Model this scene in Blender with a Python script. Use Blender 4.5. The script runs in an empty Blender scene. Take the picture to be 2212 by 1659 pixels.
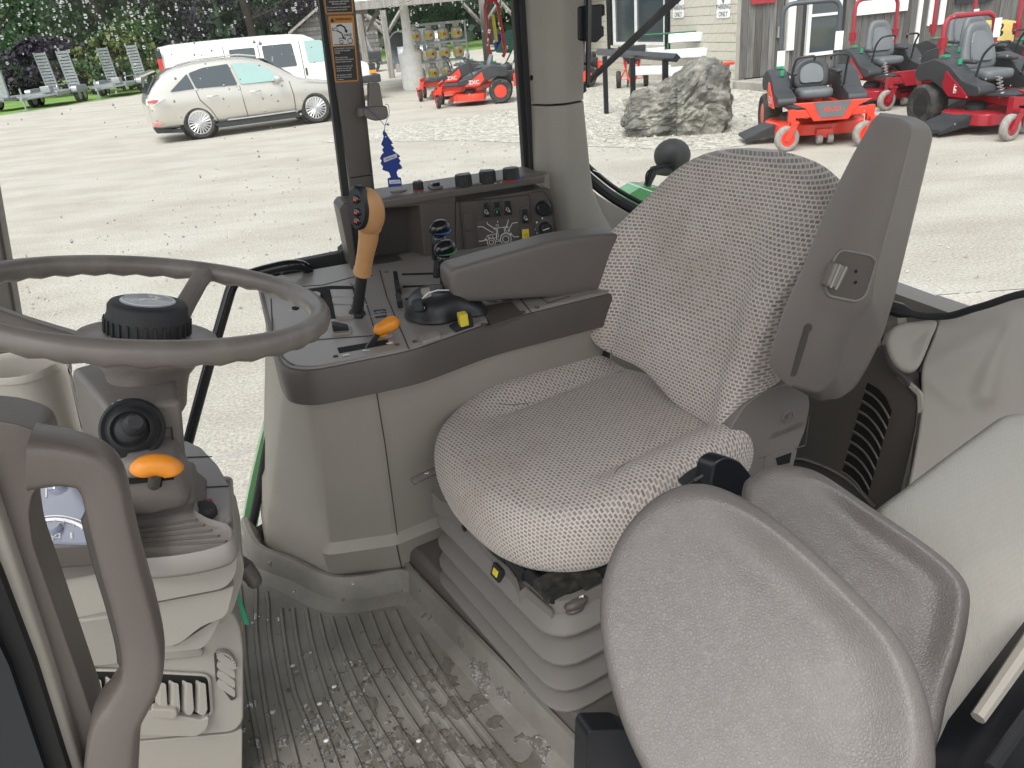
import bpy, bmesh, math, random
from math import sin, cos, pi, radians, sqrt, atan2
from mathutils import Vector, Matrix, noise
random.seed(7)
sc = bpy.context.scene
COL = sc.collection

# ---------------------------------------------------------------- camera
CAM_H = 1.94
F_PX = 1661.2                      # focal length for a 2212 px wide picture
PITCH, ROLL, PSI = radians(25.35), radians(-5.31), radians(18)
_f = Vector((0, cos(PITCH), -sin(PITCH))); _r0 = Vector((1, 0, 0)); _u0 = _r0.cross(_f)
CR = cos(ROLL)*_r0 + sin(ROLL)*_u0
CU = -sin(ROLL)*_r0 + cos(ROLL)*_u0
cam = bpy.data.objects.new('camera', bpy.data.cameras.new('camera'))
COL.objects.link(cam); sc.camera = cam
M3 = Matrix((CR, CU, -_f)).transposed()
cam.matrix_world = Matrix.Translation((0, 0, CAM_H)) @ M3.to_4x4()
cam.data.sensor_width = 36; cam.data.lens = 36*F_PX/2212
cam.data.clip_start = 0.02; cam.data.clip_end = 1500

# ---------------------------------------------------------------- light
w = bpy.data.worlds.new('World'); sc.world = w; w.use_nodes = True
nt = w.node_tree; nt.nodes.clear()
SUN_EL, SUN_AZ = radians(58), radians(200)
sky = nt.nodes.new('ShaderNodeTexSky'); sky.sky_type = 'NISHITA'; sky.sun_disc = False
sky.sun_elevation = SUN_EL; sky.sun_rotation = SUN_AZ
sky.air_density = 1.0; sky.dust_density = 3.0; sky.ozone_density = 1.0
hs = nt.nodes.new('ShaderNodeHueSaturation'); hs.inputs['Saturation'].default_value = 0.22
bg = nt.nodes.new('ShaderNodeBackground'); bg.inputs['Strength'].default_value = 0.15
ow = nt.nodes.new('ShaderNodeOutputWorld')
nt.links.new(sky.outputs[0], hs.inputs['Color']); nt.links.new(hs.outputs[0], bg.inputs['Color'])
nt.links.new(bg.outputs[0], ow.inputs['Surface'])
sun = bpy.data.objects.new('sun', bpy.data.lights.new('sun', 'SUN')); COL.objects.link(sun)
sun.data.energy = 1.3; sun.data.angle = radians(35); sun.data.color = (1.0, 0.97, 0.93)
sd = Vector((sin(SUN_AZ)*cos(SUN_EL), cos(SUN_AZ)*cos(SUN_EL), sin(SUN_EL)))
sun.rotation_euler = sd.to_track_quat('Z', 'Y').to_euler(); sun.location = (0, 0, 30)
sc.view_settings.view_transform = 'Standard'; sc.view_settings.look = 'None'
sc.view_settings.exposure = 1.0; sc.view_settings.gamma = 1
sc.render.resolution_x = 1024; sc.render.resolution_y = 768
sc.render.engine = 'CYCLES'
sc.cycles.max_bounces = 8; sc.cycles.transparent_max_bounces = 12

# ---------------------------------------------------------------- helpers
def ray(u, v, frame='T'):
    d = (u-1106)*CR + (829.5-v)*CU + F_PX*_f
    if frame == 'T':
        c, s = cos(PSI), sin(PSI)
        return Vector((c*d.x+s*d.y, -s*d.x+c*d.y, d.z))
    return d
def px(u, v, x=None, y=None, z=None, d=None, frame='T'):
    """point of a plane (x=, y= or z= constant) or at distance d seen at image pixel (u, v)"""
    q = ray(u, v, frame)  # camera ray through the image pixel; positions are taken from pixels
    if x is not None: t = x/q.x
    elif y is not None: t = y/q.y
    elif z is not None: t = (z-CAM_H)/q.z
    else: t = d/q.length
    P = q*t; P.z += CAM_H
    return P
def wpx(u, v, **k): return px(u, v, frame='W', **k)
def onplane(u, v, p0, n, frame='T'):
    d = ray(u, v, frame); o = Vector((0, 0, CAM_H))
    return o + d*((Vector(p0)-o).dot(n)/d.dot(n))

def basis(z):
    z = Vector(z).normalized()
    a = Vector((0, 0, 1)) if abs(z.z) < .9 else Vector((1, 0, 0))
    x = a.cross(z).normalized(); return x, z.cross(x), z

class G:
    """collects faces; becomes one mesh"""
    def __init__(s): s.v = []; s.f = []; s.uv = {}
    def add(s, vs, fs):
        o = len(s.v); s.v += [Vector(p) for p in vs]; s.f += [tuple(i+o for i in f) for f in fs]; return o
    def box(s, c, d, rz=0, ax=None):
        c = Vector(c); hx, hy, hz = d[0]/2, d[1]/2, d[2]/2
        m = Matrix.Rotation(rz, 3, 'Z') if ax is None else Matrix(ax).transposed()
        vs = [c + m @ Vector((x*hx, y*hy, z*hz)) for z in (-1, 1) for x, y in ((-1, -1), (1, -1), (1, 1), (-1, 1))]
        s.add(vs, [(3, 2, 1, 0), (4, 5, 6, 7), (0, 1, 5, 4), (1, 2, 6, 5), (2, 3, 7, 6), (3, 0, 4, 7)]); return s
    def prism(s, pts, off, cap0=True, cap1=True):
        n = len(pts); pts = [Vector(p) for p in pts]; off = Vector(off)
        o = s.add(pts + [p+off for p in pts], [(i, (i+1) % n, n+(i+1) % n, n+i) for i in range(n)])
        if cap0: s.f.append(tuple(o+i for i in range(n-1, -1, -1)))
        if cap1: s.f.append(tuple(o+n+i for i in range(n)))
        return s
    def loft(s, loops, cap0=True, cap1=True, closed=True):
        n = len(loops[0]); o = len(s.v)
        for L in loops: s.v += [Vector(p) for p in L]
        for k in range(len(loops)-1):
            for i in range(n if closed else n-1):
                a = o+k*n+i; b = o+k*n+(i+1) % n; s.f.append((a, b, b+n, a+n))
        if cap0: s.f.append(tuple(o+i for i in range(n-1, -1, -1)))
        if cap1: s.f.append(tuple(o+(len(loops)-1)*n+i for i in range(n)))
        return s
    def tube(s, pts, r, n=8, closed=False, sq=None):
        pts = [Vector(p) for p in pts]; N = len(pts)
        rs = r if isinstance(r, (list, tuple)) else [r]*N
        loops = []; up = None
        for i in range(N):
            if closed: t = (pts[(i+1) % N]-pts[i-1])
            else: t = (pts[min(i+1, N-1)]-pts[max(i-1, 0)])
            t.normalize()
            if up is None: x, y, _ = basis(t)
            else:
                x = up - t*up.dot(t); x.normalize(); y = t.cross(x)
            up = x
            rr = rs[i]; ra, rb = (rr, rr) if sq is None else (rr*sq[0], rr*sq[1])
            e_ = (lambda c_: math.copysign(abs(c_)**sq[2], c_)) if (sq and len(sq) > 2) else (lambda c_: c_)
            loops.append([pts[i]+x*ra*e_(cos(2*pi*k/n))+y*rb*e_(sin(2*pi*k/n)) for k in range(n)])
        if closed: loops.append(loops[0])
        return s.loft(loops, not closed, not closed)
    def cyl(s, a, b, r0, r1=None, n=16): return s.tube([a, b], [r0, r0 if r1 is None else r1], n)
    def lathe(s, prof, o=(0, 0, 0), ax=(0, 0, 1), n=24, cap=True):
        x, y, z = basis(ax); o = Vector(o)
        return s.loft([[o+z*h+(x*cos(2*pi*k/n)+y*sin(2*pi*k/n))*r for k in range(n)] for r, h in prof], cap, cap)
    def ell(s, c, r, n=16, m=8, ax=None):
        c = Vector(c); R3 = Matrix.Identity(3) if ax is None else Matrix(ax).transposed()
        loops = []
        for j in range(m+1):
            t = pi*(j+.0)/m; t = max(.02, min(pi-.02, t))
            loops.append([c+R3@Vector((r[0]*sin(t)*cos(2*pi*k/n), r[1]*sin(t)*sin(2*pi*k/n), -r[2]*cos(t))) for k in range(n)])
        return s.loft(loops)

def rnd(pts, r, n=4):
    """round the corners of a planar polygon (3D points); r number or list"""
    out = []; N = len(pts); P = [Vector(p) for p in pts]
    for i in range(N):
        p = P[i]; a = P[i-1]-p; b = P[(i+1) % N]-p
        rr = r[i] if isinstance(r, (list, tuple)) else r
        k = min(rr, a.length*.48, b.length*.48)
        if k < 1e-5: out.append(p); continue
        A = p+a.normalized()*k; B = p+b.normalized()*k
        for j in range(n+1):
            t = j/n; out.append(A*(1-t)**2+p*2*t*(1-t)+B*t*t)
    return out
def spline(pts, n=6, closed=False):
    P = [Vector(p) for p in pts]; N = len(P); out = []
    for i in range(N if closed else N-1):
        p0, p1, p2, p3 = (P[(i-1) % N], P[i], P[(i+1) % N], P[(i+2) % N]) if closed else (P[max(i-1, 0)], P[i], P[i+1], P[min(i+2, N-1)])
        for j in range(n):
            t = j/n
            out.append(.5*((2*p1)+(p2-p0)*t+(2*p0-5*p1+4*p2-p3)*t*t+(3*p1-p0-3*p2+p3)*t**3))
    if not closed: out.append(P[-1])
    return out

MATS = {}
def to_obj(name, g, mat, frame_base, bevel=0, seg=2, sub=0, smooth=35, uvf=None, solid=0, flip=False):
    me = bpy.data.meshes.new(name)
    b = Vector(frame_base)
    me.from_pydata([p-b for p in g.v], [], g.f)
    if uvf:
        uv = me.uv_layers.new(name='UV')
        for L in me.loops: uv.data[L.index].uv = uvf(g.v[L.vertex_index])
    bm = bmesh.new(); bm.from_mesh(me)
    if not flip: bmesh.ops.recalc_face_normals(bm, faces=bm.faces)
    bm.to_mesh(me); bm.free()
    if smooth:
        me.shade_smooth()
        if not sub: me.set_sharp_from_angle(angle=radians(smooth))
    me.materials.append(MATS[mat] if isinstance(mat, str) else mat)
    o = bpy.data.objects.new(name, me); COL.objects.link(o)
    if solid:
        m = o.modifiers.new('s', 'SOLIDIFY'); m.thickness = solid; m.offset = 0
    if bevel:
        m = o.modifiers.new('b', 'BEVEL'); m.width = bevel; m.segments = seg; m.limit_method = 'ANGLE'; m.angle_limit = radians(38)
        m.harden_normals = False
        o['bevelled'] = 1; del o['bevelled']
        if smooth: 
            for a in [me.attributes.get('sharp_edge')]:
                if a: me.attributes.remove(a)
            m2 = o.modifiers.new('wn', 'WEIGHTED_NORMAL'); m2.keep_sharp = False
    if sub:
        m = o.modifiers.new('u', 'SUBSURF'); m.levels = sub; m.render_levels = sub
    return o
ROT = {'T': PSI, 'W': 0}
def place(o, base, fr):
    a = ROT[fr] if isinstance(fr, str) else fr
    b = Vector(base)
    o.location = Matrix.Rotation(a, 3, 'Z') @ b if fr == 'T' else b
    o.rotation_euler = (0, 0, a)
def tags(o, label, cat, group=None, kind=None):
    if label: o['label'] = label
    if cat: o['category'] = cat
    if group: o['group'] = group
    if kind: o['kind'] = kind
class Thing:
    def __init__(s, name, label, cat, base=(0, 0, 0), fr='T', group=None, loc=None):
        s.o = bpy.data.objects.new(name, None); COL.objects.link(s.o); s.b = Vector(base)
        s.o.empty_display_size = .1
        place(s.o, base if loc is None else loc, fr); tags(s.o, label, cat, group)
    def part(s, name, g, mat, parent=None, label=None, kind=None, **k):
        o = to_obj(name, g, mat, s.b, **k); o.parent = parent or s.o
        if label: o['label'] = label
        if kind: o['kind'] = kind
        return o
def solo(name, g, mat, label=None, cat=None, base=(0, 0, 0), fr='T', group=None, kind=None, loc=None, **k):
    o = to_obj(name, g, mat, base, **k); place(o, base if loc is None else loc, fr); tags(o, label, cat, group, kind); return o
def inst(src, loc, rz, parent=None, label=None, group=None):
    """copy of an object and everything below it, meshes shared"""
    c = src.copy(); COL.objects.link(c)
    if parent is None:
        c.location = loc; c.rotation_euler = (0, 0, rz)
        if label: c['label'] = label
        if group: c['group'] = group
    else: c.parent = parent
    for ch in [x for x in src.children]: inst(ch, None, 0, parent=c)
    return c
def text_geo(txt, size, o, xd, yd, align='CENTER', out=.0008, bold=0):
    cu = bpy.data.curves.new('t', 'FONT'); cu.body = txt; cu.size = 1; cu.align_x = align; cu.align_y = 'CENTER'
    cu.offset = .014 if bold else 0; cu.resolution_u = 2
    ob = bpy.data.objects.new('t', cu); COL.objects.link(ob)
    dg = bpy.context.evaluated_depsgraph_get(); me = ob.evaluated_get(dg).to_mesh()
    o = Vector(o); xd = Vector(xd).normalized(); yd = Vector(yd).normalized(); n = xd.cross(yd)
    vs = [o+xd*v.co.x*size+yd*v.co.y*size+n*out for v in me.vertices]; fs = [tuple(p.vertices) for p in me.polygons]
    ob.evaluated_get(dg).to_mesh_clear(); bpy.data.objects.remove(ob); bpy.data.curves.remove(cu)
    g = G(); g.add(vs, fs); return g

# ---------------------------------------------------------------- materials
def mat(name, col, rough=.6, metal=0, var=.08, vscale=6, bump=0, bscale=300, spec=.5, dirt=None, dscale=3, damt=.4, coat=0, coords='Object', emit=0, stretch=None, trans=0):
    m = bpy.data.materials.new(name); m.use_nodes = True; t = m.node_tree; n = t.nodes; L = t.links
    b = n['Principled BSDF']; b.inputs['Roughness'].default_value = rough; b.inputs['Metallic'].default_value = metal
    b.inputs['Specular IOR Level'].default_value = spec
    if coat: b.inputs['Coat Weight'].default_value = coat; b.inputs['Coat Roughness'].default_value = .08
    if trans: b.inputs['Transmission Weight'].default_value = trans
    tc = n.new('ShaderNodeTexCoord'); src = tc.outputs[coords]
    if stretch:
        mp = n.new('ShaderNodeMapping'); mp.inputs['Scale'].default_value = stretch; L.new(src, mp.inputs[0]); src = mp.outputs[0]
    no = n.new('ShaderNodeTexNoise'); no.inputs['Scale'].default_value = vscale; no.inputs['Detail'].default_value = 6; L.new(src, no.inputs['Vector'])
    cr = n.new('ShaderNodeMapRange'); cr.inputs[1].default_value = .3; cr.inputs[2].default_value = .7
    cr.inputs[3].default_value = 1-var; cr.inputs[4].default_value = 1+var; L.new(no.outputs[0], cr.inputs[0])
    mx = n.new('ShaderNodeMix'); mx.data_type = 'RGBA'; mx.blend_type = 'MULTIPLY'; mx.inputs[0].default_value = 1
    mx.inputs[6].default_value = (*col, 1); L.new(cr.outputs[0], mx.inputs[7]); out = mx.outputs[2]
    if dirt:
        n2 = n.new('ShaderNodeTexNoise'); n2.inputs['Scale'].default_value = dscale; n2.inputs['Detail'].default_value = 8; n2.inputs['Roughness'].default_value = .65; L.new(src, n2.inputs['Vector'])
        r2 = n.new('ShaderNodeMapRange'); r2.inputs[1].default_value = .48; r2.inputs[2].default_value = .72; r2.inputs[4].default_value = damt; L.new(n2.outputs[0], r2.inputs[0])
        m2 = n.new('ShaderNodeMix'); m2.data_type = 'RGBA'; L.new(r2.outputs[0], m2.inputs[0]); L.new(out, m2.inputs[6]); m2.inputs[7].default_value = (*dirt, 1); out = m2.outputs[2]
    L.new(out, b.inputs['Base Color'])
    rr = n.new('ShaderNodeMapRange'); rr.inputs[3].default_value = max(0, rough-.07); rr.inputs[4].default_value = min(1, rough+.07); L.new(no.outputs[0], rr.inputs[0]); L.new(rr.outputs[0], b.inputs['Roughness'])
    if bump:
        nb = n.new('ShaderNodeTexNoise'); nb.inputs['Scale'].default_value = bscale; nb.inputs['Detail'].default_value = 3; L.new(src, nb.inputs['Vector'])
        bp = n.new('ShaderNodeBump'); bp.inputs['Strength'].default_value = bump; bp.inputs['Distance'].default_value = .01 if bscale < 50 else .001; L.new(nb.outputs[0], bp.inputs['Height']); L.new(bp.outputs[0], b.inputs['Normal'])
    if emit: b.inputs['Emission Color'].default_value = (*col, 1); b.inputs['Emission Strength'].default_value = emit
    MATS[name] = m; return m
mat('beige', (.355, .332, .29), .55, var=.03, bump=.25, bscale=900, dirt=(.30, .27, .22), dscale=5, damt=.18)
mat('beige_dark', (.30, .28, .245), .55, var=.03, bump=.25, bscale=900)
mat('arm_taupe', (.14, .124, .113), .42, var=.05, bump=.3, bscale=700, dirt=(.16, .145, .13), dscale=9, damt=.3)
mat('taupe', (.165, .147, .135), .40, var=.05, bump=.3, bscale=700, dirt=(.26, .235, .21), dscale=9, damt=.3)
mat('taupe_dark', (.092, .080, .072), .42, var=.04, bump=.3, bscale=800, dirt=(.12, .105, .095), dscale=7, damt=.2)
mat('panel', (.30, .277, .258), .36, var=.04, bump=.15, bscale=900, dirt=(.28, .26, .235), dscale=11, damt=.35)
mat('seat_grey', (.19, .176, .163), .5, var=.04, bump=.15, bscale=700)
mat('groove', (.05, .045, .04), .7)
mat('black', (.018, .019, .021), .4, bump=.1, bscale=500)
mat('black_soft', (.025, .026, .028), .62, bump=.25, bscale=500)
mat('black_gloss', (.012, .013, .016), .18, coat=.3)
mat('navy_black', (.012, .014, .019), .35)
mat('door_taupe', (.115, .098, .088), .30, var=.05, bump=.2, bscale=700, dirt=(.15, .135, .12), dscale=7, damt=.3)
mat('slate', (.055, .065, .075), .4)
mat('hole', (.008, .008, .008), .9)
mat('orange', (.85, .30, .025), .35, var=.04, dirt=(.6, .2, .02), dscale=20, damt=.3)
mat('tan', (.56, .30, .13), .4, var=.06, vscale=14, dirt=(.34, .18, .085), dscale=12, damt=.5)
mat('yellow', (.72, .58, .05), .4)
mat('white_print', (.78, .78, .76), .6, var=.02)
mat('blue_print', (.03, .13, .55), .45)
mat('green_print', (.07, .38, .12), .45)
mat('red_print', (.6, .05, .04), .45)
mat('blue_card', (.012, .045, .28), .6, var=.1)
mat('card_text', (.02, .06, .3), .6)
mat('card_white', (.66, .68, .72), .6)
mat('decal_orange', (.55, .22, .025), .5)
mat('decal_black', (.02, .02, .022), .5)
mat('decal_white', (.62, .62, .62), .5)
mat('green_paint', (.06, .30, .09), .25, coat=.4)
mat('pale_green_paint', (.20, .48, .22), .25, coat=.4)
mat('steel', (.45, .45, .44), .35, metal=.9)
mat('dirty_metal', (.07, .068, .062), .7, dirt=(.2, .17, .13), dscale=40, damt=.6)
mat('black_dirty', (.022, .022, .022), .6, dirt=(.10, .085, .06), dscale=60, damt=.7)
mat('wall_taupe', (.13, .116, .105), .5, var=.04, bump=.3, bscale=800)
mat('key_green', (.02, .42, .20), .3, trans=.35)
mat('gauge_glass', (.26, .28, .35), .10, var=.05, coat=1, spec=.9)
mat('emblem_grey', (.34, .36, .39), .3, coat=.3)
mat('gauge_blue', (.45, .6, .75), .3)
mat('lamp_red', (.85, .08, .02), .2, coat=.5)
mat('film', (.6, .6, .6), .2, trans=.6)

def wheel_mat():
    m = mat('wheel_rim', (.185, .162, .145), .36, var=.12, vscale=14, bump=.2, bscale=350, dirt=(.36, .34, .32), dscale=7, damt=.55)
wheel_mat()
def vinyl(name, col):
    m = mat(name, col, .46, var=.05, vscale=4, dirt=(.30, .28, .26), dscale=12, damt=.2)
    t = m.node_tree; n = t.nodes; L = t.links; b = n['Principled BSDF']; tc = n.new('ShaderNodeTexCoord')
    v = n.new('ShaderNodeTexVoronoi'); v.feature = 'DISTANCE_TO_EDGE'; v.inputs['Scale'].default_value = 330
    nz = n.new('ShaderNodeTexNoise'); nz.inputs['Scale'].default_value = 80; nz.inputs['Detail'].default_value = 4
    L.new(tc.outputs['Object'], nz.inputs['Vector'])
    mxv = n.new('ShaderNodeMix'); mxv.data_type = 'VECTOR'; mxv.inputs[0].default_value = .004
    L.new(tc.outputs['Object'], mxv.inputs[4]); L.new(nz.outputs['Color'], mxv.inputs[5]); L.new(mxv.outputs[1], v.inputs['Vector'])
    mr = n.new('ShaderNodeMapRange'); mr.inputs[2].default_value = .25; L.new(v.outputs['Distance'], mr.inputs[0])
    bp = n.new('ShaderNodeBump'); bp.inputs['Strength'].default_value = .3; bp.inputs['Distance'].default_value = .0008
    L.new(mr.outputs[0], bp.inputs['Height'])
    b2 = n.new('ShaderNodeBump'); b2.inputs['Strength'].default_value = .1; b2.inputs['Distance'].default_value = .0007
    L.new(nz.outputs[0], b2.inputs['Height']); L.new(bp.outputs[0], b2.inputs['Normal']); L.new(b2.outputs[0], b.inputs['Normal'])
    return m
vinyl('vinyl', (.136, .123, .116)); vinyl('vinyl_dark', (.108, .097, .092))
def fabric():
    m = mat('seat_fabric', (.74, .665, .59), .9, var=.03, dirt=(.46, .33, .23), dscale=5, damt=.6, spec=.15)
    t = m.node_tree; n = t.nodes; L = t.links; b = n['Principled BSDF']
    uv = n.new('ShaderNodeUVMap'); br = n.new('ShaderNodeTexBrick')
    br.offset = .5; br.inputs['Scale'].default_value = 1; br.inputs['Brick Width'].default_value = .0082; br.inputs['Row Height'].default_value = .0060
    br.inputs['Mortar Size'].default_value = .0013; br.inputs['Mortar Smooth'].default_value = .25; br.inputs['Bias'].default_value = 0
    br.inputs['Color1'].default_value = (.26, .235, .235, 1); br.inputs['Color2'].default_value = (.42, .38, .375, 1)
    L.new(uv.outputs[0], br.inputs['Vector'])
    wv = n.new('ShaderNodeTexWave'); wv.inputs['Scale'].default_value = 380; wv.inputs['Distortion'].default_value = 2; L.new(uv.outputs[0], wv.inputs['Vector'])
    col = b.inputs['Base Color'].links[0].from_socket
    mx = n.new('ShaderNodeMix'); mx.data_type = 'RGBA'; L.new(br.outputs['Fac'], mx.inputs[0]); L.new(br.outputs['Color'], mx.inputs[6]); L.new(col, mx.inputs[7])
    m3 = n.new('ShaderNodeMix'); m3.data_type = 'RGBA'; m3.blend_type = 'MULTIPLY'; m3.inputs[0].default_value = .18; L.new(mx.outputs[2], m3.inputs[6]); L.new(wv.outputs['Color'], m3.inputs[7])
    L.new(m3.outputs[2], b.inputs['Base Color'])
    bp = n.new('ShaderNodeBump'); bp.inputs['Strength'].default_value = .6; bp.inputs['Distance'].default_value = .0012; L.new(br.outputs['Fac'], bp.inputs['Height'])
    L.new(bp.outputs[0], b.inputs['Normal'])
    b.inputs['Sheen Weight'].default_value = .25
fabric()
def twill():
    m = mat('twill', (.265, .26, .235), .8, var=.04, dirt=(.40, .37, .33), dscale=4, damt=.4)
    t = m.node_tree; n = t.nodes; L = t.links; b = n['Principled BSDF']; tc = n.new('ShaderNodeTexCoord')
    mp = n.new('ShaderNodeMapping'); mp.inputs['Rotation'].default_value = (0, 0, .5); L.new(tc.outputs['Object'], mp.inputs[0])
    wv = n.new('ShaderNodeTexWave'); wv.inputs['Scale'].default_value = 150; L.new(mp.outputs[0], wv.inputs['Vector'])
    bp = n.new('ShaderNodeBump'); bp.inputs['Strength'].default_value = .35; bp.inputs['Distance'].default_value = .001; L.new(wv.outputs['Fac'], bp.inputs['Height']); L.new(bp.outputs[0], b.inputs['Normal'])
twill()
def glassmat():
    m = bpy.data.materials.new('pane_glass'); m.use_nodes = True; t = m.node_tree; n = t.nodes; L = t.links; n.clear()
    tr = n.new('ShaderNodeBsdfTransparent'); tr.inputs[0].default_value = (.965, .975, .965, 1)
    gl = n.new('ShaderNodeBsdfGlossy'); gl.inputs['Roughness'].default_value = .02
    fr = n.new('ShaderNodeFresnel'); fr.inputs[0].default_value = 1.22
    mx = n.new('ShaderNodeMixShader'); o = n.new('ShaderNodeOutputMaterial')
    L.new(fr.outputs[0], mx.inputs[0]); L.new(tr.outputs[0], mx.inputs[1]); L.new(gl.outputs[0], mx.inputs[2]); L.new(mx.outputs[0], o.inputs[0])
    MATS['pane_glass'] = m
    m = bpy.data.materials.new('water_drop'); m.use_nodes = True; b = m.node_tree.nodes['Principled BSDF']
    b.inputs['Roughness'].default_value = .02; b.inputs['IOR'].default_value = 1.33; b.inputs['Transmission Weight'].default_value = 1
    MATS['water_drop'] = m
glassmat()
def floormat():
    m = bpy.data.materials.new('floor_rubber'); m.use_nodes = True; t = m.node_tree; n = t.nodes; L = t.links; b = n['Principled BSDF']
    tc = n.new('ShaderNodeTexCoord')
    def N(sc_, d=6, r=.6):
        x = n.new('ShaderNodeTexNoise'); x.inputs['Scale'].default_value = sc_; x.inputs['Detail'].default_value = d; x.inputs['Roughness'].default_value = r
        L.new(tc.outputs['Object'], x.inputs['Vector']); return x
    a = N(5); r = n.new('ShaderNodeValToRGB'); L.new(a.outputs[0], r.inputs[0])
    r.color_ramp.elements[0].position = .35; r.color_ramp.elements[0].color = (.155, .145, .125, 1)
    r.color_ramp.elements[1].position = .68; r.color_ramp.elements[1].color = (.285, .27, .24, 1)
    # dried dirt
    dn = N(22, 8, .7); dr = n.new('ShaderNodeMapRange'); dr.inputs[1].default_value = .56; dr.inputs[2].default_value = .72; dr.inputs[4].default_value = .5; L.new(dn.outputs[0], dr.inputs[0])
    m1 = n.new('ShaderNodeMix'); m1.data_type = 'RGBA'; L.new(dr.outputs[0], m1.inputs[0]); L.new(r.outputs[0], m1.inputs[6]); m1.inputs[7].default_value = (.26, .235, .19, 1)
    # wetness
    wn = N(26, 3, .5)
    vd = n.new('ShaderNodeVectorMath'); vd.operation = 'DISTANCE'; L.new(tc.outputs['Object'], vd.inputs[0]); vd.inputs[1].default_value = (-.09, -.20, 0)
    bg_ = n.new('ShaderNodeMapRange'); bg_.inputs[1].default_value = .05; bg_.inputs[2].default_value = .36; bg_.inputs[3].default_value = .60; bg_.inputs[4].default_value = .36; L.new(vd.outputs['Value'], bg_.inputs[0]); big = bg_
    ad = n.new('ShaderNodeMath'); ad.operation = 'ADD'; L.new(wn.outputs[0], ad.inputs[0]); L.new(big.outputs[0], ad.inputs[1])
    wr = n.new('ShaderNodeMapRange'); wr.inputs[1].default_value = 1.02; wr.inputs[2].default_value = 1.05; L.new(ad.outputs[0], wr.inputs[0])
    m2 = n.new('ShaderNodeMix'); m2.data_type = 'RGBA'; m2.blend_type = 'MULTIPLY'; L.new(wr.outputs[0], m2.inputs[0]); L.new(m1.outputs[2], m2.inputs[6]); m2.inputs[7].default_value = (.74, .72, .68, 1)
    L.new(m2.outputs[2], b.inputs['Base Color'])
    ro = n.new('ShaderNodeMapRange'); ro.inputs[3].default_value = .55; ro.inputs[4].default_value = .06; L.new(wr.outputs[0], ro.inputs[0]); L.new(ro.outputs[0], b.inputs['Roughness']); L.new(wr.outputs[0], b.inputs['Coat Weight']); b.inputs['Coat Roughness'].default_value = .02; b.inputs['Coat IOR'].default_value = 2.4
    bn = N(55, 5, .6); bp = n.new('ShaderNodeBump'); bp.inputs['Strength'].default_value = .5; bp.inputs['Distance'].default_value = .003
    L.new(bn.outputs[0], bp.inputs['Height'])
    b2 = n.new('ShaderNodeBump'); b2.inputs['Strength'].default_value = .8; b2.inputs['Distance'].default_value = .002; L.new(wr.outputs[0], b2.inputs['Height']); L.new(bp.outputs[0], b2.inputs['Normal'])
    L.new(b2.outputs[0], b.inputs['Normal'])
    cn = N(48, 2, .4); b3 = n.new('ShaderNodeBump'); b3.inputs['Strength'].default_value = 1; b3.inputs['Distance'].default_value = .012; L.new(cn.outputs[0], b3.inputs['Height']); L.new(b3.outputs[0], b.inputs['Coat Normal']); MATS['floor_rubber'] = m
floormat()

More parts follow.
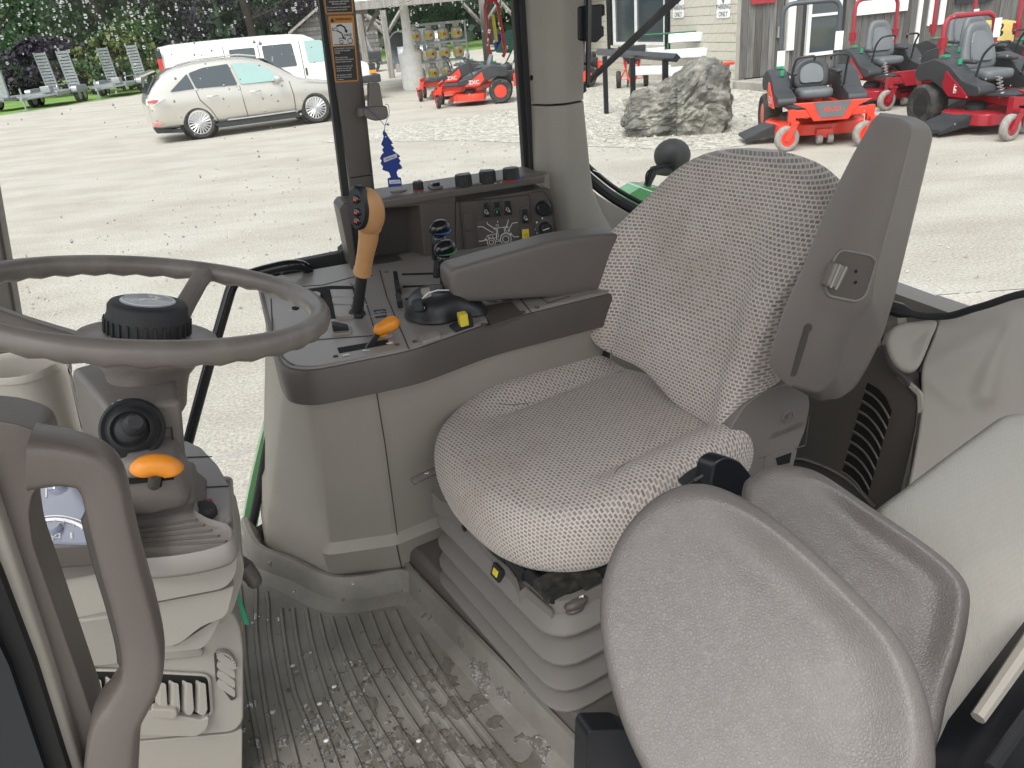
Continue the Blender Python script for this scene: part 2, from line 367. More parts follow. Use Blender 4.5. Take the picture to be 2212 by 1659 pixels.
# ================================================================ OUTSIDE
def gravel():
    m = bpy.data.materials.new('gravel'); m.use_nodes = True; t = m.node_tree; n = t.nodes; L = t.links; b = n['Principled BSDF']
    b.inputs['Roughness'].default_value = .85
    tc = n.new('ShaderNodeTexCoord')
    def N(sc_, d=6, r=.6, st=None, rot=0):
        x = n.new('ShaderNodeTexNoise'); x.inputs['Scale'].default_value = sc_; x.inputs['Detail'].default_value = d; x.inputs['Roughness'].default_value = r
        mp = n.new('ShaderNodeMapping'); mp.inputs['Scale'].default_value = st or (1, 1, 1); mp.inputs['Rotation'].default_value = (0, 0, rot)
        L.new(tc.outputs['Object'], mp.inputs[0]); L.new(mp.outputs[0], x.inputs['Vector']); return x
    a = N(.55, 6, .62, (1, 2.0, 1), .5)
    r = n.new('ShaderNodeValToRGB'); L.new(a.outputs[0], r.inputs[0]); e = r.color_ramp.elements
    e[0].position = .34; e[0].color = (.37, .345, .295, 1); e[1].position = .62; e[1].color = (.47, .45, .40, 1)
    tr = N(.9, 6, .6, (.45, 2.3, 1), -.25); rt = n.new('ShaderNodeMapRange'); rt.inputs[1].default_value = .53; rt.inputs[2].default_value = .66; rt.inputs[4].default_value = .28; L.new(tr.outputs[0], rt.inputs[0])
    m1 = n.new('ShaderNodeMix'); m1.data_type = 'RGBA'; L.new(rt.outputs[0], m1.inputs[0]); L.new(r.outputs[0], m1.inputs[6]); m1.inputs[7].default_value = (.35, .33, .27, 1)
    f = N(45, 4, .7); rf = n.new('ShaderNodeMapRange'); rf.inputs[1].default_value = .35; rf.inputs[2].default_value = .65; rf.inputs[3].default_value = .70; rf.inputs[4].default_value = 1.2; L.new(f.outputs[0], rf.inputs[0])
    m2 = n.new('ShaderNodeMix'); m2.data_type = 'RGBA'; m2.blend_type = 'MULTIPLY'; m2.inputs[0].default_value = 1; L.new(m1.outputs[2], m2.inputs[6]); L.new(rf.outputs[0], m2.inputs[7])
    v = n.new('ShaderNodeTexVoronoi'); v.inputs['Scale'].default_value = 14; L.new(tc.outputs['Object'], v.inputs['Vector'])
    rv = n.new('ShaderNodeMapRange'); rv.inputs[1].default_value = .0; rv.inputs[2].default_value = .16; rv.inputs[3].default_value = .35; rv.inputs[4].default_value = 0; L.new(v.outputs['Distance'], rv.inputs[0])
    m3 = n.new('ShaderNodeMix'); m3.data_type = 'RGBA'; L.new(rv.outputs[0], m3.inputs[0]); L.new(m2.outputs[2], m3.inputs[6]); m3.inputs[7].default_value = (.58, .58, .55, 1)
    L.new(m3.outputs[2], b.inputs['Base Color'])
    bp = n.new('ShaderNodeBump'); bp.inputs['Strength'].default_value = .7; bp.inputs['Distance'].default_value = .03; L.new(f.outputs[0], bp.inputs['Height'])
    b2 = n.new('ShaderNodeBump'); b2.inputs['Strength'].default_value = .5; b2.inputs['Distance'].default_value = .05; L.new(a.outputs[0], b2.inputs['Height']); L.new(bp.outputs[0], b2.inputs['Normal']); L.new(b2.outputs[0], b.inputs['Normal'])
    MATS['gravel'] = m
    m = bpy.data.materials.new('stones'); m.use_nodes = True; t = m.node_tree; n = t.nodes; L = t.links; b = n['Principled BSDF']; b.inputs['Roughness'].default_value = .85
    tc = n.new('ShaderNodeTexCoord'); v = n.new('ShaderNodeTexVoronoi'); v.inputs['Scale'].default_value = 13; L.new(tc.outputs['Object'], v.inputs['Vector'])
    r = n.new('ShaderNodeValToRGB'); L.new(v.outputs['Color'], r.inputs[0]); e = r.color_ramp.elements
    e[0].position = .1; e[0].color = (.29, .275, .24, 1); e[1].position = .8; e[1].color = (.50, .485, .43, 1); L.new(r.outputs[0], b.inputs['Base Color'])
    bp = n.new('ShaderNodeBump'); bp.inputs['Strength'].default_value = 1; bp.inputs['Distance'].default_value = .05; bp.invert = True; L.new(v.outputs['Distance'], bp.inputs['Height']); L.new(bp.outputs[0], b.inputs['Normal'])
    MATS['stones'] = m
gravel()
mat('grass', (.13, .24, .045), .9, var=.35, vscale=.8, bump=.6, bscale=20, dirt=(.16, .22, .05), dscale=.3, damt=.5)
mat('bark', (.045, .035, .03), .9, var=.3, vscale=3)
for nme, c in (('leaf', (.032, .075, .028)), ('leaf_light', (.06, .125, .035)), ('leaf_purple', (.026, .020, .034)), ('leaf_blue', (.10, .15, .14)), ('leaf_yellow', (.085, .11, .03)), ('leaf_dark', (.022, .046, .022))):
    mat(nme, c, .6, var=.3, vscale=.9, spec=.3)
mat('car_champagne', (.56, .545, .50), .18, metal=.5, var=.02, coat=.6, dirt=(.45, .41, .32), dscale=1.5, damt=.15)
mat('van_white', (.78, .79, .78), .25, var=.02, coat=.5)
mat('car_glass', (.05, .065, .075), .06, var=.02, spec=.8)
mat('car_glass_light', (.30, .46, .44), .08, var=.02, spec=.8)
mat('tyre', (.028, .028, .028), .8, var=.2, vscale=20, dirt=(.16, .15, .13), dscale=8, damt=.5)
mat('tyre_grey', (.26, .25, .23), .85, var=.2, vscale=20)
mat('alloy', (.62, .63, .64), .3, metal=.7)
mat('tail_red', (.55, .03, .04), .2, coat=.5)
mat('lamp_clear', (.65, .66, .66), .15, coat=.5)
mat('amber', (.8, .28, .02), .25)
mat('galvanised', (.34, .365, .375), .4, metal=.55, var=.15, vscale=9)
mat('mower_orange', (.70, .045, .022), .33, var=.04, coat=.3)
mat('mower_red', (.30, .010, .022), .33, var=.05, coat=.3)
mat('mower_black', (.03, .033, .037), .5, var=.1)
mat('mower_seat', (.115, .125, .135), .5, var=.08)
mat('tag_white', (.75, .76, .76), .5)
mat('block', (.52, .50, .43), .9, var=.12, vscale=5, bump=.8, bscale=40, dirt=(.30, .28, .23), dscale=4, damt=.5, coords='Object')
mat('mortar', (.33, .315, .27), .95)
mat('trim_white', (.70, .72, .70), .5, dirt=(.5, .5, .45), dscale=3, damt=.3)
mat('old_white', (.66, .66, .63), .55, dirt=(.45, .43, .38), dscale=2.5, damt=.5)
for i, c in enumerate(((.12, .117, .113), (.17, .166, .158), (.085, .078, .072), (.115, .096, .078))):
    mat('plank%d' % i, c, .9, var=.35, vscale=2.2, stretch=(9, 9, .7), bump=.5, bscale=14, dirt=(.06, .055, .05), dscale=2.5, damt=.6)
mat('old_beam', (.26, .245, .225), .9, var=.3, vscale=2, stretch=(8, 8, .8), bump=.5, bscale=12)
mat('step_wood', (.30, .28, .25), .9, var=.3, vscale=3, bump=.5, bscale=12)
mat('room_dark', (.03, .03, .03), .9)
mat('pine_yellow', (.50, .38, .12), .6)
mat('drum_metal', (.55, .57, .58), .3, metal=.7)
mat('wheelbarrow_green', (.015, .16, .10), .4)
mat('blue_plastic', (.02, .07, .45), .4)
mat('propane_white', (.68, .68, .63), .4)
mat('frame_green', (.02, .13, .06), .4)
mat('bench_white', (.68, .71, .71), .4)
mat('sign_red', (.32, .02, .03), .5)
mat('dirt', (.10, .085, .06), .95, var=.3)
def rockmat():
    m = mat('rock', (.19, .185, .165), .9, var=.6, vscale=2.2, dirt=(.52, .50, .43), dscale=3.6, damt=1.0)
    t = m.node_tree; n = t.nodes; L = t.links; b = n['Principled BSDF']; tc = n.new('ShaderNodeTexCoord')
    no = n.new('ShaderNodeTexNoise'); no.inputs['Scale'].default_value = 6; no.inputs['Detail'].default_value = 12; no.inputs['Roughness'].default_value = .7; L.new(tc.outputs['Object'], no.inputs['Vector'])
    bp = n.new('ShaderNodeBump'); bp.inputs['Strength'].default_value = 1; bp.inputs['Distance'].default_value = .12; L.new(no.outputs[0], bp.inputs['Height']); L.new(bp.outputs[0], b.inputs['Normal'])
rockmat()

# ---- ground
g = G(); g.add([(-700, -700, 0), (700, -700, 0), (700, 900, 0), (-700, 900, 0)], [(0, 1, 2, 3)]); solo('gravel_yard', g, 'gravel', kind='structure', fr='W')
lot = [(-400, -200), (-36, 4), (-27, 24), (-20.6, 36.7), (-17.6, 43.6), (-14, 56), (-6, 62), (3, 66), (12, 70), (400, 120), (400, 700), (-400, 700)]
g = G(); g.add([(x, y, .004) for x, y in lot], [tuple(range(len(lot)))]); solo('lawn', g, 'grass', kind='structure', fr='W')
# rough stone apron in front of the building
ap = [(-3.5, 16.5), (-.5, 14.6), (2.0, 12.2), (3.4, 11.3), (5.2, 12.6), (6.6, 15), (9, 17.5), (6.3, 19.1), (4.2, 29), (2.5, 24), (1.2, 19.5), (-1.2, 18.2)]
g = G(); g.add([(*(Vector(p[:2])), .006) for p in spline([(x, y, 0) for x, y in ap], 5, True)], [tuple(range(len(ap)*5))]); solo('stone_apron', g, 'stones', kind='structure', fr='W')
# loose stones (countless)
g = G()
rng = random.Random(3)
for i in range(3800):
    if i < 2600:
        x, y = rng.uniform(-1, 6), rng.uniform(11.5, 19)
        if x < 2.2-(y-11.5)*.35 and rng.random() < .8: continue
    else: x, y = rng.uniform(-5, 4), rng.uniform(5, 14)
    s = rng.uniform(.012, .045)*(1 if i < 2600 else .55); a = rng.uniform(0, 6)
    g.add([(x+s*cos(a), y+s*sin(a), .004), (x+s*cos(a+2), y+s*sin(a+2), .004), (x+s*cos(a+4.2), y+s*sin(a+4.2), .004), (x, y, s*.9)], [(0, 1, 3), (1, 2, 3), (2, 0, 3)])
solo('loose_stones', g, 'stones', kind='stuff', fr='W', smooth=0)

# ---- trees
def tree(name, label, x, y, h, r, z0, leafm, seed, n=7000, group=None, conifer=False, lm2=None, ls=.34):
    rg = random.Random(seed)
    t = Thing(name, label, 'tree', (0, 0, 0), 'W', group, loc=(x, y, 0))
    g = G(); pts = [(0, 0, -.1), (.05*h/10, 0, h*.2), (-.03*h, .02*h, h*.45), (0, 0, h*.8)]
    g.tube(spline(pts, 3), [.035*h*(1-.1*k) if k < 8 else .006*h for k in range(10)], 8)
    limbs = []
    for i in range(9):
        a = rg.uniform(0, 6.28); zz = rg.uniform(.22, .6)*h; L = r*rg.uniform(.5, .85)
        e = Vector((L*cos(a), L*sin(a), zz+L*rg.uniform(.25, .8)))
        g.tube([(0, 0, zz), (e.x*.5, e.y*.5, zz+(e.z-zz)*.35), e], [.013*h, .009*h, .003*h], 6); limbs.append(e)
    t.part('trunk', g, 'bark')
    cl = []
    if conifer:
        for i in range(130):
            k = rg.random()**.8; zz = z0+(h-z0)*k; rr = r*(1-k)*rg.uniform(.6, 1.05)+.1; a = rg.uniform(0, 6.28)
            cl.append((Vector((rr*cos(a), rr*sin(a), zz)), .55*(1.3-k)))
    else:
        for i in range(95):
            th = rg.uniform(0, 6.28); k = rg.uniform(0, 1); zz = z0+(h-z0)*k
            prof = sqrt(max(.03, 1-(2*k-.82)**2*.72)); rr = r*prof*sqrt(rg.uniform(.3, 1.05))
            cl.append((Vector((rr*cos(th), rr*sin(th), zz)), r*rg.uniform(.13, .26)))
    for sel, mname, nm in ((0, leafm, 'crown'), (1, lm2, 'crown')):
        if mname is None: continue
        g = G(); cs = [c for i, c in enumerate(cl) if (lm2 is None) or (i % 3 == 0) == (sel == 1)]
        for i in range(int(n*len(cs)/len(cl))):
            c, s = cs[i % len(cs)]
            d = Vector((rg.gauss(0, 1), rg.gauss(0, 1), rg.gauss(0, .62))); d = d.normalized()*s*rg.uniform(.55, 1.08)*(1 if d.z > -.3 else .8)
            p = c+d; a = Vector((rg.uniform(-1, 1), rg.uniform(-1, 1), rg.uniform(-.5, .5))).normalized(); q = d.normalized().cross(a)
            if q.length < .1: continue
            q = q.normalized(); a = (a-.5*d.normalized()).normalized(); k = ls*rg.uniform(.5, 1)
            g.add([p-a*k*.5, p+q*k*.42, p+a*k*.5, p-q*k*.42], [(0, 1, 2, 3)])
        t.part(nm, g, mname, smooth=0)
    return t
TR = [('maple_tree', 'large green maple with dark trunk behind the tall trailer ramps', -29.5, 68, 17, 7.2, 3.3, 'leaf', 1, 15000, False, 'leaf_light'),
      ('maple_tree', 'dark purple leaved tree rising behind the roof of the white van', -17.5, 66, 15, 7.2, 1.6, 'leaf_purple', 2, 13000, False, None),
      ('spruce_tree', 'blue grey spruce at the far left behind the grey trailer', -32, 52, 9, 2.6, .4, 'leaf_blue', 3, 6000, True, None),
      ('bushy_tree', 'green tree left of the large maple above the trailers', -38, 66, 15, 7.5, .8, 'leaf', 4, 12000, False, 'leaf_light'),
      ('bushy_tree', 'green tree with pale tips right of the purple tree, beside the cab pillar', -13, 80, 15, 6.5, 1.2, 'leaf_dark', 5, 10000, False, 'leaf_light'),
      ('bushy_tree', 'reddish dark bush low behind the leftmost ramp', -25.5, 50, 3.0, 2.6, .2, 'leaf_purple', 6, 3500, False, None),
      ('bushy_tree', 'yellow green shrub standing between the trailer ramps', -20.6, 48, 3.0, 2.2, .2, 'leaf_yellow', 7, 3500, False, 'leaf'),
      ('bushy_tree', 'dark green tree behind the canopy, left of the white post', -6, 72, 14, 6, 2.2, 'leaf_dark', 8, 9000, False, 'leaf'),
      ('bushy_tree', 'dark green tree behind the propane cage', 1, 74, 15, 6.5, 2.4, 'leaf_dark', 9, 9000, False, 'leaf')]
for a in TR: tree(a[0], a[1], a[2], a[3], a[4], a[5], a[6], a[7], a[8], a[9], conifer=a[10], lm2=a[11])
# far wood that reads as one mass
g = G(); rg = random.Random(11)
for i in range(26000):
    u = rg.random(); X = -110+190*u+rg.gauss(0, 2); Y = 98+6*sin(X*.3)+rg.gauss(0, 3); Z = abs(rg.gauss(8, 6)); 
    if Z > 20: continue
    k = 1.5*rg.uniform(.5, 1); a = Vector((rg.uniform(-1, 1), rg.uniform(-1, 1)*.4, rg.uniform(-1, 1))).normalized(); q = a.cross(Vector((rg.uniform(-.4, .4), 1, rg.uniform(-.8, .2)))).normalized(); p = Vector((X, Y, Z))
    g.add([p-a*k*.5, p+q*k*.5, p+a*k*.5, p-q*k*.5], [(0, 1, 2, 3)])
solo('far_wood', g, 'leaf_dark', kind='stuff', fr='W', smooth=0)

# ---- wheels
def wheel(t, name, c, r, wd, ax, tm='tyre', rm='alloy', spokes=0, rr=.66, hub='black'):
    c = Vector(c); ax = Vector(ax).normalized()
    g = G(); g.lathe([(r*rr*.98, -wd*.42), (r*.86, -wd*.5), (r*.97, -wd*.36), (r, -wd*.1), (r, wd*.1), (r*.97, wd*.36), (r*.86, wd*.5), (r*rr*.98, wd*.42), (r*rr*.98, -wd*.42)], c, ax, 32, cap=False)
    ty = t.part(name, g, tm, smooth=50)
    g = G()
    if spokes:
        g.lathe([(r*rr, -wd*.44), (r*rr, wd*.47), (r*rr*.94, wd*.48), (r*rr*.90, wd*.30), (r*rr*.9, -wd*.44)], c, ax, 32, cap=False)
        x, y, z = basis(ax)
        for i in range(spokes):
            for dl in (-.13, .13):
                a = 2*pi*i/spokes; d1 = x*cos(a+dl*.4)+y*sin(a+dl*.4); d2 = x*cos(a+dl*1.25)+y*sin(a+dl*1.25)
                g.tube([c+z*wd*.40+d1*r*.1, c+z*wd*.43+d2*r*rr*.93], [r*.05, r*.052], 4)
        g.lathe([(r*.16, wd*.25), (r*.15, wd*.45), (r*.08, wd*.47)], c, ax, 16)
        t.part('rim', g, rm, parent=ty)
        g = G(); g.lathe([(r*rr*.9, -wd*.1), (r*rr*.9, wd*.02)], c, ax, 24); t.part('brake_disc', g, hub, parent=ty)
    else:
        g.lathe([(r*rr, wd*.42), (r*rr*.9, wd*.30), (r*rr*.35, wd*.2), (r*rr*.3, wd*.38), (r*rr*.12, wd*.40)], c, ax, 24)
        g.lathe([(r*rr, -wd*.42), (r*rr*.9, -wd*.30), (r*rr*.35, -wd*.2), (r*rr*.3, -wd*.38), (r*rr*.12, -wd*.40)], c, ax, 24)
        t.part('rim', g, rm, parent=ty)
    return ty

# ---- suv : x forward, y left ; right side (y<0) is the one in view
def car_body(t, side, halfw, tumble, zt0, name, m, rw=None):
    """side: list of (x, zbottom, zbelt, ztop)"""
    loops = []
    for x, zb, zm, zt, k in side:
        wb = halfw*k; top = zt
        gh = max(0, min(1, (zt-zm)/.5))
        wr = wb-(tumble*gh)-.02
        L = [(x, -wb*.90, zb), (x, -wb*.985, zb+.12), (x, -wb, zb+(zm-zb)*.45), (x, -wb*.985, zm-.10), (x, -wb*.955, zm), (x, -wr-.035, zt-.07), (x, -wr+.04, zt-.02), (x, -wr*.5, zt)]
        L = L+[(p[0], -p[1], p[2]) for p in reversed(L)]
        loops.append(L)
    g = G(); g.loft(loops); return t.part(name, g, m, sub=1, smooth=60)
sv = Thing('suv', 'champagne beige suv with silver wheels parked on the gravel in front of the white van', 'car', (0, 0, 0), radians(25.9), loc=(-6.64, 18.97, 0))
# origin = rear right wheel contact; y>0 to the far side
side = [(-1.02, .42, .78, .86, .80), (-.98, .30, .95, 1.02, .90), (-.90, .27, 1.02, 1.12, .95), (-.70, .26, 1.06, 1.36, .97), (-.42, .25, 1.08, 1.55, .985), (.1, .25, 1.07, 1.66, 1), (.8, .25, 1.05, 1.69, 1), (1.45, .25, 1.03, 1.66, 1), (1.9, .25, 1.02, 1.50, 1), (2.35, .25, 1.01, 1.17, 1), (2.6, .25, .98, 1.05, .99), (3.1, .26, .93, .98, .97), (3.45, .28, .84, .90, .92), (3.68, .34, .70, .78, .78), (3.73, .42, .62, .66, .62)]
c0 = .90
sb = G()
body = car_body(sv, [(x, a, b, c, k) for x, a, b, c, k in side], .94, .20, 0, 'body', 'car_champagne')
body.location = (0, c0, 0)
def sidepanel(t, name, pts, m, y0, tum, zb, parent=None, th=.012, r=.03, kk=.905, off=.014):
    """panel on the right side following the inward lean above the belt"""
    P = []
    for x, z in pts:
        yy = kk - tum*max(0, (z-zb)/.5) + off
        P.append((x, c0-yy, z))
    g = G(); g.prism(rnd(P, r, 3), (0, th, 0)); return t.part(name, g, m, parent=parent, smooth=0)
sidepanel(sv, 'window', [(-.47, 1.09), (-.02, 1.42), (.06, 1.10)], 'car_glass', 0, .13, 1.06, r=.02)
sidepanel(sv, 'window', [(.10, 1.10), (.02, 1.43), (.35, 1.51), (.92, 1.54), (1.02, 1.08)], 'car_glass', 0, .13, 1.06, r=.04)
sidepanel(sv, 'window', [(1.10, 1.08), (.99, 1.54), (1.42, 1.51), (1.78, 1.36), (2.12, 1.07)], 'car_glass_light', 0, .13, 1.06, r=.04)
for pts in ([(1.06, 1.05), (1.08, .62), (1.10, .36)], [(.08, 1.06), (.12, .85), (.30, .62), (.42, .36)], [(2.22, 1.03), (2.26, .7), (2.24, .36)]):
    g = G(); g.tube([(x, c0-(.905 if z > 1 else .945), z) for x, z in pts], .007, 4); sv.part('door_seam', g, 'mower_black')
for x in (.30, 1.28):
    g = G(); g.tube([(x, c0-.945, .90), (x+.05, c0-.975, .905), (x+.19, c0-.975, .905), (x+.23, c0-.945, .90)], .014, 6); sv.part('door_handle', g, 'car_champagne')
g = G(); g.ell((1.93, c0-1.06, 1.12), (.10, .12, .085)); g.box((1.95, c0-.95, 1.05), (.08, .14, .05)); sv.part('side_mirror', g, 'car_champagne')
g = G(); g.prism([(.30, c0-.955, .30), (2.30, c0-.955, .30), (2.30, c0-.955, .20), (.40, c0-.955, .20)], (0, .1, 0)); sv.part('sill_trim', g, 'mower_black')
g = G(); g.tube([(.62, c0-.962, .35), (1.2, c0-.965, .345), (2.22, c0-.962, .355)], .018, 5); sv.part('chrome_strip', g, 'alloy')
g = G(); g.prism([(-1.0, c0-.80, .36), (-.42, c0-.945, .27), (-.40, c0-.945, .20), (-.95, c0-.78, .24)], (0, .25, 0)); sv.part('bumper_trim', g, 'mower_black')
g = G(); g.prism(rnd([(-.99, c0-.70, .99), (-.72, c0-.925, 1.00), (-.62, c0-.935, .97), (-.86, c0-.93, .85), (-1.02, c0-.78, .86)], .02), (.02, .06, 0)); tl = sv.part('tail_lamp', g, 'lamp_clear', smooth=0)
g = G(); g.prism(rnd([(-.97, c0-.80, .955), (-.76, c0-.945, .955), (-.85, c0-.945, .90), (-1.0, c0-.84, .90)], .02), (.01, .05, 0)); sv.part('lamp_lens', g, 'tail_red', parent=tl, smooth=0)
g = G(); g.prism([(-.99, c0-.80, .50), (-.78, c0-.945, .47), (-.90, c0-.945, .42), (-.99, c0-.85, .43)], (0, .05, 0)); sv.part('reflector', g, 'tail_red', smooth=0)
g = G(); g.loft([[(-1.02+dx, c0-y, 1.46+dz) for y in (-.62, .62)]+[(-1.02+dx+.04, c0-y, 1.43+dz) for y in (.62, -.62)] for dx, dz in ((0, 0), (.35, .10))]); sv.part('spoiler', g, 'car_champagne')
g = G(); g.prism(rnd([(-.93, c0-.70, 1.08), (-.93, c0+.70, 1.08), (-.66, c0+.58, 1.44), (-.66, c0-.58, 1.44)], .06), (-.025, 0, .015)); sv.part('rear_window', g, 'car_glass', smooth=0)
g = G(); g.prism([(-.89, c0-.80, 1.09), (-.50, c0-.80, 1.11), (-.62, c0-.70, 1.41)], (0, .01, 0)); sv.part('quarter_glass', g, 'car_glass', smooth=0)
g = G(); g.tube([(-.2, c0-.69, 1.63), (.3, c0-.69, 1.70), (1.2, c0-.69, 1.71), (1.6, c0-.70, 1.64)], .02, 6); sv.part('roof_rail', g, 'car_champagne')
g = G(); g.prism(rnd([(2.36, c0-.72, 1.13), (2.36, c0+.72, 1.13), (1.80, c0+.60, 1.55), (1.80, c0-.60, 1.55)], .05), (.02, 0, .025)); sv.part('windscreen', g, 'car_glass', smooth=0)
for x in (0, 2.74):
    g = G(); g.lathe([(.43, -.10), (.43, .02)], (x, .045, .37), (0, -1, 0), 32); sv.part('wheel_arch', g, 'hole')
    wheel(sv, 'wheel', (x, .08, .365), .365, .24, (0, -1, 0), spokes=10, rr=.70)
    wheel(sv, 'wheel', (x, 1.62, .365), .365, .24, (0, 1, 0), rr=.68)

# ---- van
a = radians(19); fx = -3.76+.95*cos(a); fy = 25.5+.95*sin(a); LEN = 6.1
vn = Thing('van', 'white cargo van with black bumper parked behind the beige suv', 'van', (0, 0, 0), a, loc=(fx-.42, fy-.12, 0))
c0v = 1.0
def vloop(x, zb, zm, zt, k):
    wb = 1.0*k; wr = wb*.86 if zt > 1.6 else wb*.93
    L = [(x, -wb*.95, zb), (x, -wb, zb+.15), (x, -wb, zm-.1), (x, -wb*.985, zm), (x, -(wb*.985+wr)/2, (zm+zt)/2), (x, -wr, zt-.08), (x, -wr+.1, zt-.01), (x, -wr*.5, zt+.02)]
    return [(p[0], p[1]+c0v, p[2]) for p in L]+[(p[0], -p[1]+c0v, p[2]) for p in reversed(L)]
g = G(); g.loft([vloop(*q) for q in ((-LEN, .45, 1.2, 2.0, .97), (-LEN+.04, .40, 1.2, 2.06, 1), (-4, .4, 1.2, 2.09, 1), (-2.1, .4, 1.2, 2.07, 1), (-1.75, .4, 1.2, 1.98, 1), (-1.15, .4, 1.2, 1.45, 1), (-1.0, .4, 1.14, 1.30, 1), (-.35, .4, 1.04, 1.16, .98), (-.06, .42, .92, 1.04, .92), (0, .5, .85, .95, .88))])
vn.part('body', g, 'van_white', sub=1)
def vwin(nm, pts, m='car_glass'):
    P = [(x, c0v-(.985-.14*max(0, (z-1.2))/.85)-.012, z) for x, z in pts]; g = G(); g.prism(rnd(P, .05), (0, .02, 0)); vn.part(nm, g, m, smooth=0)
vwin('window', [(-1.98, 1.25), (-1.12, 1.25), (-1.50, 1.84), (-2.0, 1.86)], 'car_glass_light')
vwin('window', [(-3.22, 1.20), (-2.32, 1.20), (-2.36, 1.82), (-3.22, 1.82)])
vwin('window', [(-4.15, 1.22), (-3.45, 1.22), (-3.43, 1.80), (-4.15, 1.80)])
for x in (-2.15, -3.33, -4.3):
    g = G(); g.tube([(x, c0v-1.003, .5), (x, c0v-1.003, 1.2), (x, c0v-.90, 1.9)], .008, 4); vn.part('door_seam', g, 'mower_black')
g = G(); g.box((-2.08, c0v-1.01, 1.02), (.05, .03, .2)); vn.part('door_handle', g, 'mower_black', bevel=.01)
g = G(); g.box((-LEN+.06, c0v-.96, 1.25), (.12, .06, .95)); vn.part('tail_lamp', g, 'tail_red', bevel=.02)
g = G(); g.box((-LEN+.07, c0v-.93, 1.86), (.14, .06, .28)); vn.part('corner_trim', g, 'mower_black', bevel=.02)
g = G(); g.box((-.02, c0v, .62), (.30, 1.96, .24)); g.box((-.3, c0v-.94, .62), (.4, .1, .22)); vn.part('bumper', g, 'mower_black', bevel=.04)
g = G(); g.box((-.09, c0v-.86, .96), (.2, .22, .20)); hl = vn.part('headlight', g, 'mower_black', bevel=.02)
g = G(); g.box((-.09, c0v-.87, .82), (.22, .22, .09)); vn.part('indicator', g, 'amber', parent=hl, bevel=.01)
for x in (-.95, -4.95):
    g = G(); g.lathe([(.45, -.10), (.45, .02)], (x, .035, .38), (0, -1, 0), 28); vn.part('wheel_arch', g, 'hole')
    wheel(vn, 'wheel', (x, .06, .37), .37, .24, (0, -1, 0), rr=.6)
    wheel(vn, 'wheel', (x, 1.9, .37), .37, .24, (0, 1, 0), rr=.6)

# ---- flatbed trailers with upright ramps
def trailer(label, loc, rz, ramps=2, sep=.52):
    t = Thing('trailer', label, 'trailer', (0, 0, 0), rz, 'galvanised trailers along the edge of the lawn', loc=loc)
    g = G()
    for y in (-.85, .85): g.box((1.9, y, .55), (3.6, .08, .16))
    for x in (.1, 1.0, 1.9, 2.8, 3.65): g.box((x, 0, .55), (.08, 1.62, .08))
    t.part('bed_frame', g, 'galvanised')
    g = G(); g.box((1.9, 0, .60), (3.5, 1.6, .04)); t.part('deck', g, 'galvanised')
    g = G(); g.tube([(0, -.85, .55), (-1.3, 0, .50)], .05, 6); g.tube([(0, .85, .55), (-1.3, 0, .50)], .05, 6); g.box((-1.55, 0, .5), (.55, .1, .1)); t.part('tongue', g, 'galvanised')
    g = G(); g.cyl((-1.3, .12, .1), (-1.3, .12, .95), .04); g.box((-1.3, .12, .06), (.2, .2, .03)); t.part('jack', g, 'galvanised')
    g = G(); g.tube(rnd([(.3, -.86, .62), (.3, -.86, .92), (1.9, -.86, .92), (1.9, -.86, .62)], .15), .03, 6); t.part('side_rail', g, 'galvanised')
    g = G(); g.box((0.05, -.5, .78), (.5, .4, .28)); t.part('tool_box', g, 'galvanised', bevel=.02)
    for x in (2.2, 2.95):
        for s in (-1, 1): wheel(t, 'wheel', (x, s*1.03, .34), .34, .2, (0, s, 0), rr=.6)
    for s in (-1, 1):
        g = G(); P = rnd([(1.75, s*.92, .45), (1.8, s*.92, .78), (3.3, s*.92, .78), (3.4, s*.92, .45)], .12); g.prism(P, (0, s*.26, 0)); t.part('fender', g, 'galvanised')
    for s in ((-1, 1) if ramps == 2 else (-1,)):
        xx = 3.6
        rp = G(); A = Vector((xx, s*sep, .62)); up = Vector((-.20, 0, 1)).normalized(); W_ = .26; Lr = 1.78
        for e in (-W_, W_): rp.box(A+up*Lr/2+Vector((0, e, 0)), (.08, .05, Lr), ax=((up.z, 0, -up.x), (0, 1, 0), up))
        ro = t.part('ramp', rp, 'galvanised')
        for k in range(12):
            g = G(); g.box(A+up*(.08+k*Lr/12.2), (.07, 2*W_-.05, .10), ax=((up.z, 0, -up.x), (0, 1, 0), up)); t.part('rung', g, 'galvanised', parent=ro)
    return t

trailer('galvanised trailer nearest the cab window with two raised slatted ramps, left of the other one', (-20.55, 38.5, 0), radians(97))
trailer('galvanised trailer with two raised slatted ramps next to the white van', (-18.9, 42.2, 0), radians(97), sep=.74)
t = Thing('trailer', 'low trailer carrying a grey box, cut off by the left edge of the picture', 'trailer', (0, 0, 0), radians(80), 'galvanised trailers along the edge of the lawn', loc=(-22.6, 38.6, 0))
g = G(); g.box((1.2, 0, .5), (3, 1.5, .14)); t.part('bed_frame', g, 'galvanised')
g = G(); g.box((.3, .15, 1.15), (.12, 1.5, 1.15)); t.part('front_gate', g, 'galvanised', bevel=.02)
g = G(); g.tube([(-.3, -.6, .5), (-1.4, 0, .45)], .05, 6); g.tube([(-.3, .6, .5), (-1.4, 0, .45)], .05, 6); t.part('tongue', g, 'galvanised')
for s in (-1, 1): wheel(t, 'wheel', (1.3, s*.95, .32), .32, .2, (0, s, 0), rr=.6)

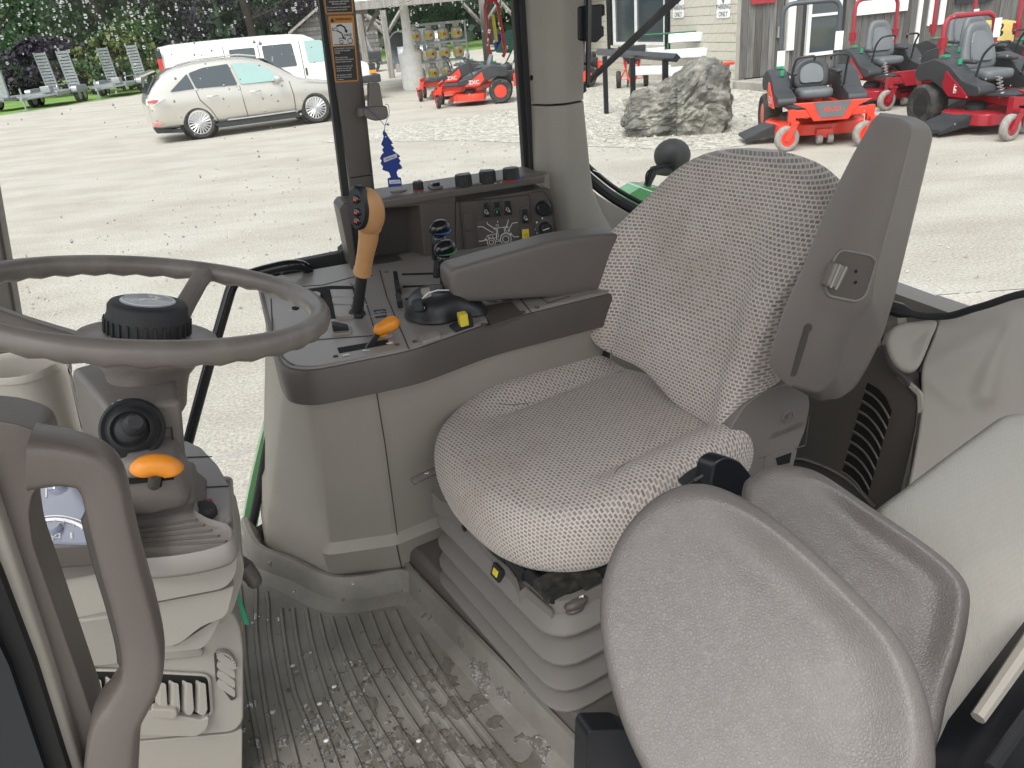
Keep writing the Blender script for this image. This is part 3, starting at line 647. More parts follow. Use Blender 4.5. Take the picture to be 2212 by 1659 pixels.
# ---------------------------------------------------------------- block wall with window
BA = Vector((5.95, 19.3, 0)); bd = Vector((-.243, .970, 0)); bn = Vector((-.970, -.243, 0))      # runs away from the corner
WA = Vector((5.95, 19.3, 0)); wdv = Vector((cos(radians(15)), sin(radians(15)), 0)); wn = Vector((wdv.y, -wdv.x, 0))
def onwall(X, Y, reg, A, d, n, off=0):
    """(distance along wall, height) of an image crop pixel cast onto the wall"""
    x0, y0, k = reg; u = (x0+X*k)/1.82278; v = (y0+Y*k)/1.82278  # zoomed crop pixel to full image pixel
    P = onplane(u, v, A+n*off, n, 'W'); return (P-A-n*off).dot(d), P.z
R2 = (2250, 0, 700/1936); R3 = (2900, 0, 600/1605); R4 = (3400, 0, 632/1691)
def wallpt(A, d, n, s, z, off=0): return A+d*s+n*off+Vector((0, 0, z))
bw = Thing('block_wall_building', 'cream concrete block building side with dark shuttered window behind the boulder', 'building', (0, 0, 0), 'W')
ws0, wz0 = onwall(1040, 500, R2, BA, bd, bn); ws1, wz1 = onwall(475, 480, R2, BA, bd, bn)
wzb = .5*(wz0+wz1); W0, W1, WZ0, WZ1 = ws0, ws1, wzb, wzb+1.45
blk = G(); blk.box((0, 0, 0), (.385, .10, .185)); me_src = to_obj('block', blk, 'block', (0, 0, 0), smooth=0); bme = me_src.data
mods_src = me_src
g = G(); g.prism([wallpt(BA, bd, bn, 0, 0, .042), wallpt(BA, bd, bn, W0, 0, .042), wallpt(BA, bd, bn, W0, 4, .042), wallpt(BA, bd, bn, 0, 4, .042)], -bn*.25)
g.prism([wallpt(BA, bd, bn, W1, 0, .042), wallpt(BA, bd, bn, 11, 0, .042), wallpt(BA, bd, bn, 11, 4, .042), wallpt(BA, bd, bn, W1, 4, .042)], -bn*.25)
g.prism([wallpt(BA, bd, bn, W0, 0, .042), wallpt(BA, bd, bn, W1, 0, .042), wallpt(BA, bd, bn, W1, WZ0, .042), wallpt(BA, bd, bn, W0, WZ0, .042)], -bn*.25)
g.prism([wallpt(BA, bd, bn, W0, WZ1, .042), wallpt(BA, bd, bn, W1, WZ1, .042), wallpt(BA, bd, bn, W1, 4, .042), wallpt(BA, bd, bn, W0, 4, .042)], -bn*.25)
wall = bw.part('wall', g, 'mortar')
ang = atan2(bd.y, bd.x); nb = 0; up = G()
rng = random.Random(5)
for k in range(19):
    for i in range(27):
        s = .2+i*.40+(.2 if k % 2 else 0); z = .1+k*.2
        if i == 0 and k % 2: up.box(wallpt(BA, bd, bn, .095, z), (.185, .10, .185), rz=ang)
        if s > 10.8: continue
        if W0-.1 < s < W1+.1 and WZ0-.05 < z < WZ1+.05: continue
        if k < 11 and nb < 300 and s < 10:
            o = bpy.data.objects.new('block', bme); COL.objects.link(o); o.parent = wall
            o.location = wallpt(BA, bd, bn, s, z, rng.uniform(-.004, .004)); o.rotation_euler = (0, 0, ang); nb += 1
        else: up.box(wallpt(BA, bd, bn, s, z), (.385, .10, .185), rz=ang)
bw.part('block_courses', up, 'block', parent=wall, kind='stuff')
bpy.data.objects.remove(me_src)
g = G()
for s0, s1, z0, z1 in ((W0, W1, WZ0, WZ0+.08), (W0, W1, WZ1-.08, WZ1), (W0, W0+.10, WZ0+.08, WZ1-.08), (W1-.10, W1, WZ0+.08, WZ1-.08), ((W0*.46+W1*.54)-.04, (W0*.46+W1*.54)+.04, WZ0+.08, WZ1-.08)):
    g.prism([wallpt(BA, bd, bn, s0, z0, .06), wallpt(BA, bd, bn, s1, z0, .06), wallpt(BA, bd, bn, s1, z1, .06), wallpt(BA, bd, bn, s0, z1, .06)], -bn*.12)
wf = bw.part('window', g, 'trim_white')
g = G(); g.prism([wallpt(BA, bd, bn, W0, WZ0, .01), wallpt(BA, bd, bn, W1, WZ0, .01), wallpt(BA, bd, bn, W1, WZ1, .01), wallpt(BA, bd, bn, W0, WZ1, .01)], -bn*.02); bw.part('pane', g, 'car_glass', parent=wf)
g = G(); g.prism([wallpt(BA, bd, bn, W0-.08, WZ0-.09, .12), wallpt(BA, bd, bn, W1+.08, WZ0-.09, .12), wallpt(BA, bd, bn, W1+.08, WZ0-.01, .12), wallpt(BA, bd, bn, W0-.08, WZ0-.01, .12)], -bn*.14); bw.part('sill', g, 'block', parent=wf)
for s0, s1 in ((W0-.30, W0-.03), (W1+.03, W1+.42)):
    g = G(); g.prism([wallpt(BA, bd, bn, s0, WZ0-.15, .085), wallpt(BA, bd, bn, s1, WZ0-.15, .085), wallpt(BA, bd, bn, s1, WZ1+.1, .085), wallpt(BA, bd, bn, s0, WZ1+.1, .085)], -bn*.03); sh = bw.part('shutter', g, 'navy_black')
    for k in range(8):
        g = G(); z = WZ0-.05+k*.2; g.prism([wallpt(BA, bd, bn, s0+.03, z, .105), wallpt(BA, bd, bn, s1-.03, z, .105), wallpt(BA, bd, bn, s1-.03, z+.15, .095), wallpt(BA, bd, bn, s0+.03, z+.15, .095)], -bn*.01); bw.part('slat', g, 'navy_black', parent=sh)
# parking signs with a deer head mark
for (xa, xb, lab) in ((1105, 1222, 'white parking only sign beside the dark window shutter'), (1580, 1722, 'white parking only sign nearest the grey wooden door')):
    sa, za = onwall(xa, 200, R2, BA, bd, bn, .07); sb_, zb_ = onwall(xb, 190, R2, BA, bd, bn, .07)
    h_ = abs(sa-sb_)*.0+.48; z0 = .5*(za+zb_); s0, s1 = max(sa, sb_), min(sa, sb_)
    t = Thing('parking_sign', lab, 'sign', wallpt(BA, bd, bn, (s0+s1)/2, z0, .07), 'W', 'parking signs on the block wall')
    g = G(); g.prism(rnd([wallpt(BA, bd, bn, s0, z0, .06), wallpt(BA, bd, bn, s1, z0, .06), wallpt(BA, bd, bn, s1, z0+h_, .06), wallpt(BA, bd, bn, s0, z0+h_, .06)], .02), bn*.01); t.part('plate', g, 'tag_white', smooth=0)
    cc = wallpt(BA, bd, bn, (s0+s1)/2, z0+.16, .072); fs = abs(s0-s1)/3.6
    g = text_geo('PARKING', fs*.92, cc+Vector((0, 0, fs*.45)), -bd, (0, 0, 1), bold=.01); g2 = text_geo('ONLY', fs*.92, cc-Vector((0, 0, fs*.5)), -bd, (0, 0, 1), bold=.01); g.add(g2.v, g2.f); t.part('lettering', g, 'decal_black', smooth=0)
    g = G(); c2 = wallpt(BA, bd, bn, (s0+s1)/2, z0+.36, .074)
    for s in (-1, 1):
        g.tube([c2, c2-bd*s*.03+Vector((0, 0, .02)), c2-bd*s*.09+Vector((0, 0, .04)), c2-bd*s*.08+Vector((0, 0, .10))], .008, 4); g.tube([c2-bd*s*.05+Vector((0, 0, .03)), c2-bd*s*.05+Vector((0, 0, .08))], .006, 4)
    g.tube([c2+Vector((0, 0, .01)), c2+Vector((0, 0, -.06))], [.022, .01], 5); t.part('emblem', g, 'decal_black', smooth=0)

# ---------------------------------------------------------------- weathered plank front
wb = Thing('plank_building', 'weathered grey plank building front with white trimmed window and door behind the mowers', 'building', (0, 0, 0), 'W')
g = G(); g.prism([wallpt(WA, wdv, wn, 0, 0, -.05), wallpt(WA, wdv, wn, 17, 0, -.05), wallpt(WA, wdv, wn, 17, 4.2, -.05), wallpt(WA, wdv, wn, 0, 4.2, -.05)], -wn*.15)
wall2 = wb.part('wall', g, 'room_dark')
def w3(x, y): return onwall(x, y, R3, WA, wdv, wn)
def w4(x, y): return onwall(x, y, R4, WA, wdv, wn)
d0 = w3(20, 880)[0]; d1 = w3(455, 860)[0]; dz0 = .18
win0, winz0 = w3(745, 560); win1, _ = w3(1030, 540)
skip = [(d0-.02, d1+.02, 0, 2.25), (win0-.10, win1+.12, winz0-.10, winz0+1.5)]
s = 0.03; i = 0; rng = random.Random(9)
while s < 16.8:
    wd_ = rng.uniform(.17, .25); c_ = s+wd_/2; segs = [(0.06, 4.1)]
    for a0, a1, z0, z1 in skip:
        if a0-.04 < c_ < a1+.04: segs = ([(.06, z0)] if z0 > .2 else [])+[(z1, 4.1)]
    for z0, z1 in segs:
        g = G(); dp = rng.uniform(-.006, .008); g.prism([wallpt(WA, wdv, wn, s, z0, dp), wallpt(WA, wdv, wn, s+wd_-.012, z0, dp), wallpt(WA, wdv, wn, s+wd_-.012, z1, dp), wallpt(WA, wdv, wn, s, z1, dp)], -wn*.035)
        wb.part('plank', g, 'plank%d' % (rng.choice((0, 0, 2, 3) if s > 1.9 else (0, 1))), parent=wall2)
    s += wd_
dr = G(); dr.prism([wallpt(WA, wdv, wn, d0, dz0, -.01), wallpt(WA, wdv, wn, d1, dz0, -.01), wallpt(WA, wdv, wn, d1, 2.25, -.01), wallpt(WA, wdv, wn, d0, 2.25, -.01)], -wn*.04); door = wb.part('door', dr, 'plank2')
n_ = 6
for k in range(n_):
    a0 = d0+(d1-d0)*k/n_; a1 = d0+(d1-d0)*(k+1)/n_-.012; dp = .012+rng.uniform(-.004, .004)
    g = G(); g.prism([wallpt(WA, wdv, wn, a0, dz0+.01, dp), wallpt(WA, wdv, wn, a1, dz0+.01, dp), wallpt(WA, wdv, wn, a1, 2.24, dp), wallpt(WA, wdv, wn, a0, 2.24, dp)], -wn*.02); wb.part('plank', g, 'plank%d' % (k % 3), parent=door)
hx = d1-.12; g = G(); g.box(wallpt(WA, wdv, wn, hx, 1.12, .05), (.14, .06, .24), rz=radians(15)); g.cyl(wallpt(WA, wdv, wn, hx, 1.0, .05), wallpt(WA, wdv, wn, hx, 1.0, .12), .035); wb.part('lock', g, 'steel', parent=door)
def trim(a0, a1, z0, z1, m='trim_white', th=.05, nm='trim', parent=None, off=.03):
    g = G(); g.prism([wallpt(WA, wdv, wn, a0, z0, off), wallpt(WA, wdv, wn, a1, z0, off), wallpt(WA, wdv, wn, a1, z1, off), wallpt(WA, wdv, wn, a0, z1, off)], -wn*th); return wb.part(nm, g, m, parent=parent)
trim(d1+.02, d1+.18, .05, 2.6, 'old_beam', nm='door_post', off=.05)
a0, zz = w3(505, 535); trim(a0, a0+.19, zz, 3.6, nm='downpipe', off=.09, th=.1)
# window
fr = G()
for q in ((win0-.07, win1+.09, winz0-.08, winz0), (win0-.07, win1+.09, winz0+1.4, winz0+1.48), (win0-.07, win0+.02, winz0, winz0+1.4), (win1, win1+.09, winz0, winz0+1.4), (win0+.02, win1, winz0+.78, winz0+.84)):
    fr.prism([wallpt(WA, wdv, wn, q[0], q[2], .04), wallpt(WA, wdv, wn, q[1], q[2], .04), wallpt(WA, wdv, wn, q[1], q[3], .04), wallpt(WA, wdv, wn, q[0], q[3], .04)], -wn*.08)
wf2 = wb.part('window', fr, 'trim_white')
g = G(); g.prism([wallpt(WA, wdv, wn, win0, winz0, .01), wallpt(WA, wdv, wn, win1, winz0, .01), wallpt(WA, wdv, wn, win1, winz0+1.4, .01), wallpt(WA, wdv, wn, win0, winz0+1.4, .01)], -wn*.02); wb.part('pane', g, 'car_glass', parent=wf2)
a0, zz = w4(530, 460); trim(a0-.02, a0+.10, zz, 3.7, nm='trim', off=.04)
a1, zz = w4(790, 260); a2 = w4(700, 300)[0]; trim(a1-.05, a1+.12, zz, 3.4, nm='trim', off=.04); trim(a2-.12, a2, zz, 3.4, 'trim_white', off=.035)
g = G(); g.prism([wallpt(WA, wdv, wn, a2, zz, .012), wallpt(WA, wdv, wn, a1-.05, zz, .012), wallpt(WA, wdv, wn, a1-.05, 3.3, .012), wallpt(WA, wdv, wn, a2, 3.3, .012)], -wn*.02); wb.part('window', g, 'car_glass')
# wooden step
t = Thing('door_step', 'worn wooden step in front of the grey plank door', 'step', wallpt(WA, wdv, wn, (d0+d1)/2, 0, .6), 'W')
g = G(); c_ = wallpt(WA, wdv, wn, (d0+d1)/2+.1, .085, .75); g.box(c_, (1.75, 1.35, .17), rz=radians(15)); t.part('tread', g, 'step_wood', bevel=.01)
# signs on the plank wall
t = Thing('shop_sign', 'white sign board with blue lettering on the plank wall above the red mowers', 'sign', (0, 0, 0), 'W')
sa, za = w3(1225, 168); sb_, zb_ = w4(440, 110)
g = G(); g.prism([wallpt(WA, wdv, wn, sa, za, .05), wallpt(WA, wdv, wn, sb_, za, .05), wallpt(WA, wdv, wn, sb_, za+.95, .05), wallpt(WA, wdv, wn, sa, za+.95, .05)], wn*.03); t.part('board', g, 'van_white')
g = text_geo('Outdoor', .42, wallpt(WA, wdv, wn, sa+.95, za+.55, .083), wdv, (0, 0, 1), bold=.01); t.part('lettering', g, 'blue_print', smooth=0)
t = Thing('banner', 'dark red sign board above the wooden door', 'sign', (0, 0, 0), 'W')
sa, za = w3(135, 50); sb_, _ = w3(395, 20)
g = G(); g.prism([wallpt(WA, wdv, wn, sa, za, .05), wallpt(WA, wdv, wn, sb_, za, .05), wallpt(WA, wdv, wn, sb_, za+.4, .05), wallpt(WA, wdv, wn, sa, za+.4, .05)], wn*.03); t.part('board', g, 'sign_red')
t = Thing('banner', 'black sign board high on the plank wall at the right', 'sign', (0, 0, 0), 'W')
sa, za = w4(945, 50); sb_, _ = w4(1340, 20)
g = G(); g.prism([wallpt(WA, wdv, wn, sa, za, .05), wallpt(WA, wdv, wn, sb_, za, .05), wallpt(WA, wdv, wn, sb_, za+.6, .05), wallpt(WA, wdv, wn, sa, za+.6, .05)], wn*.03); t.part('board', g, 'navy_black')

# ---------------------------------------------------------------- mowers
def mower(name, label, loc, deg, body, group, rops=True, seatm='mower_seat', brand=None, tall=True, tags_=1, casterm='tyre_grey', mark='F', susp=True, chute=True, rim=None, sdz=0):
    t = Thing(name, label, 'mower', (0, 0, 0), radians(deg), group, loc=(*loc, 0))
    P = t.part
    # deck
    g = G()
    dk = rnd([(-.15, -.62, .13), (.10, -.70, .13), (.62, -.55, .13), (.72, -.2, .13), (.72, .2, .13), (.62, .55, .13), (.10, .70, .13), (-.15, .62, .13)], .1, 3)
    g.loft([dk, [(p.x*.985, p.y*.985, .27) for p in dk], [(p.x*.9+.02, p.y*.9, .30) for p in dk]]); P('deck', g, body, bevel=.008)
    if chute:
        g = G(); g.loft([[(.45, -.60, .27), (.02, -.66, .27), (.02, -.66, .24), (.45, -.60, .24)], [(.40, -1.0, .10), (-.12, -1.02, .10), (-.12, -1.02, .07), (.40, -1.0, .07)]]); g.prism([(.45, -.6, .25), (.40, -1.0, .09), (.38, -1.0, .04), (.43, -.6, .12)], (-.02, 0, 0)); P('discharge_chute', g, 'mower_black')
    g = G()
    for y in (-.38, .38): g.lathe([(.13, .30), (.14, .36), (.10, .40)], (.25, y, 0), (0, 0, 1), 16)
    P('spindle_cover', g, 'mower_black')
    g = G(); 
    for y in (-.07, .07): g.lathe([(.06, -.035), (.065, 0), (.06, .035)], (.80, y, .09), (0, 1, 0), 14)
    P('deck_roller', g, 'tyre_grey'); g = G(); g.box((.75, 0, .16), (.10, .22, .12)); P('roller_bracket', g, body, bevel=.01)
    # frame
    g = G()
    for y in (-.30, .30): g.box((.15, y, .44), (1.6, .07, .11))
    g.box((.98, 0, .46), (.11, 1.02, .10)); g.box((.1, 0, .44), (.1, .6, .08)); P('frame', g, body, bevel=.008)
    # front platform
    g = G()
    g.loft([[(.30, -.50, .50), (.30, .50, .50), (.30, .50, .52), (.30, -.50, .52)], [(.92, -.42, .50), (.92, .42, .50), (.92, .42, .53), (.92, -.42, .53)]]); P('foot_platform', g, 'mower_black')
    g = G(); g.prism([(.985, -.50, .60), (.985, .50, .60), (.985, .34, .53), (.985, .22, .36), (.985, -.22, .36), (.985, -.34, .53)], (.06, 0, 0)); P('front_plate', g, body, bevel=.01)
    if brand:
        g = G(); g.prism([(1.048, -.24, .60), (1.048, .24, .60), (1.048, .14, .40), (1.048, -.14, .40)], (.006, 0, 0)); q = P('badge_plate', g, 'mower_seat')
        P('lettering', text_geo(brand, .085, (1.056, 0, .50), (0, 1, 0), (0, 0, 1), bold=.004), body, parent=q, smooth=0)
    for s in (-1, 1):
        y = s*.50
        g = G(); g.box((1.0, y, .42), (.09, .09, .20)); g.prism([(1.15, y-.02, .37), (1.15, y+.07, .37), (1.15, y-.04, .13), (1.15, y-.11, .15)], (-.02, .006, 0)); g.prism([(1.02, y-.02, .37), (1.02, y+.07, .37), (1.02, y-.04, .13), (1.02, y-.11, .15)], (-.02, .006, 0)); g.box((1.07, y+.02, .37), (.18, .10, .03))
        cf = P('caster_fork', g, body)
        wheel(t, 'caster_wheel', (1.075, y-.06, .165), .165, .10, (.97, .24, 0), tm=casterm, rm=body, rr=.62)
        g = None
        wheel(t, 'rear_wheel', (-.55, s*.50, .30), .30, .27, (0, s, 0), tm='tyre', rm=rim or body, rr=.52)
        # fender and side body
        g = G(); yo = s*.34; wv_ = s*.26
        prof = [(.52, yo, .50), (.50, yo, .62), (.18, yo, .68), (-.10, yo, .86), (-.40, yo, .94), (-.72, yo, .86), (-.80, yo, .72), (-.70, yo, .62), (-.45, yo, .66), (-.20, yo, .56), (-.05, yo, .46)]
        g.prism(rnd(prof, .05, 2), (0, wv_, 0)); P('fender', g, 'mower_black', bevel=.02)
        g = G(); yy = s*.605
        g.prism(rnd([(.36, yy, .47), (.18, yy, .60), (-.05, yy, .74), (-.12, yy, .80), (-.16, yy, .60), (-.02, yy, .47)], .03, 2), (0, s*.02, 0)); sp = P('side_panel', g, body)
        o3 = (.10, yy+s*.022, .56)
        P('lettering', text_geo(mark, .13, o3, (-s*-1, 0, 0) if s > 0 else (1, 0, 0), (0, 0, 1), bold=.006) if s < 0 else text_geo(mark, .13, o3, (-1, 0, 0), (0, 0, 1), bold=.006), 'tag_white', parent=sp, smooth=0)
        # control lever
        g = G(); g.tube(rnd([(.12, s*.36, .64), (.20, s*.36, .98), (.34, s*.34, 1.12), (.36, s*.08, 1.13)], .08), .016, 8); P('steering_lever', g, 'black')
        g = G(); g.box((-.12, s*.31, .88), (.34, .09, .05)); P('arm_rest', g, 'mower_black', bevel=.02)
        if susp:
            g = G(); A = Vector((.62, s*.33, .44)); B = Vector((.50, s*.33, .72)); n_ = 46
            g.tube([A.lerp(B, k/n_)+Vector((cos(k*.9)*.035, sin(k*.9)*.035, 0)) for k in range(n_+1)], .009, 5); P('spring', g, 'steel')
    # seat
    g = G(); c_ = rnd([(.22, -.24, 0), (.22, .24, 0), (-.24, .25, 0), (-.24, -.25, 0)], .12, 4)
    g.loft([[(p.x*.9-.02, p.y*.9, .62) for p in c_], [(p.x-.02, p.y, .66) for p in c_], [(p.x-.02, p.y, .74) for p in c_], [(p.x*.88-.03, p.y*.88, .775) for p in c_], [(p.x*.5-.04, p.y*.5, .755) for p in c_]]); so_ = P('seat', g, seatm, sub=1); so_.location.z += sdz
    bh = .62 if tall else .42
    g = G(); c_ = spline([(0, -.25, .02), (0, -.26, .25), (0, -.17, bh-.05), (0, 0, bh), (0, .17, bh-.05), (0, .26, .25), (0, .25, .02), (0, 0, 0)], 4, True)
    lean = lambda p, dx, k: (-.24-.22*p.z+dx, p.y*k, .74+bh*.5+(p.z-bh*.5)*k)
    g.loft([[lean(p, -.10, .85) for p in c_], [lean(p, -.06, 1) for p in c_], [lean(p, 0, 1) for p in c_], [lean(p, .04, .86) for p in c_], [lean(p, .01, .55) for p in c_]]); bk = P('backrest', g, 'mower_black' if brand else seatm, sub=1); bk.location.z += sdz
    g = G(); g.loft([[lean(p, .035, .62) for p in c_], [lean(p, .052, .58) for p in c_]]); P('backrest_pad', g, seatm, parent=bk)
    # engine
    g = G(); g.box((-.72, 0, .62), (.40, .42, .26)); g.lathe([(.18, .72), (.19, .84), (.15, .90)], (-.70, 0, 0), (0, 0, 1), 20); P('engine', g, 'mower_black', bevel=.02)
    g = G(); g.box((-.92, 0, .52), (.06, .75, .30)); g.tube([(-.9, -.36, .4), (-1.0, -.36, .62), (-1.0, .36, .62), (-.9, .36, .4)], .025, 6); P('rear_guard', g, body)
    g = G(); g.box((-.42, -.42, .955), (.10, .10, .03)); g.cyl((-.1, -.44, .86), (-.1, -.44, .93), .03); P('fuel_cap', g, 'key_green')
    if rops:
        hgt = rops
        g = G(); g.tube(rnd([(-.50, -.40, .50), (-.55, -.40, hgt), (-.55, .40, hgt), (-.50, .40, .50)], .17, 6), .034, 10); ro = P('roll_bar', g, body if brand is None else 'slate')
        g = G(); 
        for s in (-1, 1): g.box((-.54, s*.40, 1.12), (.09, .09, .14))
        P('hinge', g, body if brand is None else 'mower_black', parent=ro)
    for k in range(tags_):
        y = .40-.02*k if k % 2 == 0 else -.40; z = (1.25, 1.05)[k % 2] if rops else .95
        g = G(); g.box((-.48, y, z), (.006, .11, .25)); P('price_tag', g, 'tag_white')
    return t
MG = 'zero turn mowers parked for sale'
mower('zero_turn_mower', 'bright orange red zero turn mower with grey roll bar parked beside the boulder', (4.72, 11.62), -99, 'mower_orange', None, rops=1.79, sdz=-.09, brand='KIOTI', mark='ZXS', tall=False, tags_=2, susp=False)
mower('zero_turn_mower', 'dark red mower with black rear tyre at the right front, green fuel cap', (6.95, 11.1), -80, 'mower_red', MG, rops=1.45, rim='black', tags_=1)
mower('zero_turn_mower', 'dark red mower parked directly behind the orange red one', (7.2, 14.6), -86, 'mower_red', MG, rops=1.72, rim='black', tags_=0)
mower('zero_turn_mower', 'dark red mower half hidden between two other dark red mowers', (8.85, 14.9), -82, 'mower_red', MG, rops=1.75, rim='black', tags_=1)
mower('zero_turn_mower', 'dark red mower in the gap behind the right front mower, its engine towards the building', (8.05, 13.05), -80, 'mower_red', MG, rops=False, rim='black', tags_=1)
mower('zero_turn_mower', 'dark red mower cut off by the right edge of the picture', (9.15, 12.9), -78, 'mower_red', MG, rops=1.75, rim='black', tags_=1)
mower('zero_turn_mower', 'bright red mower nearest the cab seen from its side under the grey post canopy', (-.12, 21.4), 177, 'mower_orange', 'bright red mowers by the propane cage', rops=False, casterm='tyre', tags_=0, mark='ZXC', tall=False, susp=False, chute=False)
mower('zero_turn_mower', 'bright red mower in the middle of three in front of the propane cage', (-.75, 23.9), 177, 'mower_orange', 'bright red mowers by the propane cage', rops=False, casterm='tyre', tags_=0, mark='ZXC', tall=False, susp=False, chute=False)
mower('zero_turn_mower', 'bright red mower cut off by the dark window frame at the right', (2.35, 23.6), 177, 'mower_orange', 'bright red mowers by the propane cage', rops=False, casterm='tyre', tags_=0, mark='ZXC', tall=False, susp=False, chute=False)
t = Thing('yellow_machine', 'yellow mower hood standing against the plank wall behind the red mowers', 'mower', (0, 0, 0), radians(-70), loc=(11.0, 17.9, 0))
g = G(); c_ = rnd([(-.5, -.35, 0), (.5, -.35, 0), (.5, .35, 0), (-.5, .35, 0)], .15)
g.loft([[(p.x, p.y, .5) for p in c_], [(p.x, p.y, .8) for p in c_], [(p.x*.9, p.y*.9, .98) for p in c_], [(p.x*.5, p.y*.5, 1.03) for p in c_]]); t.part('hood', g, 'pine_yellow')
g = G(); g.box((0, 0, .35), (1.3, .7, .3)); t.part('chassis', g, 'mower_black')
for x in (-.45, .5):
    for s in (-1, 1): wheel(t, 'wheel', (x, s*.45, .25), .25, .2, (0, s, 0), rm='pine_yellow', rr=.5)

# ---------------------------------------------------------------- boulder
bm = bmesh.new(); bmesh.ops.create_icosphere(bm, subdivisions=6, radius=1)
def rkh(x):
    pts = [(-1, .60), (-.85, .88), (-.4, .98), (-.12, 1.04), (.12, 1.20), (.38, 1.44), (.5, 1.46), (.8, 1.40), (.95, 1.2), (1, .6)]
    for (a0, h0), (a1, h1) in zip(pts, pts[1:]):
        if x <= a1: return h0+(h1-h0)*max(0, (x-a0)/(a1-a0))
    return .6
for v in bm.verts:
    p = v.co.copy(); m_ = max(abs(p.x), abs(p.y), abs(p.z)); q = p.lerp(p/m_, .55)
    w_ = noise.fractal(p*1.2+Vector((5, 2, 1)), 1, 2, 3)
    x = q.x+.05*w_; h_ = rkh(x)
    z = (q.z+.82)/1.7*h_; y = q.y*(.62 if x > 0 else .50)*(1-.18*max(0, q.z))
    d = abs(noise.fractal(p*3.1+Vector((3, 1, 2)), .9, 2.1, 7))*.16+noise.fractal(p*9, .9, 2, 4)*.03-.05*abs(noise.noise(Vector((p.x*2, p.y*2, z*6))))
    v.co = Vector((x*.92, y, z-.04))+p.normalized()*d*.9
me = bpy.data.meshes.new('boulder'); bm.to_mesh(me); bm.free(); me.materials.append(MATS['rock']); me.shade_smooth(); me.set_sharp_from_angle(angle=radians(28))
o = bpy.data.objects.new('boulder', me); COL.objects.link(o); o.location = (3.13, 13.35, 0); o.rotation_euler = (0, 0, radians(-12)); o.scale = (.93, 1, .74); tags(o, 'large rough grey limestone boulder on the gravel beside the orange red mower', 'rock')

# ---------------------------------------------------------------- rail, spreader, bench, cart
rl = Thing('hitching_rail', 'black square steel rail on three posts in front of the block wall', 'rail', (2.87, 19.76, 0), 'W')
pts = [wpx(1306, 119, z=1.12), wpx(1366, 123, z=1.12), wpx(1437, 127, z=1.12)]
for p in pts: p.z = 0
for p in pts:
    g = G(); g.box(p+Vector((0, 0, .55)), (.09, .09, 1.1)); rl.part('post', g, 'navy_black')
A = wpx(1291, 112, z=1.15); B = wpx(1462, 125, z=1.15); g = G(); g.tube([A, B], .065, 4); rl.part('top_rail', g, 'navy_black', smooth=0)
t = Thing('broadcast_spreader', 'orange framed broadcast spreader with black hopper behind the black rail', 'spreader', (0, 0, 0), radians(-100), loc=(3.95, 21.9, 0))
for s in (-1, 1): wheel(t, 'wheel', (0, s*.36, .22), .22, .13, (0, s, 0), rr=.4, rm='black')
g = G(); g.loft([[(x*.12, y*.12, .62) for x, y in ((-1, -1), (1, -1), (1, 1), (-1, 1))], [(x*.30, y*.34, .88) for x, y in ((-1, -1), (1, -1), (1, 1), (-1, 1))], [(x*.31, y*.36, 1.02) for x, y in ((-1, -1), (1, -1), (1, 1), (-1, 1))]]); t.part('hopper', g, 'mower_black')
g = G()
g.tube([(0, -.36, .22), (0, .36, .22)], .015, 6)
for s in (-1, 1): g.tube([(.1, s*.22, .92), (.06, s*.2, .6), (.1, s*.10, .24), (.65, 0, .04)], .022, 6); g.tube([(-.2, s*.2, .9), (0, s*.15, .5), (0, s*.3, .24)], .018, 6)
g.tube([(.06, -.2, .6), (.06, .2, .6)], .02, 6); t.part('frame', g, 'mower_orange')
t = Thing('garden_bench', 'white slatted bench on a dark green tube frame against the block wall', 'bench', (0, 0, 0), radians(-35), loc=(4.95, 21.3, -.2))
g = G()
for x in (-1.2, -.2, 1.15):
    g.tube([(x, .15, 1.45), (x-.05, 0, .75), (x-.12, -.12, .04)], .03, 6); g.tube([(x-.12, -.45, .04), (x-.12, .2, .04)], .025, 6)
g.tube([(-1.2, .15, 1.45), (1.15, .15, 1.45)], .025, 6); t.part('frame', g, 'frame_green')
for x0, x1, z, y in ((-.15, 1.12, 1.22, .05), (-1.12, -.25, .92, -.02), (-.3, 1.0, .86, -.10), (-1.0, .0, .50, -.2), (0, .95, .46, -.3)):
    g = G(); g.loft([[(x, y+dy+.02*sin(k), z+dz) for dy, dz in ((0, 0), (-.10, .015), (-.13, .20), (-.03, .22))] for k, x in enumerate((x0, x0+.1, x0+.15, x1-.15, x1-.1, x1))]); t.part('slat', g, 'bench_white')
t = Thing('hand_truck', 'small cart with red top and grey leg leaning behind the boulder', 'cart', (0, 0, 0), 'W', loc=(4.75, 16.3, 0))
g = G(); g.box((.0, 0, .78), (.38, .3, .05)); t.part('red_top', g, 'mower_orange', bevel=.01)
g = G(); g.tube([(.1, 0, .78), (.0, 0, .1)], .04, 6); t.part('leg', g, 'galvanised')
g = G(); g.box((-.05, 0, .08), (.18, .2, .16)); t.part('foot', g, 'mower_orange')

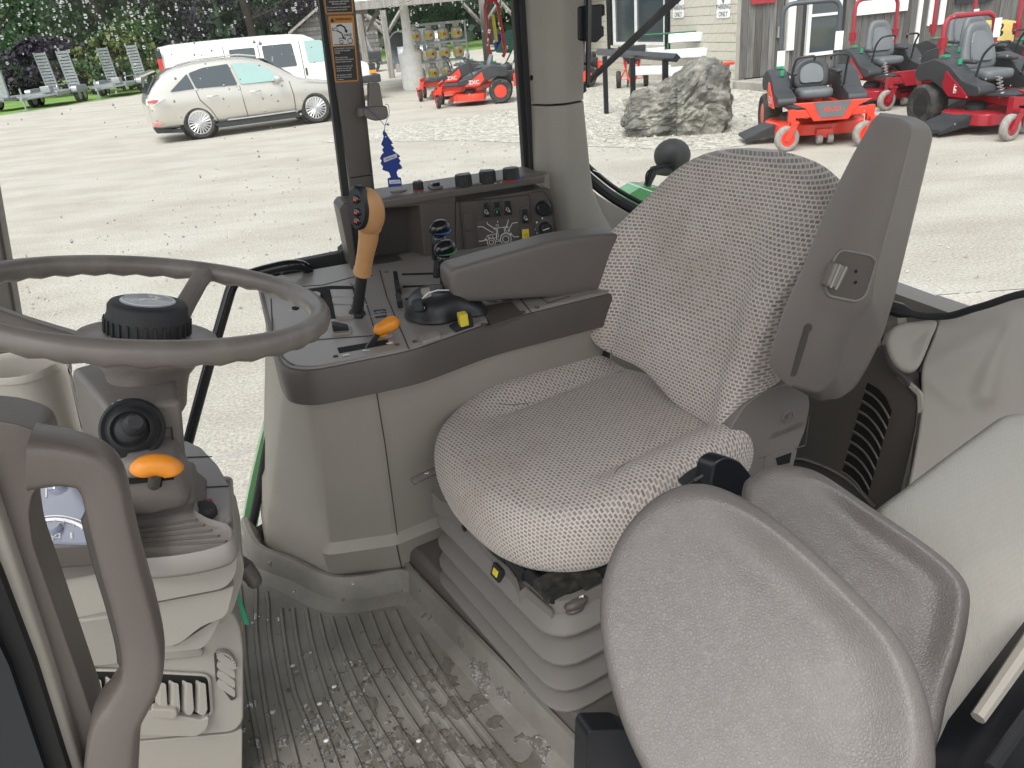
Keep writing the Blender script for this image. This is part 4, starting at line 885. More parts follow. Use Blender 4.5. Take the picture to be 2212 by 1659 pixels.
# ---------------------------------------------------------------- canopy, posts, shed, cage
t = Thing('canopy', 'white soffit canopy with weathered wooden beam over the mowers', 'canopy', (-2, 29, 0), 'W')
g = G(); g.box((-.2, 30.2, 2.90), (8.2, 7.0, .2)); t.part('roof', g, 'van_white')
g = G(); g.box((-.2, 26.62, 2.68), (8.4, .25, .24)); g.box((-4.4, 30.2, 2.68), (.22, 7, .24)); t.part('beam', g, 'old_beam')
t = Thing('canopy_post', 'thick white post with flared base under the canopy', 'post', (-2.5, 28.5, 0), 'W')
g = G(); g.lathe([(.36, 0), (.38, .1), (.37, 1.12), (.34, 1.18)], (-2.42, 28.5, 0), n=24); t.part('base', g, 'old_white')
g = G(); g.lathe([(.25, 1.18), (.19, 1.35), (.15, 1.9), (.14, 2.80)], (-2.42, 28.5, 0), n=20); t.part('shaft', g, 'old_white')
for i, (x, y, lab) in enumerate(((-4.6, 33.4, 'leftmost weathered timber post beside the shed'), (-4.0, 36.5, 'weathered timber post by the silver barrel'), (.2, 34.4, 'timber post with forked braces behind the propane cage'), (1.75, 36.4, 'timber post in front of the dark building wall'))):
    t = Thing('timber_post', lab, 'post', (x, y, 0), 'W', 'timber posts of the lean-to')
    g = G(); g.box((x, y, 1.35), (.24, .24, 2.7)); t.part('post', g, 'old_beam')
    for s in (-1, 1):
        g = G(); g.tube([(x+s*.1, y, 1.85), (x+s*.75, y, 2.62)], .08, 4); t.part('brace', g, 'old_beam')
t = Thing('shed', 'small grey clapboard shed with gable roof beyond the timber posts', 'shed', (0, 0, 0), radians(8), loc=(-8.6, 52, 0))
g = G(); g.prism([(-2.4, 0, 0), (2.4, 0, 0), (2.4, 0, 2.4), (0, 0, 3.9), (-2.4, 0, 2.4)], (0, 5, 0)); sw = t.part('wall', g, 'plank1')
for k in range(15):
    z = .1+k*.24; hw = 2.42 if z < 2.3 else max(.1, 2.42*(3.9-z)/1.55)
    g = G(); g.box((0, -.02, z+.1), (2*hw-.1, .05, .21)); t.part('plank', g, 'plank%d' % (k % 2), parent=sw)
g = G()
for s in (-1, 1): g.prism([(0, -.4, 3.95), (s*2.9, -.4, 2.15), (s*2.9, -.4, 2.30), (0, -.4, 4.12)], (0, 5.8, 0))
t.part('roof', g, 'old_beam')
t = Thing('utility_vehicle', 'dark utility vehicle with silver roll frame parked by the shed', 'utility vehicle', (0, 0, 0), radians(12), loc=(-6.6, 44, 0))
g = G(); g.box((0, 0, .75), (2.6, 1.3, .5)); g.box((-1.1, 0, 1.0), (.9, 1.35, .35)); t.part('body', g, 'mower_black', bevel=.05)
g = G()
for s in (-1, 1): g.tube(rnd([(.9, s*.6, .9), (.6, s*.6, 1.85), (-.5, s*.6, 1.85), (-.6, s*.6, .9)], .1), .04, 6)
g.tube([(.6, -.6, 1.85), (.6, .6, 1.85)], .04, 6); t.part('roll_cage', g, 'galvanised')
for x in (-.85, .85):
    for s in (-1, 1): wheel(t, 'wheel', (x, s*.62, .32), .32, .25, (0, s, 0), rr=.5)
for x, y, z, hh, lab in ((-4.1, 41.5, .35, 1.25, 'shiny silver drum lying beside the timber post'), (-2.35, 36.6, .95, .6, 'small silver drum right of the white post')):
    t = Thing('steel_drum', lab, 'drum', (x, y, z), 'W', 'silver drums')
    g = G(); g.lathe([(.38, 0), (.40, .02), (.38, .05), (.38, hh*.33), (.40, hh*.35), (.38, hh*.37), (.38, hh*.66), (.40, hh*.68), (.38, hh*.7), (.38, hh-.05), (.40, hh-.02), (.38, hh)], (x, y, z+.4), (1, .1, 0), 24); t.part('barrel', g, 'drum_metal')
    g = G(); g.box((x+hh/2, y, z/2), (hh+.3, .9, z)); t.part('cradle', g, 'old_beam')
t = Thing('culvert_pipe', 'dark open ended grey plastic pipe standing behind the drum', 'pipe', (-3.9, 46, 0), 'W')
g = G(); g.lathe([(.85, 0), (.85, 2.2), (.78, 2.2), (.78, 0), (.85, 0)], (-4.3, 45, 1.0), (.6, .8, 0), 24, cap=False); g.box((-4, 45.6, .15), (1.6, 1.6, .3)); t.part('pipe', g, 'mower_seat')

# propane cage and cylinders
cx_, cy_ = -1.55, 31.0
cg = Thing('propane_cage', 'galvanised steel cage with three shelves of white propane cylinders', 'cage', (cx_, cy_, 0), 'W')
g = G(); CW, CD = 1.05, .42
for sx in (-1, 1):
    for sy in (-1, 1): g.box((cx_+sx*CW, cy_+sy*CD, .99), (.06, .06, 1.98))
for z in (.08, .74, 1.36, 1.98):
    for sy in (-1, 1): g.box((cx_, cy_+sy*CD, z), (2*CW, .05, .06))
    for sx in (-1, 1): g.box((cx_+sx*CW, cy_, z), (.05, 2*CD, .06))
cg.part('frame', g, 'galvanised')
g = G(); g.box((cx_, cy_, 2.01), (2*CW+.1, 2*CD+.1, .05)); cg.part('top', g, 'galvanised')
for z in (.10, .76, 1.38):
    g = G(); g.box((cx_, cy_, z+.01), (2*CW-.1, 2*CD-.1, .02)); cg.part('shelf', g, 'galvanised')
g = G()
for i in range(14): g.cyl((cx_-CW+.15*i, cy_-CD-.01, .08), (cx_-CW+.15*i, cy_-CD-.01, 1.96), .006, n=4)
cg.part('mesh_door', g, 'galvanised', kind='stuff')
k = 0
names = ('top', 'middle', 'bottom')
pos = ('leftmost', 'second from left', 'second from right', 'rightmost')
src = None
for r_, z in enumerate((1.41, .79, .13)):
    for i in range(4 if r_ < 2 else 3):
        x = cx_-.78+i*.50; y = cy_-.12
        lab = 'white propane cylinder with yellow label, %s on the %s shelf of the cage' % (pos[i] if r_ < 2 or i < 2 else 'third from left', names[r_])
        if src is None:
            tt = Thing('propane_cylinder', lab, 'propane cylinder', (0, 0, 0), 'W', 'propane cylinders in the cage', loc=(x, y, z)); src = tt.o
            g = G(); g.lathe([(.12, 0), (.14, .03), (.19, .07), (.20, .12), (.20, .32), (.17, .40), (.10, .44)], n=20); tt.part('tank', g, 'propane_white')
            g = G(); g.lathe([(.11, .44), (.12, .56)], n=14); tt.part('collar', g, 'propane_white')
            g = G(); n_ = 8; g.loft([[(.203*sin(-.9+1.8*j/n_), -.203*cos(-.9+1.8*j/n_), zz) for zz in (.12, .30)] for j in range(n_+1)], False, False, closed=False); lb = tt.part('label', g, 'yellow')
            g = G(); g.loft([[(.2045*sin(.1+.5*j/n_), -.2045*cos(.1+.5*j/n_), zz) for zz in (.17, .26)] for j in range(n_+1)], False, False, closed=False); tt.part('label_mark', g, 'tail_red', parent=lb)
        else: inst(src, (x, y, z), 0, label=lab)
# wheelbarrow, buckets and tools
t = Thing('wheelbarrow', 'dark green wheelbarrow tipped up against the block wall', 'wheelbarrow', (0, 0, 0), radians(40), loc=(1.2, 33.0, 0))
c_ = rnd([(-.5, -.35, 0), (.5, -.3, 0), (.5, .3, 0), (-.5, .35, 0)], .12); a = radians(50)
tr_ = lambda p, k, z: (p.x*k*cos(a)-z*sin(a), p.y*k, .95+p.x*k*sin(a)+z*cos(a))
g = G(); g.loft([[tr_(p, .6, 0) for p in c_], [tr_(p, 1, .32) for p in c_], [tr_(p, .95, .32) for p in c_]]); t.part('tray', g, 'wheelbarrow_green')
g = G(); g.tube([(-.4, -.2, .1), (.6, -.25, 1.2)], .03, 6); g.tube([(-.4, .2, .1), (.6, .25, 1.2)], .03, 6); t.part('handle', g, 'old_beam')
wheel(t, 'wheel', (-.3, 0, .2), .2, .1, (0, 1, 0), rr=.5)
for x, y, lab in ((.75, 33.8, 'blue plastic tub in front of the timber posts, left one'), (1.45, 34.2, 'blue plastic tub in front of the timber posts, right one')):
    g = G(); g.lathe([(.20, 0), (.25, .55), (.27, .57)], (x, y, .85), n=18)
    solo('tub', g, 'blue_plastic', lab, 'tub', (x, y, 0), 'W', 'blue tubs')
t = Thing('work_table', 'low dark table carrying the blue tubs', 'table', (1.1, 34, 0), 'W'); g = G(); g.box((1.1, 34, .82), (1.5, .8, .06)); t.part('top', g, 'old_beam')
for x in (.4, 1.8):
    for y in (33.65, 34.35): g = G(); g.box((x, y, .4), (.07, .07, .8)); t.part('leg', g, 'old_beam')
t = Thing('roll_bar', 'red roll bar frame standing right of the propane cage', 'roll bar', (0, 0, 0), 'W', loc=(.55, 31.2, 0))
g = G(); g.tube(rnd([(-.25, 0, .0), (-.25, 0, 2.55), (.2, 0, 2.55), (.35, .1, .8)], .18), .06, 8); t.part('bar', g, 'tail_red')
g = G(); g.tube([(.05, -.1, 1.2), (0, -.1, 2.1)], .07, 6); t.part('strap', g, 'yellow')

# ================================================================ CAB (T frame: x = towards the rear, y = away from the camera)
def V(*a): return Vector(a)
def D(pts, **k): return [px(u, v, **k) for u, v in pts]
def slab(pts, off, r=0, n=3, **k): g = G(); g.prism(rnd(D(pts, **k), r, n) if r else D(pts, **k), off); return g
FZ = .94
# ---- floor and mat
fl = [(-.20, 1.56), (.12, 1.74), (1.25, 1.74), (1.25, .05), (-.80, .05), (-.80, 1.02), (-.50, 1.12), (-.24, 1.30)]
g = G(); g.prism([(x, y, FZ-.06) for x, y in fl], (0, 0, .055)); solo('cab_floor', g, 'black_soft', kind='structure')
mt = Thing('floor_mat', 'dirty wet grey rubber floor mat with long raised ribs and loose grit', 'floor mat', (.1, 1.0, FZ))
mo = [(-.125, 1.53), (.30, 1.40), (.40, .95), (.45, .40), (-.46, .40), (-.46, 1.10), (-.22, 1.25)]
g = G(); g.prism([(x, y, FZ-.004) for x, y in mo], (0, 0, .008)); mat_o = mt.part('mat', g, 'floor_rubber')
RB = [[(120, 520), (148, 580), (150, 800), (190, 1150), (270, 1600)], [(205, 600), (215, 670), (225, 850), (280, 1150), (390, 1600)], [(285, 690), (310, 900), (360, 1150), (460, 1400), (530, 1620)],
      [(350, 690), (375, 880), (440, 1150), (540, 1400), (620, 1620)], [(420, 690), (460, 900), (560, 1220), (690, 1500), (740, 1620)], [(490, 720), (540, 920), (650, 1200), (790, 1450), (880, 1620)],
      [(560, 740), (620, 930), (740, 1200), (900, 1480), (980, 1620)], [(630, 740), (700, 930), (840, 1200), (1010, 1470), (1110, 1620)], [(700, 730), (780, 930), (930, 1200), (1110, 1470), (1215, 1620)],
      [(770, 715), (855, 925), (1020, 1200), (1210, 1470), (1320, 1620)], [(835, 705), (935, 925), (1110, 1200), (1310, 1460), (1430, 1620)], [(905, 700), (1005, 910), (1195, 1190), (1400, 1460), (1530, 1620)],
      [(1035, 830), (1130, 1000), (1310, 1260), (1490, 1480), (1590, 1600)], [(60, 560), (80, 750), (95, 1000), (130, 1250), (200, 1620)], [(0, 700), (20, 900), (40, 1200), (90, 1620)]]
for L in RB:
    P = spline([px(494+x*.3968, 1042+y*.3968, z=FZ+.004) for x, y in L], 7)
    g = G(); g.tube(P, .0052, 6); mt.part('rib', g, 'floor_rubber', parent=mat_o)
# upturned edges of the mat round the console foot and along the seat plinth
g = G()
ed = spline([(-.15, 1.56, 0), (-.128, 1.44, 0), (-.06, 1.35, 0), (.0, 1.265, 0), (.06, 1.235, 0), (.13, 1.222, 0), (.165, 1.19, 0)], 4)
def ribbon(P, prof):
    loops = []
    for i, p in enumerate(P):
        t_ = (P[min(i+1, len(P)-1)]-P[max(i-1, 0)]).normalized(); n_ = V(t_.y, -t_.x, 0)
        loops.append([p+n_*a+V(0, 0, FZ+b) for a, b in prof])
    return loops
g.loft(ribbon(ed, [(-.03, 0), (-.012, .052), (-.003, .054), (.004, .046), (.012, .012), (.04, .004), (.05, 0)]), False, False); mt.part('upturned_edge', g, 'floor_rubber', parent=mat_o)
g = G(); ed = [V(.150, 1.24, 0), V(.155, 1.20, 0), V(.30, .66, 0), V(.36, .40, 0)]
g.loft(ribbon(ed, [(-.02, 0), (-.004, .060), (.003, .060), (.008, .045), (.014, .012), (.035, .004), (.045, 0)]), False, False); mt.part('upturned_edge', g, 'floor_rubber', parent=mat_o)
# grit and pebbles lying on the mat
rg = random.Random(4); g = G()
for i in range(300):
    x = rg.gauss(-.02, .10); y = rg.gauss(.86, .16)
    s = rg.choice((.0009, .0012, .0016, .002, .003)); 
    g.ell((x, y, FZ+.004+s*.5), (s*rg.uniform(.8, 1.5), s, s*.7), 6, 4)
solo('grit', g, 'dirt', kind='stuff')
PBL = ['white stone chip on the mat, second nearest the bellows of the ten', 'pale pebble on the mat directly above the wet patch, left one of the middle', 'white flat stone chip on the ribs closest to the bellows', 'pale pebble farthest left on the mat beside the column', 'pebble just below the leftmost one on the mat', 'pale pebble in the middle of the wet patch, upper one', 'white pebble in the middle of the wet patch, right one', 'white pebble at the bottom edge of the picture, left one', 'pale pebble right of the wet patch centre', 'white pebble lowest right on the mat near the plinth']
pb = [(747, 1433), (722, 1483), (790, 1464), (632, 1438), (640, 1450), (690, 1520), (760, 1540), (705, 1600), (835, 1560), (905, 1600)]
for i, (u, v) in enumerate(pb):
    p = px(u, v, z=FZ+.008); g = G(); g.ell(p, (.0045, .0032, .0022), 8, 5); solo('pebble', g, 'white_print' if i % 2 else 'stones', PBL[i], 'pebble', p, group='pebbles on the mat')

# ---- side console
sc_ = Thing('side_console', 'taupe side console with levers on a beige moulded base beside the seat', 'console', (.25, 1.4, FZ))
def cl(pts, z, r=.016): return rnd([(x, y, z) for x, y in pts], r, 4)
lo = [(-.113, 1.66), (-.113, 1.487), (.013, 1.290), (.141, 1.248), (.50, 1.33), (.50, 1.66)]
mid = [(-.088, 1.66), (-.088, 1.425), (.006, 1.235), (.134, 1.205), (.52, 1.28), (.52, 1.66)]
mid2 = [(-.078, 1.66), (-.078, 1.432), (.012, 1.246), (.136, 1.217), (.52, 1.29), (.52, 1.66)]
tp = [(.004, 1.66), (.004, 1.215), (.035, 1.140), (.137, 1.136), (.60, 1.185), (.60, 1.66)]
g = G(); g.loft([cl(lo, FZ+.01), cl(mid, 1.065), cl(mid2, 1.083), cl(tp, 1.432)]); body = sc_.part('base', g, 'beige', smooth=45)
g = G(); g.tube([px(812, 838, y=1.128), px(832, 960, y=1.150), px(858, 1155, y=1.198)], .0010, 4); g.tube([V(.1345, 1.203, 1.066), V(.1415, 1.246, .95)], .0010, 4); sc_.part('seam', g, 'groove', parent=body)
ot = [(-.004, 1.66), (-.004, 1.195), (.004, 1.135), (.04, 1.104), (.20, 1.098), (.345, 1.145), (.66, 1.172), (.66, 1.66)]
g = G(); g.loft([cl(ot, 1.43, .035), cl(ot, 1.478, .035), cl([(x+(.004 if x < .3 else 0), y+(.004 if y < 1.4 else 0)) for x, y in ot], 1.486, .035)]); sc_.part('side_band', g, 'taupe_dark', smooth=50)
ins = [(.006, 1.655), (.006, 1.20), (.012, 1.142), (.045, 1.112), (.20, 1.107), (.345, 1.154), (.655, 1.181), (.655, 1.655)]
g = G(); g.loft([cl(ins, 1.484, .03), cl(ins, 1.4895, .03)]); g.loft([cl([(x*.985+.004, y*.995+.007) for x, y in ins], 1.4890, .03), cl([(x*.985+.004, y*.995+.007) for x, y in ins], 1.4915, .03)]); top = sc_.part('top_panel', g, 'panel', bevel=.0012)
ZT = 1.4915
def topslab(name, pts, h, m, r=0, parent=top, z=None, th=None, bevel=0, label=None):
    z = ZT if z is None else z; g = G(); P = D(pts, z=z+h); P = rnd(P, r, 3) if r else P; g.prism(P, (0, 0, -(th or h+.002)))
    return sc_.part(name, g, m, parent=parent, bevel=bevel, label=label)
Z3 = lambda pts: [(576+x*.3224*1050/1050, 548.6+y*.3224) for x, y in pts]
def seam(pts, w_=.0011, z=ZT+.0003, parent=top, nm='seam'):
    g = G(); g.tube(D(pts, z=z), w_, 4); return sc_.part(nm, g, 'groove', parent=parent)
seam(Z3([(757, 110), (805, 290), (955, 638)])); seam(Z3([(300, 578), (500, 562), (720, 548)])); seam(Z3([(560, 200), (640, 240), (715, 480), (735, 545)])); seam(Z3([(1700, 300), (1790, 412)])); seam(Z3([(1460, 400), (1500, 480)])); seam(Z3([(30, 300), (40, 560), (110, 700), (180, 745)]), .0012)
seam(Z3([(230, 218), (380, 208), (590, 152)]), .001); seam(Z3([(1835, 292), (1885, 330), (2030, 283)]), .001)
# raised moulding round the gate, the gate itself and its detent fingers
topslab('gate', Z3([(262, 235), (430, 212), (580, 214), (600, 260), (640, 300), (650, 420), (640, 432), (420, 432), (395, 420), (372, 300)]), .0006, 'hole')
for q in ([(425, 236), (575, 236), (590, 288), (436, 284)], [(436, 292), (575, 290), (590, 338), (445, 330)], [(448, 344), (565, 342), (588, 412), (470, 418), (458, 405)]):
    topslab('gate_finger', Z3(q), .006, 'panel', r=.004, bevel=.0012)
topslab('gate_finger', Z3([(262, 250), (340, 250), (362, 262), (355, 285), (268, 280)]), .006, 'panel', r=.004, bevel=.001)
topslab('hole', Z3([(165, 355), (190, 348), (222, 360), (205, 376), (175, 374)]), .0006, 'hole', r=.004)
# slots
for q in ([(846, 115), (874, 115), (912, 350), (880, 352)], [(906, 130), (1120, 124), (1120, 136), (906, 142)], [(910, 212), (1118, 206), (1118, 218), (912, 224)], [(928, 296), (985, 292), (985, 304), (930, 308)], [(472, 628), (808, 572), (826, 602), (486, 664)]):
    topslab('slot', Z3(q), .0006, 'hole', r=.002)
for q in ([(850, 172), (885, 170), (898, 228), (862, 232)], [(860, 262), (895, 260), (908, 316), (872, 318)]):
    topslab('slider', Z3(q), .013, 'black', r=.002, bevel=.0015)
topslab('dark_panel', Z3([(1455, 345), (1640, 318), (1722, 405), (1502, 478)]), .0012, 'taupe_dark', r=.004)
topslab('blank_cover', Z3([(1018, 545), (1150, 508), (1170, 545), (1045, 586)]), .004, 'panel', r=.006, bevel=.001)
topslab('blank_cover', Z3([(760, 535), (830, 515), (850, 540), (780, 555)]), .004, 'panel', r=.004, bevel=.001)
topslab('cup_recess', Z3([(1470, 308), (1530, 300), (1545, 316), (1490, 322)]), .001, 'taupe_dark', r=.003)
topslab('cup_recess', Z3([(1570, 300), (1640, 290), (1650, 305), (1590, 312)]), .001, 'taupe_dark', r=.003)
# rocker switch near the gate
s1 = topslab('switch_bezel', Z3([(420, 500), (560, 478), (572, 525), (430, 540)]), .003, 'panel', r=.005, bevel=.001)
g = G(); P = D(Z3([(440, 490), (545, 485), (552, 512), (445, 522)]), z=ZT+.003); g.loft([P, [P[0]+V(0, 0, .012), P[1]+V(0, 0, .004), P[2]+V(0, 0, .004), P[3]+V(0, 0, .012)]]); sc_.part('rocker', g, 'black', parent=s1, bevel=.001)
# warning label
lb = topslab('label_plate', Z3([(715, 375), (798, 368), (808, 420), (728, 430)]), .0008, 'decal_black', r=.003)
ex = (px(826, 676, z=ZT)-px(812, 678, z=ZT)).normalized(); ey = V(0, 0, 1).cross(ex)
for k, s in enumerate(('STOP', 'SHIFT TO', 'P', 'BEFORE', 'DISMOUNTING')):
    sc_.part('print', text_geo(s, .0052, px(821, 677, z=ZT+.001)+ey*(.009-.0052*k), ex, ey, bold=.0002), 'white_print', parent=top, smooth=0)
for u, v, s in ((738, 583, 'P'), (776, 640, 'N'), (787, 655, 'R')): pass
def prn(u, v, s, sz=.007, up_=None):
    sc_.part('print', text_geo(s, sz, px(u, v, z=ZT+.0012), ex, ey, bold=.0001), 'white_print', parent=top, smooth=0)
prn(745, 671, 'P', .008); prn(788, 641, 'B', .006); prn(791, 659, 'D', .006); prn(716, 694, 'N', .006); prn(627, 671, 'A', .007); prn(745, 681, '', .006)
# small pictograms: tortoise, wedge, hare
def shape(name, c, pts, sc2, m='white_print', par=top, z=ZT+.001):
    C_ = px(*c, z=z); g = G(); g.prism([C_+ex*x*sc2+ey*y*sc2 for x, y in pts], (0, 0, .0006)); return sc_.part(name, g, m, parent=par, smooth=0)
shape('tortoise_mark', (748, 767), [(-1, -.3), (-.7, -.3), (-.6, -.6), (-.35, -.3), (.4, -.3), (.5, -.6), (.7, -.3), (1.1, 0), (.8, .3), (.4, .55), (-.2, .6), (-.7, .3)], .006)
shape('wedge_mark', (792, 757), [(-1, -.2), (1, -.2), (-1, .7)], .006)
shape('hare_mark', (842, 741), [(-1, -.2), (-.5, -.6), (.6, -.6), (.9, -.2), (.7, .5), (.2, .5), (.1, 1.0), (-.2, .9), (-.1, .4), (-.7, .3)], .006)
shape('pedal_mark', (1183, 641), [(-.8, -.3), (0, -.6), (.8, -.2), (.5, .6), (-.5, .5)], .005)
shape('lever_mark', (1016, 704), [(-1, -.3), (.8, -.5), (1, .1), (.2, .1), (0, .6), (-.4, .1)], .006)
# screws
for u, v in ((801, 596), (835, 588), (725, 770), (858, 745), (896, 738), (1044, 701), (1130, 674), (1160, 664)):
    g = G(); c_ = px(u, v, z=ZT); g.lathe([(.0042, -.001), (.0042, .0012), (.0030, .0016), (.0022, .0004)], c_, n=12); sc_.part('screw', g, 'dirty_metal', parent=top)
# joystick
jb = V(.150, 1.307, ZT)
j1 = px(782, 592, y=1.262); j2 = px(796, 515, y=1.238); j3 = px(797, 470, y=1.226)
g = G(); g.tube([jb, jb.lerp(j1, .5), j1+(j2-j1)*.08], [.0105, .0095, .0095], 12); g.lathe([(.016, -.001), (.014, .006), (.011, .010)], jb, n=16); js = sc_.part('joystick', g, 'black_soft')
g = G(); g.tube([j1, j1+(j2-j1)*.02, j1+(j2-j1)*.16, j1+(j2-j1)*.2, j1.lerp(j2, .6), j2, j3], [.0135, .0155, .0150, .0140, .0142, .0160, .018], 16); sc_.part('joystick_grip', g, 'tan', parent=js)
ja = (px(790, 425, y=1.216)-px(800, 505, y=1.232)).normalized(); jx = V(1, .25, 0); jx = (jx-ja*jx.dot(ja)).normalized(); jy = ja.cross(jx)
hc = px(796, 458, y=1.222)
g = G(); g.ell(hc, (.0270, .0250, .0400), 20, 12, ax=(jx, jy, ja)); g.tube([px(800, 505, y=1.230), px(812, 498, y=1.222), px(822, 486, y=1.218)], [.008, .009, .006], 8); sc_.part('joystick_head', g, 'tan', parent=js, sub=1)
fn = (V(0, 0, CAM_H)-hc).normalized(); fn = (fn-jx*1.1).normalized()
fx_ = ja.cross(fn).normalized(); fy_ = fn.cross(fx_)
c0_ = px(773, 450, y=1.205)
g = G(); P = [c0_+fx_*(a*.0175)+fy_*(b*.034) for a, b in [(-1, .3), (-.8, .8), (-.3, 1), (.3, .9), (.8, .4), (1, -.1), (.8, -.65), (.2, -1), (-.5, -.85), (-.95, -.3)]]; P = spline(P, 3, True)
g.loft([[p-fn*.012 for p in P], P, [c0_+(p-c0_)*.9+fn*.004 for p in P]]); fp = sc_.part('button_plate', g, 'black', parent=js)
for u, v in ((769, 431), (771, 459), (771, 478)):
    c_ = onplane(u, v, c0_+fn*.0045, fn)
    g = G(); g.ell(c_, (.0078, .0066, .0035), 14, 6, ax=(fx_, fy_, fn)); bt = sc_.part('button', g, 'black_gloss', parent=js)
    g = G(); g.prism([c_+fn*.0034+fx_*a*.003+fy_*b*.003 for a, b in ((-1, -.8), (0, -.2), (1, -.9), (.6, .7), (0, .1), (-.5, .8))], fn*.0006); sc_.part('button_mark', g, 'lamp_red', parent=js, smooth=0)
# orange hand throttle
a1_, a2_ = px(808, 717, y=1.160), px(862, 691, y=1.168)
g = G(); c1, c2 = px(797, 752, z=ZT), px(820, 716, y=1.162); g.prism([c1+V(-.006, 0, 0), c1+V(.008, 0, 0), c2+V(.005, 0, 0), c2+V(-.006, 0, -.002)], (0, .006, 0)); ht = sc_.part('throttle_lever', g, 'black')
g = G(); d_ = a2_-a1_; n_ = 10; g.tube([a1_+d_*(k/n_) for k in range(n_+1)], [.003, .0085, .0098, .0103, .0108, .0116, .0124, .0128, .0120, .0092, .003], 16); sc_.part('throttle_knob', g, 'orange', parent=ht)
g = G(); g.box(px(826, 724, z=ZT+.006), (.016, .008, .005)); sc_.part('stop_tab', g, 'orange', parent=top, bevel=.001)
# black hitch control pod
pc = px(958, 688, z=ZT)
g = G()
o_ = [px(u, v, z=ZT) for u, v in ((877, 690), (884, 668), (915, 655), (985, 652), (1040, 655), (1050, 672), (1044, 683), (1000, 690), (955, 703), (910, 703))]
P = spline(o_, 3, True); cP = sum(P, V(0, 0, 0))/len(P)
def pr(k, h, lean=.0, tail=1): return [V(cP.x+(p.x-cP.x)*k, cP.y+(p.y-cP.y)*k, ZT+h*(1 if p.x < cP.x+.02 else max(.35, 1-(p.x-cP.x-.02)*14))) for p in P]
g.loft([pr(1.04, 0), pr(1.04, .004), pr(1, .006), pr(.97, .022), pr(.86, .034), pr(.66, .042), pr(.3, .045)]); pod = sc_.part('hitch_control', g, 'black', sub=1)
dcam = (V(0, 0, CAM_H)-(cP+V(0, 0, .03))).normalized(); tx = V(1, .1, 0); tx = (tx-dcam*tx.dot(dcam)).normalized(); ty_ = dcam.cross(tx)
for k, s in enumerate('98765432'):
    a = k/7; u = 903+a*50; v = 668-22*a+10*a*a
    sc_.part('print', text_geo(s, .0058, px(u+6, v, y=cP.y-.034+.004*a), tx, ty_), 'white_print', parent=pod, smooth=0)
g = G(); g.tube([px(u, v, y=cP.y-.020) for u, v in ((912, 645), (925, 633), (945, 627), (970, 627))], .0012, 4); sc_.part('scale_line', g, 'white_print', parent=pod)
g = G(); c_ = px(903, 660, y=cP.y-.030); g.box(c_, (.018, .020, .022), ax=(tx, ty_.cross(tx)*-1, ty_)); sc_.part('hitch_lever', g, 'black_soft', parent=pod, bevel=.004)
g = G(); c_ = px(921, 637, y=cP.y-.008); nn = V(1, 0, 0); g.cyl(c_-V(.006, 0, 0), c_+V(.006, 0, 0), .012, n=18); kn = sc_.part('adjust_wheel', g, 'beige_dark', parent=pod)
g = G(); g.box(px(947, 682, y=cP.y-.036), (.016, .004, .024), ax=(tx, dcam, ty_)); sc_.part('raise_lower_switch', g, 'black_gloss', parent=pod, bevel=.002)
sc_.part('print', text_geo('N  Z', .008, px(932, 694, y=cP.y-.036), ty_, -tx), 'white_print', parent=pod, smooth=0)
# yellow clutch switch
g = G(); P = D([(970, 706), (1018, 696), (1024, 706), (984, 719)], z=ZT); g.loft([P, [P[0]+V(0, 0, .003), P[1]+V(0, 0, .018), P[2]+V(0, 0, .016), P[3]+V(0, 0, .003)]]); yb = sc_.part('switch_base', g, 'black', bevel=.001)
g = G(); P = D([(990, 700), (1008, 696), (1014, 703), (996, 708)], z=ZT+.006); g.loft([P, [p+V(.0, .002, .020) for p in P]]); sc_.part('yellow_switch', g, 'yellow', parent=yb, bevel=.0015)
# two black scv levers with coloured rings
for nm_, bs, hd, ym, lab in (('blue_print', V(.333, 1.438, ZT), (950, 492), 1.425, 'blue ringed black lever'), ('green_print', V(.329, 1.373, ZT), (961, 536), 1.360, 'green ringed black lever')):
    c_ = px(*hd, y=ym); up_ = (c_-bs).normalized()
    g = G(); L_ = (c_-bs).length; g.tube([bs, bs+up_*L_*.48], .0085, 10); lv = sc_.part('lever', g, 'black_soft', label=lab)
    ax_ = (up_+V(-.25, -.1, 0)).normalized()
    bx = V(1, .1, 0); bx = (bx-ax_*bx.dot(ax_)).normalized(); by = ax_.cross(bx)
    g = G(); g.tube([bs+up_*L_*.36, bs+up_*L_*.38, bs+up_*L_*.7, c_-up_*.010], [.0125, .0140, .0140, .017], 14); g.ell(c_, (.0225, .0175, .016), 18, 10, ax=(bx, by, ax_)); sc_.part('lever_grip', g, 'black_gloss', parent=lv, sub=1)
    g = G(); g.tube([c_-ax_*.006+bx*.0198*cos(a)+by*.0152*sin(a)-ax_*.004*cos(a) for a in [2*pi*k/26 for k in range(26)]], .0016, 6, closed=True); sc_.part('ring', g, nm_, parent=lv)

# ---- switch pod at the window
pd = Thing('switch_pod', 'dark taupe switch pod with knobs, rocker switches and a white tractor outline', 'control panel', (.42, 1.65, 1.45))
YF = 1.600
PB = 1.70
ztop = 1.6280
Z2 = lambda pts: [(757+x*.2133, 351+y*.2133) for x, y in pts]
def fp_(pts, y=YF): return D(pts, y=y)
